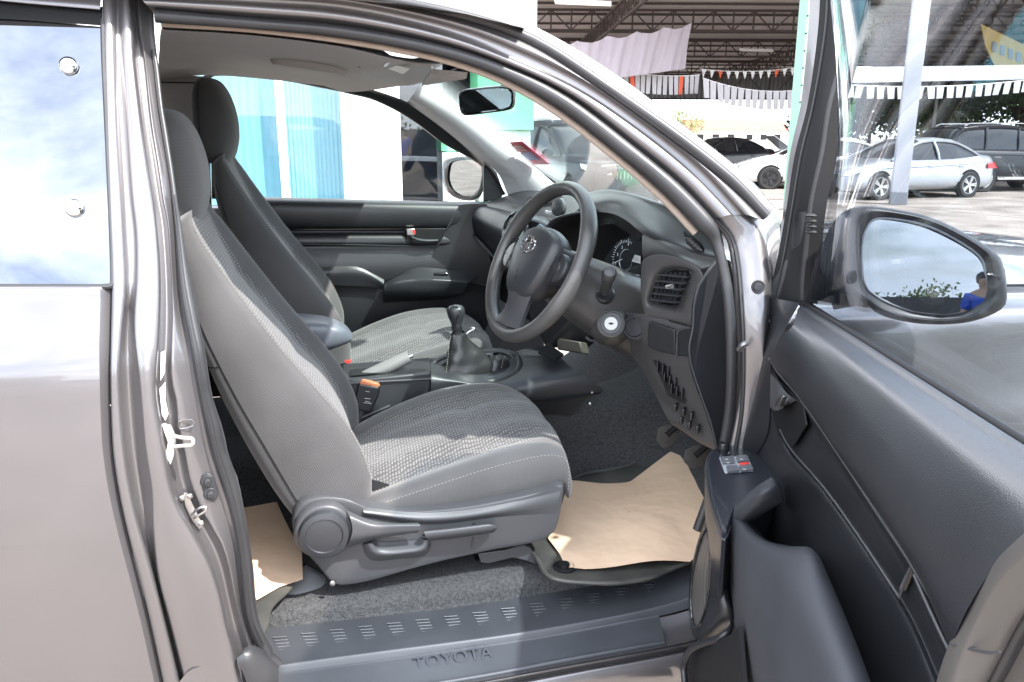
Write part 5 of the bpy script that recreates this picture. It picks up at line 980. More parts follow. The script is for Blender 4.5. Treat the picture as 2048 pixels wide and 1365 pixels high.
# pull: an arch from the panel to the long rest
m = M()
m.grid([dr_([(1450, 1050), (1452, 1100), (1462, 1200), (1474, 1300), (1488, 1400), (1500, 1500)], [.165, .165, .165, .165, .165, .165]),
        dr_([(1453, 1040), (1466, 1090), (1488, 1190), (1515, 1290), (1548, 1400), (1580, 1500)], [.185, .190, .195, .195, .195, .195]),
        dr_([(1462, 1020), (1484, 1070), (1520, 1160), (1566, 1260), (1622, 1390), (1660, 1500)], [.180, .186, .190, .190, .188, .188]),
        dr_([(1476, 1008), (1502, 1062), (1555, 1125), (1610, 1220), (1680, 1380), (1710, 1500)], [.165, .172, .178, .178, .176, .176]),
        dr_([(1496, 1040), (1520, 1076), (1568, 1094), (1614, 1108), (1648, 1180), (1728, 1370), (1750, 1500)], .15),
        dr_([(1508, 1048), (1535, 1080), (1578, 1092), (1626, 1100), (1662, 1168), (1742, 1370), (1765, 1500)], .12),
        dr_([(1508, 1053), (1535, 1084), (1578, 1095), (1627, 1102), (1664, 1172), (1744, 1372), (1767, 1500)], .07)], 60, 6)
rest = m.obj('arm_rest', pm_, dd, ang=60)
m = M(); m.grid([dr_([(1452, 1052), (1460, 1030), (1476, 1008), (1510, 976), (1540, 956), (1546, 953)], [.165, .168, .17, .16, .135, .08]),
                 dr_([(1462, 1040), (1472, 1024), (1492, 1006), (1522, 984), (1548, 968), (1556, 962)], [.182, .184, .182, .172, .145, .08]),
                 dr_([(1478, 1050), (1488, 1036), (1506, 1020), (1530, 1002), (1556, 990), (1566, 990)], [.176, .178, .174, .164, .14, .08]),
                 dr_([(1496, 1060), (1502, 1046), (1514, 1034), (1534, 1020), (1560, 1006), (1567, 1006)], [.15, .152, .152, .146, .13, .08]),
                 dr_([(1500, 1062), (1506, 1048), (1517, 1036), (1537, 1022), (1560, 1008), (1567, 1008)], [.12, .12, .12, .12, .11, .07])], 36, 6); m.obj('pull_handle', pm_, dd, ang=60)
m = M(); m.grid([dr_([(1512, 1032), (1560, 1010), (1600, 1030), (1640, 1080), (1664, 1170)], .072), dr_([(1515, 1050), (1545, 1060), (1580, 1072), (1615, 1092), (1660, 1172)], .068), dr_([(1530, 1080), (1560, 1092), (1600, 1104), (1630, 1130), (1664, 1180)], .066)], 16, 3)
m.obj('pull_recess', black, dd)
# lower trim, speaker pod, pocket
m = M(); m.grid([dr_([(1450, 1048), (1452, 1100), (1462, 1200), (1474, 1300), (1490, 1420)], .164), dr_([(1440, 1052), (1448, 1130), (1462, 1230), (1480, 1330), (1500, 1440)], .155), dr_([(1436, 1060), (1450, 1200), (1475, 1330), (1510, 1440), (1560, 1560)], .14), dr_([(1434, 1100), (1455, 1260), (1490, 1400), (1540, 1540), (1600, 1660)], .13)], 30, 4); m.obj('lower_trim', plastic2, dd)
pod = [[(1424, 1016), (1446, 1060), (1454, 1120), (1462, 1190), (1470, 1240), (1450, 1262), (1420, 1286), (1396, 1288), (1378, 1260), (1376, 1200), (1382, 1140), (1396, 1080), (1410, 1040)],
       [(1416, 1040), (1432, 1070), (1438, 1120), (1440, 1180), (1438, 1230), (1424, 1256), (1408, 1270), (1394, 1272), (1382, 1250), (1379, 1200), (1384, 1142), (1396, 1090), (1408, 1055)],
       [(1412, 1058), (1419, 1080), (1421, 1120), (1419, 1170), (1412, 1215), (1404, 1240), (1396, 1254), (1389, 1254), (1384, 1235), (1382, 1190), (1387, 1140), (1397, 1095), (1406, 1068)]]
def podr(L, o): return [D(x, y, o) for x, y in L]
m = M(); m.grid([podr(pod[0], .12), podr(pod[0], .165), podr(pod[1], .190), podr(pod[2], .196), podr([(1403+(x-1403)*.92, 1158+(y-1158)*.95) for x, y in pod[2]], .192)], 60, 5, cu=True); spk = m.obj('speaker_pod', plastic, dd, ang=60)
m = M(); m.tube(podr(pod[2], .197), .0026, 8, 4, closed=True); m.obj('speaker_ring', gloss, spk)
gm_ = bpy.data.materials.new('speaker_mesh'); gm_.use_nodes = True; nt = gm_.node_tree; b = nt.nodes['Principled BSDF']; b.inputs['Metallic'].default_value = .4; b.inputs['Roughness'].default_value = .5
tc = N(nt, 'ShaderNodeTexCoord'); vo = N(nt, 'ShaderNodeTexVoronoi'); vo.inputs['Scale'].default_value = 230; vo.inputs['Randomness'].default_value = 0; rp = N(nt, 'ShaderNodeValToRGB'); rp.color_ramp.elements[0].color = (.01, .01, .01, 1); rp.color_ramp.elements[1].color = (.16, .15, .14, 1); rp.color_ramp.elements[0].position = .35; rp.color_ramp.elements[1].position = .5
nt.links.new(tc.outputs['Object'], vo.inputs[0]); nt.links.new(vo.outputs[0], rp.inputs[0]); nt.links.new(rp.outputs[0], b.inputs['Base Color'])
g_ = podr(pod[2], .1935); c = sum(g_, V((0, 0, 0)))/len(g_); m = M(); m.grid([g_, [c+(p-c)*.6+dN*.003 for p in g_], [c+(p-c)*.02+dN*.005 for p in g_]], 50, 4, cu=True); m.obj('speaker_grille', gm_, spk)
PR = [(1370, 1372), (1368, 1330), (1382, 1300), (1408, 1286), (1436, 1278), (1456, 1264), (1466, 1246)]
m = M(); m.tube([D(x, y, o) for (x, y), o in zip(PR, (.215, .215, .212, .205, .195, .18, .165))], [.006, .007, .007, .006, .003], 10, 5); m.obj('pocket_rim', plastic, dd)
m = M(); m.grid([podr([(1362, 1380), (1362, 1330), (1378, 1296), (1440, 1270), (1478, 1246)], .212), podr([(1364, 1440), (1368, 1400), (1390, 1370), (1450, 1345), (1488, 1330)], .205), podr([(1372, 1560), (1380, 1500), (1400, 1450), (1460, 1420), (1500, 1400)], .2)], 24, 3)
m.obj('pocket_inner', black, dd) if 0 else None
m = M(); m.prism(podr([(1374, 1366), (1374, 1330), (1386, 1304), (1410, 1290), (1440, 1281), (1464, 1268), (1478, 1252), (1490, 1400), (1420, 1420)], .198), -dN*.006); m.obj('pocket_back', black, dd)
m = M(); m.grid([podr([(1355, 1372), (1366, 1362), (1376, 1380)], .218), podr([(1357, 1460), (1385, 1420), (1425, 1405)], .22), podr([(1370, 1560), (1430, 1480), (1500, 1450)], .22)], 12, 3); m.obj('pocket_front', plastic, dd)
# rear edge of the door (end frame, seal)
R0 = [(2140, 990), (2048, 1069), (1981, 1137), (1930, 1223), (1895, 1300), (1872, 1372), (1850, 1460)]
R1 = [(2170, 1050), (2076, 1110), (2010, 1180), (1965, 1260), (1935, 1330), (1915, 1400), (1900, 1480)]
R2 = [(2200, 1120), (2120, 1170), (2050, 1230), (2005, 1310), (1975, 1368), (1950, 1430), (1935, 1500)]
R3 = [(2260, 1150), (2180, 1210), (2110, 1280), (2070, 1350), (2040, 1410), (2010, 1480), (1990, 1560)]
endm = mat('warm_door_end', (.085, .078, .072), .45, vary=(5, .1))
m = M(); m.grid([podr(R0, .075), podr(R0, .088), podr(mixL(R0, R1, .5), .097), podr(R1, .092), podr(mixL(R1, R2, .9), .075), podr(R2, .06)], 40, 5); m.obj('rear_end_trim', endm, dd, ang=60)
m = M(); m.tube(podr(mixL(R2, R3, .1), .062), .008, 10, 5); m.obj('rear_seal', rubber, dd)
m = M(); m.grid([podr(R2, .055), podr(R3, .03)], 20, 3); m.obj('door_end_panel', endm, dd)
m = M(); m.tube(podr([(1900, 1288), (1940, 1298), (1978, 1306), (2000, 1304)], .094), [.0008, .0016, .0016, .0008], 8, 4); m.obj('end_seam', plasticL, dd)
# glass, belt seals, window frame post
glass_pts = [[D(1610, 612, -.004), D(1700, 668, -.004), D(1850, 762, -.004), D(2048, 886, -.004), D(2400, 1108, -.004)]]
gl0 = glass_pts[0]; tz = [D(1690, -60, -.004)]
top = [V((p.x-dN.x*0, p.y, 1.80)) for p in gl0]; 
top = [p + dN*.10 for p in top]; top[0] = D(1712, -40, .02)
m = M(); m.grid([gl0, [a.lerp(b, .5) - dN*.012 for a, b in zip(gl0, top)], top], 30, 10); m.obj('door_glass', doorg, dd, solid=.004)
m = M(); m.tube(podr([(1603, 607), (1700, 667), (1850, 762), (2048, 887), (2300, 1047)], .004), .0065, 10, 4); m.obj('belt_seal', black, dd)
m = M(); m.tube(podr([(1606, 601), (1703, 662), (1853, 757), (2048, 879), (2300, 1038)], -.016), .004, 8, 4); m.obj('outer_belt_strip', plastic, dd)
F0 = [(1640, -40), (1636, 60), (1618, 205), (1588, 308), (1574, 410), (1562, 500), (1552, 560), (1536, 600)]
F0 = [(1642, -60), (1636, 60), (1616, 205), (1590, 308), (1574, 410), (1558, 500), (1545, 560), (1534, 602)]
F1 = [(1668, -60), (1662, 60), (1636, 205), (1612, 308), (1594, 410), (1580, 500), (1568, 560), (1558, 608)]
F2 = [(1716, -60), (1700, 60), (1660, 205), (1643, 308), (1622, 404), (1612, 500), (1606, 560), (1604, 608)]
Fa = [(1622, -60), (1616, 60), (1602, 205), (1580, 308), (1568, 410), (1556, 500), (1546, 560), (1534, 602)]
m = M(); m.grid([[DU(x, y, .0)-dN*.0 for x, y in F0], [DU(x, y, .012) for x, y in F1], [DU(x, y, .030)+dN*.0 for x, y in mixL(F1, F2, .6)], [DU(x, y, .040) for x, y in F2], [DU(x, y, .040)-dN*.03 for x, y in F2]], 40, 4, lin=False); m.obj('window_frame_post', black, dd, ang=60)
m = M(); m.grid([[DU(x, y, -.012) for x, y in Fa], [DU(x, y, -.004) for x, y in mixL(Fa, F0, .6)], [DU(x, y, .001) for x, y in F0]], 40, 4); m.obj('frame_outer', paint, dd)
m = M(); m.tube([DU(x, y, .008) for x, y in mixL(F0, F1, .55)], .0022, 6, 5); m.tube([DU(x, y, .038) for x, y in F2], .0045, 8, 5); m.obj('glass_run', rubber, dd)
m = M(); m.grid([[DU(x, y, u) for x, y in L] for L, u in (([(1575, 418), (1560, 500), (1545, 560), (1534, 602)], .0), ([(1592, 420), (1580, 500), (1568, 560), (1558, 612)], .012), ([(1600, 424), (1598, 500), (1596, 560), (1596, 606)], .028), ([(1620, 424), (1614, 500), (1608, 560), (1604, 610)], .04))], 24, 4); m.obj('sail_trim', plastic, dd, ang=60)
# bellows behind the mirror sail
m = M()
for i in range(4): m.lathe([(.006, 0), (.011, .003), (.006, .006)], DU(1622, 428+i*11, .06), (0, 0, -1), 16)
m.obj('cable_bellows', rubber, dd)
# outer skin of the door (seen past the glass edge, from the side)
m = M(); m.grid([[DL(u, -.035, z) for u in (-.02, .3, .6, .9, 1.12)] for z in (1.165, 1.05, .85, .65, .5)], 20, 4); m.obj('door_skin', paint, dd)
m = M(); m.grid([[DL(u, n, z) for u in (-.02, .4, .8, 1.12)] for n, z in ((-.035, 1.165), (-.03, 1.18), (-.018, 1.185))], 12, 3); m.obj('door_shoulder', paint, dd)
m = M(); m.prism([DL(1.05, -.035, .50), DL(1.05, -.035, 1.16), DL(1.05, .0, 1.175), DL(1.05, .045, 1.12), DL(1.05, .07, .95), DL(1.05, .07, .55), DL(1.05, .03, .48)], dD*.02); m.obj('door_edge', paint, dd, bevel=.006, seg=3)
# ---- driver-side mirror ----
mi = empty('driver_side_mirror', (1.0, 0, 1.25), parent=truck)
Qm = V((1.05, -.1, 0)); nm_ = (dD + V((-.035, 0, .105))).normalized()
def MP(px, py, off=0): r = ray(px, py); return CAM + r*((Qm+dD*off-CAM).dot(dD)/r.dot(dD))
mo_ = [(1650, 552), (1646, 510), (1660, 462), (1690, 425), (1730, 414), (1790, 420), (1860, 436), (1930, 468), (1988, 505), (2004, 530), (2012, 590), (2000, 618), (1950, 640), (1890, 648), (1820, 644), (1760, 628), (1724, 600), (1690, 590)]
mg = [(1716, 560), (1712, 520), (1714, 478), (1724, 448), (1744, 430), (1790, 430), (1856, 444), (1920, 474), (1968, 508), (1980, 540), (1982, 585), (1972, 612), (1936, 632), (1886, 638), (1822, 632), (1768, 614), (1732, 590), (1722, 575)]
mi_in = [(1728, 556), (1725, 520), (1727, 482), (1736, 455), (1752, 440), (1792, 440), (1854, 453), (1914, 482), (1958, 514), (1969, 545), (1970, 580), (1960, 602), (1930, 620), (1884, 627), (1826, 621), (1776, 604), (1742, 583), (1733, 570)]
m = M(); m.grid([[MP(x, y, -.001) for x, y in mi_in], [MP(x, y, .006) for x, y in mg], [MP(x, y, .010) for x, y in mixL(mg, mo_, .4)], [MP(x, y, 0) for x, y in mo_], [MP(x, y, -.03) for x, y in mo_], [MP(1835+(x-1835)*.88, 530+(y-530)*.86, -.09) for x, y in mo_], [MP(1835+(x-1835)*.55, 530+(y-530)*.5, -.13) for x, y in mo_], [MP(1835+(x-1835)*.02, 530+(y-530)*.02, -.14) for x, y in mo_]], 80, 5, cu=True); m.obj('mirror_housing', mat('mirror_shell_black', (.014, .015, .019), .42, spec=.35), mi, ang=70)
g_ = [MP(x, y, -.002) for x, y in mi_in]; c = sum(g_, V((0, 0, 0)))/len(g_)
g2 = [p - dD*((p-c).dot(nm_)/dD.dot(nm_)) for p in g_]
m = M(); m.prism(g2, -dD*.003); m.obj('mirror_face', mirr, mi)
m = M(); m.tube([MP(x, y, .0015) for x, y in mixL(mi_in, mg, .1)], .0022, 7, 4, closed=True); m.obj('mirror_bezel', mat('bezel_grey', (.16, .17, .19), .3), mi)
m = M(); m.tube([DU(1630, 590, .05)-dN*.03, DU(1655, 580, .07)-dN*.05, MP(1700, 575, -.05), MP(1740, 585, -.06)], [.03, .03, .032, .03], 12, 5, flat=.6); m.prism([DU(1618, 520, .05)-dN*.012, DU(1650, 500, .10)-dN*.012, DU(1668, 560, .12)-dN*.012, DU(1666, 610, .10)-dN*.012, DU(1612, 600, .045)-dN*.012], -dN*.02); m.obj('mirror_arm', plastic, mi, bevel=.004)
m = M(); m.prism([MP(1998, 520, -.05), MP(2012, 540, -.05), MP(2016, 580, -.05), MP(2004, 610, -.05)], -dD*.04); m.obj('turn_signal', mat('smoked_lens', (.08, .08, .09), .1), mi, bevel=.003)
# ================= OUTSIDE =================
def gmat(name, c1_, c2_, sc, rough=.9):
    m = mat(name, c1_, rough, spec=.2, bumps=[('noise', 60, .3, .01)], vary=(sc, .2, c2_)); return m
gr = gmat('concrete_ground', (.15, .125, .108), (.31, .268, .235), 1.1)
m = M(); m.rawgrid([[V((x, y, 0)) for x in (-300, -60, -10, 0, 10, 60, 400)] for y in (-300, -60, -10, 0, 10, 60, 500)]); g = m.obj('ground', gr); tag(g, kind='structure')
# cracks / joints in the slab as thin grooves of darker mortar
m = M()
for a, b in (((8, 6), (30, 15)), ((6, 12), (34, 24)), ((14, 4), (11, 30)), ((22, 8), (18, 34))): m.bar((a[0], a[1], .003), (b[0], b[1], .003), .03, .004)
for a, b in (((-4, -1.9), (3, -1.6)), ((-3, -3.4), (5, -2.9)), ((-1.4, -6), (-1.2, -.3)), ((1.9, -6), (2.0, -.4))): m.bar((a[0], a[1], .003), (b[0], b[1], .003), .025, .004)
tag(m.obj('pavement_joints', mat('joint', (.22, .18, .15), .9)), kind='structure')
# wheels of the own truck are out of sight; the chassis mass shades the ground under it
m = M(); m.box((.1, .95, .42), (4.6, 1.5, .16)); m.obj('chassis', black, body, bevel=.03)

# ---- showroom building beyond the truck ----
bl = empty('showroom_building', (.5, 6, 0), 'white showroom wall with teal-curtained windows beyond the passenger window', 'building')
wy = 6.0
wcol = mat('white_wall', (.80, .80, .79), .8, vary=(1.2, .03)); teal = None
cur = mat('teal_curtain', (.22, .42, .50), .8, bumps=[], vary=(1.5, .06)); greenp = mat('green_paint', (.22, .72, .40), .7, vary=(1, .05))
x0, x1_, x2_, x3_, x4_, x5_ = -1.1, -.235, -.165, .300, .80, 1.17
m = M(); m.box((-2.6, wy+.1, 2.6), (3.0, .2, 5.2)); m.box((-.4, wy+.1, 3.95), (1.4, .2, 2.5)); m.box(((x3_+x4_)/2, wy+.06, 2.6), (x4_-x3_, .28, 5.2)); m.box((1.0, wy+.12, 4.0), (.42, .2, 2.8)); m.box((-.4, wy+.1, .3), (1.4, .2, .6)); m.obj('wall', wcol, bl)
m = M(); m.bar((.50, wy-.085, 0), (.50, wy-.085, 5), .03, .012, up=(0, 1, 0)); m.obj('downpipe', wcol, bl)
for a, b in ((x0, x1_), (x2_, x3_)):
    m = M(); G = []
    n = 60
    for z in (.62, 1.6, 2.68): G.append([V((a+(b-a)*i/n, wy+.16+.005*math.sin(i*1.35), z)) for i in range(n+1)])
    m.rawgrid(G); w_ = m.obj('curtain', cur, bl)
    m = M(); m.rawgrid([[V((a, wy+.06, .62)), V((b, wy+.06, .62))], [V((a, wy+.06, 2.68)), V((b, wy+.06, 2.68))]]); m.obj('window_pane', glassmat('shop_glass', (.92, .96, .97), 1.5), w_, solid=.006)
m = M(); m.box(((x1_+x2_)/2, wy+.05, 1.64), (x2_-x1_, .08, 2.1)); m.box((-.4, wy+.05, 2.66), (1.4, .07, .06)); m.obj('window_mullion', white, bl, bevel=.004)
# dark doorway with a fridge inside
m = M(); m.box((1.3, wy+4.0, 1.4), (1.3, .1, 2.8)); m.box((1.92, wy+2.2, 1.4), (.06, 3.6, 2.8)); m.box((.72, wy+2.1, 1.4), (.06, 3.8, 2.8)); m.box((1.32, wy+2.1, 2.82), (1.2, 3.8, .06)); m.obj('interior_wall', mat('interior_blue_grey', (.16, .20, .27), .7, vary=(1.4, .3)), bl)
m = M(); m.rawgrid([[V((.80, wy+.05, 0)), V((1.20, wy+.05, 0))], [V((.80, wy+.05, 2.6)), V((1.20, wy+.05, 2.6))]]); m.obj('door_glass', glassmat('dark_shop_glass', (.35, .42, .50), 1.5, 0, .05), bl, solid=.01)
fr_ = empty('refrigerator', (1.35, 8.6, 0), 'tall white refrigerator behind the dark doorway', 'refrigerator')
m = M(); m.box((1.28, 8.6, .95), (.55, .5, 1.7)); m.obj('cabinet', white, fr_, bevel=.02)
m = M(); m.box((1.28, 8.335, 1.25), (.53, .03, 1.1)); m.box((1.28, 8.335, .38), (.53, .03, .55)); m.obj('door', pillarw, fr_, bevel=.01)
m = M(); m.bar((1.06, 8.30, .85), (1.06, 8.30, 1.25), .02); m.obj('handle', steel, fr_)
# end pillar: white with green band, and the green flank seen through the windscreen
pl = empty('entrance_pillar', (1.55, 6, 0), 'wide pillar painted green below and white above beyond the windscreen', 'pillar')
m = M(); m.box((1.30, 5.9, .80), (.24, .3, 1.14)); m.box((1.60, 5.9, 3.9), (.74, .36, 3.1)); m.box((1.30, 5.9, .11), (.24, .32, .2)); m.obj('white_section', wcol, pl, bevel=.005)
m = M(); m.box((1.30, 5.9, 1.445), (.25, .31, .135)); m.box((1.70, 5.9, 1.95), (.50, .34, .78)); m.obj('green_band', greenp, pl, bevel=.004)
m = M(); m.box((1.70, 5.92, .78), (.46, .30, 1.55)); m.obj('lower_section', mat('pale_mint_paint', (.62, .74, .68), .7), pl)

# ---- canopy ----
cp = empty('steel_canopy', (24, 36, 0), 'large open-sided steel canopy with brown trusses over the parking lot', 'canopy')
trm = mat('brown_steel', (.07, .052, .045), .7); shm = mat('roof_sheet', (.85, .78, .75), .8, vary=(.3, .12))
zr = 6.2
def RX(s, t, z=0): # s along trusses, t across (away)
    a = R(-12); ex = V((math.cos(a), math.sin(a), 0)); ey = V((-math.sin(a), math.cos(a), 0)); return V((2, 23, 0)) + ex*s + ey*t + V((0, 0, z))
m = M(); G = []
for i in range(5): G.append([RX(s, t_, 6.35+.012*t_) for s in (0, 20, 40, 60)] ) if False else None
rowsR = []
for t_ in (-2, 8, 18, 28, 40): rowsR.append([RX(s, t_, 6.6-.014*t_) for s in (-3, 15, 35, 62)])
m.rawgrid(rowsR); m.obj('roof_sheet', shm, cp, solid=.03)
m = M()
for i in range(17): m.bar(RX(-3+0, -2+i*2.5, 6.52-.014*(i*2.5)), RX(62, -2+i*2.5, 6.52-.014*(i*2.5)), .06, .09)
m.obj('purlin', tag(trm) if False else trm, cp)
bpy.data.objects['purlin']['kind'] = 'stuff' if False else ''
del bpy.data.objects['purlin']['kind']
random.seed(7)
def truss(p, q, h, nm, zt):
    p = V(p); q = V(q); L = (q-p).length; n = max(4, int(L/(h*1.05))); m = M(); up = V((0, 0, 1))
    m.bar(p+up*zt, q+up*zt, .09); m.bar(p+up*(zt-h), q+up*(zt-h), .09)
    for i in range(n+1):
        a = p.lerp(q, i/n); m.bar(a+up*zt, a+up*(zt-h), .05, up=(1, 0, 0))
        if i < n:
            b = p.lerp(q, (i+1)/n)
            if i % 2: m.bar(a+up*zt, b+up*(zt-h), .05)
            else: m.bar(a+up*(zt-h), b+up*zt, .05)
    return m.obj(nm, trm, cp)
for t_ in (1, 9, 18, 28): truss(RX(-3, t_), RX(60, t_), .75, 'truss', 6.42-.014*t_)
for s in (8, 20, 34): truss(RX(s, -2), RX(s, 38), .62, 'cross_truss', 6.36-.014*18)
# corrugated end wall hanging at the back
m = M(); G = []
for z in (4.2, 6.1): G.append([RX(12+i*.16, 38+.06*(1 if i % 2 else -1), z) for i in range(300)])
m.rawgrid(G); m.obj('end_sheeting', mat('grey_sheeting', (.24, .24, .25), .6, vary=(.5, .2)), cp)
truss(RX(10, 37), RX(60, 37), 1.7, 'end_truss', 5.95)
# white columns
def column(px, py, w, lab_, h=6.2, base=.28):
    p = AZ(px, py); e = empty('canopy_column', p, lab_, 'column', 'columns under the canopy'); mm = Matrix.Rotation(R(-34), 3, 'Z')
    m = M(); m.box(p+V((0, 0, h/2+base/2)), (w, w, h-base), mm); m.obj('shaft', mat('column_white', (.42, .42, .45), .7), e, bevel=.01)
    m = M(); m.box(p+V((0, 0, base/2)), (w+.012, w+.012, base), mm); m.obj('painted_base', mat('column_grey', (.20, .21, .23), .7), e, bevel=.01); return e
column(1795, 409, .345, 'white square column with grey base in front of the silver sedan')
bc = AZ(1586, 368)
m = M(); q = A(1625, 20, 13)
e = empty('green_post', A(1600, 600, 9), 'pale green steel post just left of the door window frame', 'post'); pb = AZ(1585, 420)
m = M(); m.bar((pb.x, pb.y, 0), (pb.x, pb.y, 6), .30, .30); m.obj('shaft', mat('pale_green_steel', (.20, .36, .27), .5), e, bevel=.01)
m = M()
for i in range(14): m.box((pb.x-.14, pb.y-.16, 1.2+i*.33), (.03, .02, .03))
m.obj('bolt', black, e)
# fabric banner
m = M(); G = []
p0, p1 = AX(1095, 95, 1) if 0 else A(1090, 92, 22), A(1382, 46, 24)
b0, b1 = A(1100, 175, 22), A(1372, 138, 24)
for j in range(13):
    f = j/12; G.append([(p0.lerp(b0, f)).lerp(p1.lerp(b1, f), i/70) + V((0, -.10*math.sin(i*.42+1.5*math.sin(f*2))*(.3+.7*f) - .05*math.sin(i*1.1+f*5), -.12*math.sin(math.pi*(i % 14)/14)*(1-f)**2)) for i in range(71)])
m.rawgrid(G); o = m.obj('fabric_banner', mat('mauve_cloth', (.36, .32, .35), .9), None, solid=.01); tag(o, 'long plain mauve-grey cloth hung under the canopy truss', 'banner')
# tube lights
for (x, y, Y, ln, lb) in ((1110, 2, 21, 1.6, 'long white tube lamp hanging near the banner'), (1480, 99, 34, 1.7, 'short white tube lamp by the far end sheeting')):
    p = A(x, y, Y); e = empty('tube_lamp', p, lb, 'ceiling lamp', 'tube lamps under the canopy')
    m = M(); m.box(p+V((ln*.5, 0, 0)), (ln, .12, .08)); m.obj('housing', white, e, bevel=.01)
    m = M(); m.tube([p+V((0, -.03, -.06)), p+V((ln, -.03, -.06))], .03, 8, 1); m.obj('tube', mat('tube_white', (.9, .85, .78), .4), e)
# pennants
penm = [mat('pennant_grey', (.45, .44, .45), .8), mat('pennant_red', (.70, .12, .06), .8), mat('pennant_white', (.75, .75, .76), .8)]
def string(a, b, n, sag, h, wdt, lb, mi_=0, alt=None, square=False):
    e = empty('pennant_string', a, lb, 'bunting'); a = V(a); b = V(b); m = M(); P = []
    for i in range(n+1):
        t = i/n; P.append(a.lerp(b, t)+V((0, 0, -sag*4*t*(1-t))))
    m.tube(P, .012, 5, 1); m.obj('cord', white, e)
    ex = (b-a).normalized(); random.seed(n)
    first = None
    for i in range(n):
        p = P[i].lerp(P[i+1], .5); s_ = random.uniform(-.06, .06)*h
        mt = penm[1] if (alt and i % alt == 2) else penm[mi_]
        m = M(); tw = V((0, random.uniform(-.06, .06), 0))
        q = [p-ex*wdt/2, p+ex*wdt/2, p+ex*(wdt*(.42 if square else .06))+V((s_, 0, -h))+tw, p-ex*(wdt*(.42 if square else .06))+V((s_, 0, -h))+tw]
        m.prism(q, (0, .004, 0)); m.obj('pennant', mt, e)
string(A(1235, 140, 24), A(1400, 150, 25), 15, .1, .6, .19, 'grey square pennants strung just under the mauve cloth', 0, 9, True)
string(A(1405, 156, 24), A(1615, 178, 24), 15, .22, .60, .22, 'grey square pennants between the cloth and the green post', 0, None, True)
string(A(1400, 138, 28), A(1610, 132, 28), 13, .15, .28, .20, 'small red-and-white pennants along the canopy edge', 2, 7)
string(A(1700, 134, 15), A(2120, 128, 16), 24, .06, .26, .20, 'white triangular pennants along the white fascia right of the column', 2, None)
string(A(1690, 170, 17), A(2120, 152, 17), 22, .14, .30, .22, 'lower row of grey square pennants right of the column', 0, None, True)
# long white fascia under the canopy, and a solid yellow panel standing in for a glass reflection
fb = empty('white_fascia_beam', A(1900, 150, 19), 'long white fascia beam under the canopy behind the pennants', 'beam')
m = M(); a, b = A(1640, 152, 20), A(2200, 143, 20); m.bar(a, b, .3, .42); m.obj('beam', white, fb)
yb = empty('yellow_reflection', A(2030, 95, 22), 'yellow panel with dark marks at upper right, standing in for a glass reflection', 'banner')
m = M(); q = [A(1962, 48, 22), A(2110, 120, 22), A(2110, 148, 22), A(1990, 132, 22), A(1972, 95, 22)]; m.prism(q, (0, .03, 0)); m.obj('reflection_panel', mat('reflection_yellow', (.50, .36, .13), .8), yb)
m = M()
for k_ in range(6):
    x = 1985+k_*16; y = 82+k_*7
    m.prism([A(x, y, 21.97), A(x+9, y+4, 21.97), A(x+8, y+24, 21.97), A(x-1, y+20, 21.97)], (0, -.005, 0))
m.obj('reflection_marks', mat('reflection_grey', (.25, .28, .30), .8), yb)

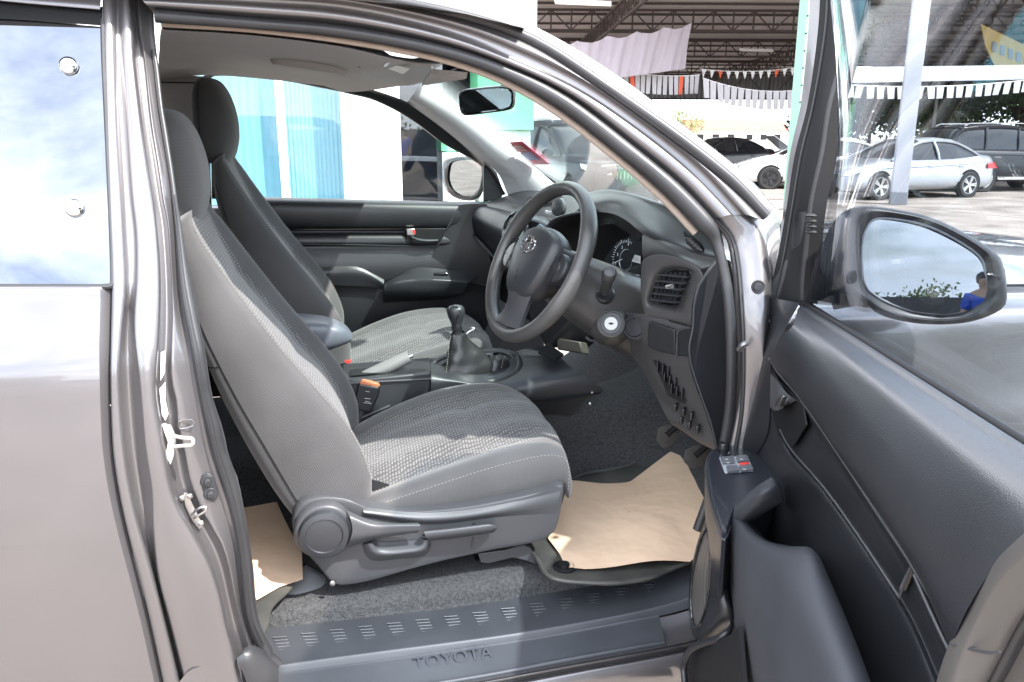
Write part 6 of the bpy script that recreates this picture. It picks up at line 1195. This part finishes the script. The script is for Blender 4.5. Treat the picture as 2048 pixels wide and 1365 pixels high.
# ---- vehicles ----
darkg = mat('dark_car_glass', (.012, .014, .017), .05, spec=.6)
tyre = mat('tyre', (.018, .018, .018), .8); rim_s = mat('alloy', (.62, .63, .65), .3, .8); rim_b = mat('black_alloy', (.02, .02, .022), .25)
lampm = mat('lamp_glass', (.55, .58, .62), .08, .4); tail = mat('tail_lamp', (.45, .02, .02), .2)
def car(nm, p, ang, kind, pm_, lb, cat, rimm, grp=None, hood_open=False):
    e = empty(nm, (0, 0, 0), lb, cat, grp); L = 4.7 if kind == 'sedan' else 4.85; Wd = .91 if kind == 'sedan' else .95
    if kind == 'sedan':   # x, half width, z bottom, z shoulder(belt), z top line of lower body
        st = [(0, .62, .30, .55, .62), (.06, .78, .24, .60, .70), (.35, .88, .22, .66, .80), (.9, .91, .22, .72, .90), (1.35, .91, .22, .80, .97), (2.2, .91, .22, .84, .98), (3.2, .91, .22, .87, .99), (3.9, .90, .22, .90, 1.03), (4.35, .86, .24, .90, 1.05), (4.62, .78, .28, .82, 1.00), (4.70, .64, .34, .70, .80)]
        roof = [(1.25, .95, .70), (1.75, 1.22, .66), (2.25, 1.42, .61), (2.8, 1.465, .60), (3.4, 1.42, .60), (3.9, 1.24, .63), (4.25, 1.05, .66)]; zb = .95
        wx = (.92, 3.72); wr = .325
    else:
        st = [(0, .70, .42, .75, .90), (.08, .86, .34, .85, 1.02), (.4, .94, .32, .92, 1.10), (1.0, .95, .32, .98, 1.14), (1.5, .95, .32, 1.02, 1.16), (2.5, .95, .32, 1.04, 1.18), (3.6, .95, .32, 1.05, 1.20), (4.4, .94, .34, 1.05, 1.22), (4.75, .90, .38, 1.0, 1.20), (4.85, .80, .46, .85, 1.05)]
        roof = [(1.35, 1.12, .76), (1.85, 1.48, .72), (2.3, 1.74, .68), (3.0, 1.82, .67), (3.8, 1.81, .67), (4.4, 1.74, .68), (4.72, 1.45, .72), (4.82, 1.18, .76)]; zb = 1.12
        wx = (.98, 3.78); wr = .39
    rows = []
    for x, hw, z0, z1, z2 in st:
        rows.append([V((x, -hw*.86, z0)), V((x, -hw, z0+.12)), V((x, -hw*1.0, z1-.12)), V((x, -hw*.985, z1)), V((x, -hw*.94, (z1+z2)/2)), V((x, -hw*.80, z2)), V((x, 0, z2+.03)), V((x, hw*.80, z2)), V((x, hw*.94, (z1+z2)/2)), V((x, hw*.985, z1)), V((x, hw, z1-.12)), V((x, hw, z0+.12)), V((x, hw*.86, z0))])
    m = M(); m.grid(rows, 50, 4); n0 = len(m.v)
    for r in (rows[0], rows[-1]):
        c = sum(r, V((0, 0, 0)))/len(r); m.grid([r, [c+(q-c)*.5 for q in r], [c+(q-c)*.02 for q in r]], 50, 3)
    bd = m.obj('body', pm_, e, ang=45)
    m = M(); m.box((L/2, 0, (.24 if kind == 'sedan' else .34)), (L-.5, Wd*1.6, .12)); m.obj('underside', black, e)
    G = []
    for x, z, hw in roof:
        G.append([V((x, -Wd*.90, zb-.02)), V((x, -(hw+.10), zb+(z-zb)*.5)), V((x, -hw-.01, z-.07)), V((x, -hw+.10, z-.01)), V((x, 0, z+.01)), V((x, hw-.10, z-.01)), V((x, hw+.01, z-.07)), V((x, hw+.10, zb+(z-zb)*.5)), V((x, Wd*.90, zb-.02))])
    m = M(); m.grid(G, 36, 5); m.obj('glasshouse', darkg, e, ang=50)
    # roof panel and pillars proud of the glass
    m = M(); rf = [r for r in roof if r[1] > (1.38 if kind == 'sedan' else 1.7)]
    m.grid([[V((x, -hw-.012, z-.065)), V((x, -hw+.10, z+.004)), V((x, 0, z+.025)), V((x, hw-.10, z+.004)), V((x, hw+.012, z-.065))] for x, z, hw in rf], 20, 5); m.obj('roof', pm_, e, solid=.02)
    for s in (-1, 1):
        m = M()
        def side(x):
            for i in range(len(roof)-1):
                if roof[i][0] <= x <= roof[i+1][0]:
                    f = (x-roof[i][0])/(roof[i+1][0]-roof[i][0]); return roof[i][1]*(1-f)+roof[i+1][1]*f, roof[i][2]*(1-f)+roof[i+1][2]*f
            return roof[-1][1], roof[-1][2]
        def sp(x, f):
            z, hw = side(x); z -= .06; return V((x, s*((Wd*.90)*(1-f)+(hw+.02)*f+.012+.03*math.sin(math.pi*f)), zb+(z-zb)*f))
        m.tube([sp(roof[0][0]+.02, 0)]+[sp(x, 1) for x in [r[0] for r in roof[1:-1]]]+[sp(roof[-1][0]-.02, 0)], .032, 6, 4)
        xm = (2.75 if kind == 'sedan' else 2.7); m.tube([sp(xm, 0), sp(xm-.02, .5), sp(xm-.05, 1)], .03, 6, 3)
        if kind != 'sedan': m.tube([sp(3.75, 0), sp(3.7, .5), sp(3.68, 1)], .04, 6, 3)
        m.obj('pillar', pm_ if kind == 'sedan' else gloss, e)
        m = M(); m.tube([V((.9, s*(Wd+.003), st[4][3]-.05)), V((3.0, s*(Wd+.005), st[5][3]-.03)), V((4.4, s*(Wd-.03), st[7][3]-.02))], .006, 5, 4)
        for xd in ((1.45, 2.7, 3.62) if kind == 'sedan' else (1.5, 2.68, 3.7)): m.tube([V((xd, s*(Wd+.001), st[4][2]+.12)), V((xd+.02, s*(Wd+.001), .6)), V((xd, s*(Wd-.02), zb-.06))], .005, 5, 3)
        m.obj('panel_gap', black, e)
        for xd in (2.48, 3.42): m = M(); m.tube([V((xd-.1, s*(Wd+.015), zb-.16)), V((xd, s*(Wd+.03), zb-.16)), V((xd+.1, s*(Wd+.015), zb-.16))], .014, 6, 3); m.obj('door_handle', chrome if kind != 'sedan' else pm_, e)
        m = M(); m.grid([[V((1.50, s*(Wd+.02), zb+.02)), V((1.55, s*(Wd+.12), zb+.0)), V((1.58, s*(Wd+.20), zb+.06))], [V((1.50, s*(Wd+.0), zb+.12)), V((1.55, s*(Wd+.12), zb+.15)), V((1.58, s*(Wd+.20), zb+.12))], [V((1.64, s*(Wd+.0), zb+.10)), V((1.66, s*(Wd+.12), zb+.12)), V((1.66, s*(Wd+.18), zb+.10))], [V((1.64, s*(Wd+.02), zb+.02)), V((1.66, s*(Wd+.12), zb+.02)), V((1.66, s*(Wd+.18), zb+.05))]], 10, 3, cv=True); m.obj('wing_mirror', pm_, e)
        zl = st[2][3]
        m = M(); m.grid([[V((.03, s*.50, zl-.02)), V((.12, s*.76, zl+.04)), V((.42, s*(st[2][1]+.004), zl+.10))], [V((-.012, s*.50, zl-.10)), V((.05, s*.78, zl-.08)), V((.34, s*(st[2][1]+.012), zl+.01))]], 12, 3); m.obj('headlight', lampm, e, solid=.03)
        m = M(); m.grid([[V((L-.42, s*(Wd-.03), zl+.18)), V((L-.10, s*(Wd-.13), zl+.20)), V((L-.0, s*.50, zl+.18))], [V((L-.40, s*(Wd-.015), zl+.06)), V((L-.06, s*(Wd-.06), zl+.06)), V((L+.03, s*.50, zl+.05))]], 12, 3); m.obj('tail_light', tail, e, solid=.03)
        m = M(); m.prism([V((.02, s*.50, .36)), V((.07, s*.74, .40)), V((.06, s*.76, .50)), V((.0, s*.55, .46))], (.05, 0, 0)); m.obj('fog_lamp_recess', black, e)
        for wxx in wx:
            w_ = empty('wheel', (wxx, s*(Wd-.06), wr), parent=e)
            m = M(); m.lathe([(wr*.66, -.10), (wr*.93, -.105), (wr, -.07), (wr, .07), (wr*.93, .105), (wr*.70, .10), (wr*.66, .085)], (wxx, s*(Wd-.06), wr), (0, s, 0), 36); m.obj('tyre', tyre, w_)
            m = M(); m.lathe([(wr*.70, .088), (wr*.705, .098), (wr*.66, .098), (wr*.63, .06), (wr*.2, .05), (.001, .05)], (wxx, s*(Wd-.06), wr), (0, s, 0), 36, cap=False)
            for k_ in range(5 if kind == 'sedan' else 6):
                for dd_ in (-.14, .14):
                    a = 2*math.pi*k_/(5 if kind == 'sedan' else 6)+dd_*1.0; c = V((wxx, s*(Wd-.06), wr)); d_ = V((math.cos(a), 0, math.sin(a)))
                    m.bar(c+d_*.04+V((0, s*.085, 0)), c+d_*wr*.68+V((0, s*.098, 0)), .034, .03, up=(0, 1, 0))
            m.lathe([(.05, .07), (.05, .10), (.001, .105)], (wxx, s*(Wd-.06), wr), (0, s, 0), 14)
            m.obj('rim', rimm, w_)
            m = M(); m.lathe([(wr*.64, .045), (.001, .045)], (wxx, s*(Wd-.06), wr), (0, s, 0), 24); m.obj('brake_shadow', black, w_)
            m = M(); m.grid([[V((wxx+(wr+.055+k3)*math.cos(t), s*(Wd+yy), wr+.01+(wr+.055+k3)*math.sin(t))) for t in [math.pi*(-.04+1.08*i/16) for i in range(17)]] for k3, yy in ((-.02, -.03), (-.012, .006), (-.005, .01))], 30, 2, lin=True)
            m.obj('wheel_arch', black, e)
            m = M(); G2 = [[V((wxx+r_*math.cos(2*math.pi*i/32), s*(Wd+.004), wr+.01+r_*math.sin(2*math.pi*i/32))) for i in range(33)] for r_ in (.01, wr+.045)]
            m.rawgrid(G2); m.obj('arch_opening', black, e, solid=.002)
    zl = st[2][3]
    m = M(); m.prism([V((-.018, -.48, zl-.04)), V((-.018, .48, zl-.04)), V((-.03, .40, zl-.20)), V((-.03, -.40, zl-.20))], (.03, 0, 0)); m.prism([V((-.02, -.46, .30)), V((-.02, .46, .30)), V((-.02, .40, .46)), V((-.02, -.40, .46))], (.04, 0, 0)); gr_ = m.obj('grille', black, e)
    m = M()
    for i in range(5 if kind == 'sedan' else 11):
        if kind == 'sedan': m.bar((-.034, -.42+.0, zl-.07-i*.028), (-.034, .42, zl-.07-i*.028), .01, .008)
        else: m.bar((-.036, -.4+i*.08, zl-.05), (-.036, -.4+i*.08, zl-.19), .012, .02)
    m.obj('grille_bars', chrome, gr_)
    if hood_open:
        m = M(); m.grid([[V((1.2, y, .98)) for y in (-.74, 0, .74)], [V((.78, y, 1.30)) for y in (-.74, 0, .74)], [V((.42, y, 1.56)) for y in (-.66, 0, .66)]], 16, 5); m.obj('raised_hood', pm_, e, solid=.03)
    if kind != 'sedan':
        for s in (-1, 1): m = M(); m.tube([V((2.2, s*.60, 1.80)), V((2.4, s*.60, 1.87)), V((4.1, s*.60, 1.87)), V((4.3, s*.60, 1.80))], .018, 6, 3); m.obj('roof_rail', steel, e)
        m = M(); m.box((2.4, 0, .36), (1.9, 2.0, .05)); m.obj('side_step', steel, e, bevel=.01)
    # wheel anchor: put front-left wheel (or given) at p
    e.rotation_euler = (0, 0, ang); return e, wx
def place(e, p, ang, lx, ly):   # local point (lx, ly) lands on ground point p
    c, s = math.cos(ang), math.sin(ang); e.location = (p.x-(lx*c-ly*s), p.y-(lx*s+ly*c), 0)
silver = mat('silver_paint', (.40, .42, .45), .28, .5, coat=1); whitep = mat('white_car_paint', (.80, .80, .80), .25, coat=1); blackp = mat('black_car_paint', (.010, .012, .016), .25, spec=.4, coat=.25)
navy = mat('navy_paint', (.012, .018, .030), .3, spec=.4, coat=.2)
a = math.atan2(AZ(1888, 397).y-AZ(1756, 401).y, AZ(1888, 397).x-AZ(1756, 401).x)
e, wx = car('silver_sedan', None, a, 'sedan', silver, 'silver sedan parked behind the white column', 'car', rim_s, 'cars parked in the lot'); place(e, AZ(1756, 401), a, wx[0], -.9)
sc_ = (AZ(1888, 397)-AZ(1756, 401)).length/(wx[1]-wx[0])
a = R(-22); e, wx = car('white_sedan', None, a, 'sedan', whitep, 'white sedan with black wheels left of the green post', 'car', rim_b, 'cars parked in the lot'); place(e, AZ(1538, 379), a, wx[0], -.9)
a = R(8); e, wx = car('dark_sedan', None, a, 'sedan', blackp, 'black sedan with dark glass parked behind the white sedan', 'car', rim_s, 'cars parked in the lot'); place(e, AZ(1440, 352), a, 2.6, 0)
a = R(-12); e, wx = car('open_hood_sedan', None, a, 'sedan', silver, 'silver sedan with its hood raised, far behind the white sedan', 'car', rim_s, 'cars parked in the lot', hood_open=True); place(e, AZ(1555, 345), a, .9, 0)
a = R(176); e, wx = car('black_suv', None, a, 'suv', blackp, 'black SUV with silver wheels right of the silver sedan', 'car', rim_s, 'cars parked in the lot'); place(e, AZ(1962, 385), a, wx[1], .95)
a = R(100); e, wx = car('navy_suv', None, a, 'suv', navy, 'dark navy SUV facing the truck, seen through the windscreen', 'car', rim_s, 'cars parked in the lot'); place(e, AZ(1265, 436), a, .0, 0)

# ---- far background ----
leafm = [mat('leaf_green', (.10, .17, .05), .8), mat('leaf_dark', (.055, .10, .035), .8), mat('leaf_olive', (.16, .21, .07), .8)]
bark = mat('bark', (.12, .09, .07), .9)
def tree(p, h, r, lb, seed, grp='trees beyond the lot', leaf=.30, n=1500, nm='leafy_tree', mi_=0):
    random.seed(seed); e = empty(nm, p, lb, 'tree', grp); p = V(p)
    m = M(); m.tube([p, p+V((.1*r, 0, h*.3)), p+V((0, .05*r, h*.6))], [h*.035, h*.025, h*.012], 8, 3)
    cl = []
    for i in range(9):
        a = random.uniform(0, 6.28); rr = r*random.uniform(.15, .75); z = h*random.uniform(.45, .86); c = p+V((rr*math.cos(a), rr*math.sin(a), z)); cl.append((c, r*random.uniform(.28, .52)))
        if i < 6: m.tube([p+V((0, 0, h*.32)), (p+V((0, 0, h*.4))).lerp(c, .5), c], [h*.014, h*.009, h*.004], 6, 2)
    m.obj('trunk', bark, e)
    m = M()
    for i in range(n):
        c, cr__ = random.choice(cl); d = V((random.gauss(0, 1), random.gauss(0, 1), random.gauss(0, .8))); d = d.normalized()*(cr__*random.uniform(.35, 1.08)); q = c+d
        s = leaf*random.uniform(.6, 1.3); u = V((random.gauss(0, 1), random.gauss(0, 1), random.gauss(0, 1))).normalized(); v = u.cross(V((random.gauss(0, 1), random.gauss(0, 1), random.gauss(0, 1)))).normalized()
        b = len(m.v); m.v.extend([tuple(q-u*s*.5), tuple(q+v*s*.3), tuple(q+u*s*.5), tuple(q-v*s*.3)]); m.face((b, b+1, b+2, b+3))
    m.obj('crown', leafm[mi_], e, ang=180)
specs = [(2030, 262, 46, 8.2, 5.2, 'large leafy tree at the right edge behind the black SUV'), (1945, 262, 50, 6.0, 4.6, 'rounded leafy tree left of the largest one'), (1865, 262, 52, 4.6, 3.6, 'low tree just right of the white column'), (1730, 262, 50, 5.2, 4.4, 'dark bushy tree left of the white column'), (1680, 262, 48, 4.6, 3.6, 'bushy tree by the door window frame'), (1355, 235, 110, 6.0, 5, 'small distant tree seen past the front pillar')]
for i, (px, py, Y, h, r, lb) in enumerate(specs):
    p = A(px, py, Y); p.z = 0; tree(p, h, r, lb, i+3, mi_=i % 3, n=4200 if i < 5 else 1500, leaf=.34)
# behind the camera: what the mirrors, glass and paint reflect
for i, (x, y, h, r) in enumerate([(-20, -34, 7, 5), (-8, -40, 6, 5), (4, -42, 6.5, 5), (16, -38, 5.5, 5), (28, -40, 7, 6), (-34, -30, 7, 5), (9, -46, 7, 5), (40, -36, 6, 5), (-14, -48, 8, 6)]):
    tree((x*2.3, y*2.3, 0), h*.42, r*1.3, 'tree across the lot behind the photographer, tree %s from the west' % ['sixth', 'fourth'][0] if False else ['broad tree west of the shed', 'tree beside the long shed', 'tree in the middle of the boundary row', 'low tree right of the shed', 'tall tree at the east boundary', 'tree at the far west boundary', 'tall tree behind the boundary row', 'tree at the far east corner', 'tallest tree behind the shed'][i]+', seen only in reflections', 40+i, grp='trees behind the camera', n=1500, leaf=.55, mi_=i % 3)
for i, (x, y, h, r) in enumerate([(13, -12, 6, 5), (18, -15, 7, 6), (24, -21, 8, 6.5), (9.5, -14, 6, 5)]):  # unseen trees, added to give the front fender something dark to reflect
    tree((x, y, 0), h, r, ['tall tree added to darken the fender reflection', 'second, taller tree added to darken the fender reflection', 'far tree added beyond the tall pair to darken the fender', 'wide tree added nearest the camera to darken the fender'][i]+', seen only in reflections', 70+i, grp='trees behind the camera', n=2600, leaf=.8, mi_=i % 3)
for i, (x, y, h, r) in enumerate([(-26, 3, 6, 4), (-34, 5.5, 7, 5)]): tree((x, y, 0), h, r, ['tree at the rear of the truck, seen only in the passenger mirror', 'farther tree behind the one in the passenger mirror'][i], 90+i, grp='trees behind the camera', n=1600, leaf=.5, mi_=i)
# red-roofed houses
def house(p, w, d, h, ang, lb, wallc, roofc):
    e = empty('red_roof_house', p, lb, 'house'); mm = Matrix.Rotation(ang, 3, 'Z'); p = V(p)
    m = M(); m.box(p+V((0, 0, h/2)), (w, d, h), mm); m.obj('wall', wallc, e)
    pr = [p+mm@V((-w/2-.4, -d/2-.4, h)), p+mm@V((-w/2-.4, d/2+.4, h)), p+mm@V((-w/2-.4, 0, h+d*.30))]; m = M(); m.prism(pr, mm@V((w+.8, 0, 0))); m.obj('roof', roofc, e)
    for k_ in range(3):
        m = M(); c = p+mm@V((-w*.3+k_*w*.3, -d/2-.03, h*.55)); m.box(c, (w*.13, .06, h*.35), mm); f = m.obj('window', black, e)
hw_ = mat('cream_wall', (.72, .66, .58), .8); rr_ = mat('red_roof', (.50, .10, .07), .7, vary=(.4, .15))
for px, Y, w, lb in ((1420, 130, 9, 'house with red roof and gable left of the pair'), (1515, 140, 9, 'smaller red-roofed house right of the gabled one')):
    p = A(px, 262, Y); p.z = 0; house(p, w, 6, 2.7, R(-8), lb, hw_, rr_)
# pylon
p = A(1905, 262, 60); p.z = 0; py_ = empty('lattice_tower', p, 'thin lattice tower above the trees right of the column', 'tower')
m = M()
for s1_, s2_ in ((-1, -1), (1, -1), (1, 1), (-1, 1)): m.bar(p+V((s1_*1.1, s2_*1.1, 0)), p+V((s1_*.2, s2_*.2, 11)), .09)
for i in range(12):
    k0 = 1.1-.9*i/12; k1 = 1.1-.9*(i+1)/12; z0 = 11*i/12; z1 = 11*(i+1)/12
    m.bar(p+V((-k0, -k0, z0)), p+V((k1, -k1, z1)), .05); m.bar(p+V((k0, -k0, z0)), p+V((-k1, -k1, z1)), .05); m.bar(p+V((-k1, -k1, z1)), p+V((k1, -k1, z1)), .05)
m.obj('lattice', mat('tower_steel', (.30, .31, .33), .6), py_)
p = A(1866, 262, 40); p.z = 0; lp = empty('utility_pole', p, 'slim grey utility pole right of the white column', 'pole'); m = M(); m.tube([p, p+V((0, 0, 7))], [.10, .07], 10, 1); m.obj('pole_shaft', mat('pole_grey', (.45, .44, .42), .8), lp); m = M(); m.bar(p+V((-.7, 0, 6.5)), p+V((.7, 0, 6.5)), .08); m.obj('crossarm', black, lp)
# shed seen in the door mirror and boundary wall behind the camera
sh = empty('boundary_wall', (0, -30, 0), 'low grey boundary wall across the lot behind the camera', 'wall'); m = M(); m.box((0, -45, 1.0), (180, .2, 2.0)); m.obj('wall_panel', mat('concrete_wall', (.10, .10, .10), .85, vary=(.3, .15)), sh)
sh = empty('open_shed', (-9, -26, 0), 'long low shed with grey roof behind the camera', 'shed'); m = M(); m.box((-12, -26, 1.6), (9, 5, 3.2)); m.obj('wall', mat('shed_wall', (.25, .22, .20), .85), sh); m = M(); m.prism([V((-17, -29.4, 3.2)), V((-17, -22.6, 3.2)), V((-17, -26, 4.6))], (10, 0, 0)); m.obj('roof', mat('shed_roof', (.22, .20, .19), .7), sh)
# ---- bystander in a blue shirt, reflected in the door mirror ----
def skin(name, pts, edges, rad, mt, parent, root=0, sub=2):
    me = bpy.data.meshes.new(name); me.from_pydata([tuple(p) for p in pts], edges, []); o = bpy.data.objects.new(name, me); scn.collection.objects.link(o)
    md = o.modifiers.new('k', 'SKIN'); md.use_smooth_shade = True
    for i, r in enumerate(rad): me.skin_vertices[0].data[i].radius = (r, r) if not isinstance(r, tuple) else r; me.skin_vertices[0].data[i].use_root = (i == root)
    s = o.modifiers.new('s', 'SUBSURF'); s.levels = s.render_levels = sub
    me.materials.append(mt); o.parent = parent; o.matrix_parent_inverse = wm(parent).inverted(); return o
pc = V((2.76, -11.2, 0)); pe_ = empty('person', pc, 'person in blue shirt and dark trousers, seen only in the driver door mirror', 'person')
def Pp(x, y, z): return pc + V((x, y, z))
skinm = mat('skin', (.42, .26, .18), .55); shirt = mat('blue_shirt', (.02, .09, .55), .8); trous = mat('dark_trousers', (.03, .03, .04), .85); hairm = mat('black_hair', (.01, .01, .01), .6)
bp_ = [Pp(0, 0, .95), Pp(0, 0, 1.12), Pp(0, 0, 1.32), Pp(0, 0, 1.45), Pp(0, .01, 1.53), Pp(0, .03, 1.60), Pp(0, .03, 1.70), Pp(-.18, 0, 1.42), Pp(-.25, .0, 1.16), Pp(-.22, .16, .95), Pp(-.21, .20, .88), Pp(.18, 0, 1.42), Pp(.25, 0, 1.16), Pp(.22, .16, .96), Pp(.21, .20, .89), Pp(-.10, 0, .90), Pp(-.11, .02, .50), Pp(-.12, -.02, .10), Pp(-.13, .10, .05), Pp(.10, 0, .90), Pp(.11, .02, .50), Pp(.12, -.02, .10), Pp(.13, .10, .05)]
be = [(0, 1), (1, 2), (2, 3), (3, 4), (4, 5), (5, 6), (3, 7), (7, 8), (8, 9), (9, 10), (3, 11), (11, 12), (12, 13), (13, 14), (0, 15), (15, 16), (16, 17), (17, 18), (0, 19), (19, 20), (20, 21), (21, 22)]
br_ = [.14, .13, .15, .12, .055, .085, .08, .06, .045, .033, .03, .06, .045, .033, .03, .10, .065, .045, .04, .10, .065, .045, .04]
skin('body', bp_, be, br_, skinm, pe_)
sp_ = [bp_[0]+V((0, 0, -.03)), bp_[1], bp_[2], bp_[3], bp_[7], bp_[7].lerp(bp_[8], .75), bp_[11], bp_[11].lerp(bp_[12], .75)]
skin('shirt', sp_, [(0, 1), (1, 2), (2, 3), (3, 4), (4, 5), (3, 6), (6, 7)], [.17, .165, .175, .13, .085, .07, .085, .07], shirt, pe_)
skin('trousers', [bp_[0], bp_[15], bp_[16], bp_[17], bp_[19], bp_[20], bp_[21]], [(0, 1), (1, 2), (2, 3), (0, 4), (4, 5), (5, 6)], [.15, .115, .085, .07, .115, .085, .07], trous, pe_)
m = M(); m.lathe([(.001, .0), (.06, .01), (.095, .05), (.10, .10), (.09, .15), (.05, .185), (.001, .195)], Pp(0, .0, 1.585), (0, -.25, 1), 20, sx=1.0); m.obj('hair', hairm, pe_)
for sgn in (-1, 1):
    hnd = Pp(sgn*.21, .21, .87)
    for f in range(5):
        a = (f-2)*.012; m = M(); L_ = (.05, .07, .075, .07, .055)[f]
        d_ = V((0, .35, -1)) if f else V((-sgn*.6, .6, -.6)); m.tube([hnd+V((a, .0, 0)), hnd+V((a, 0, 0))+d_*L_*.55, hnd+V((a, .02, 0))+d_*L_], [.010, .009, .007], 6, 2); m.obj('finger', skinm, pe_)
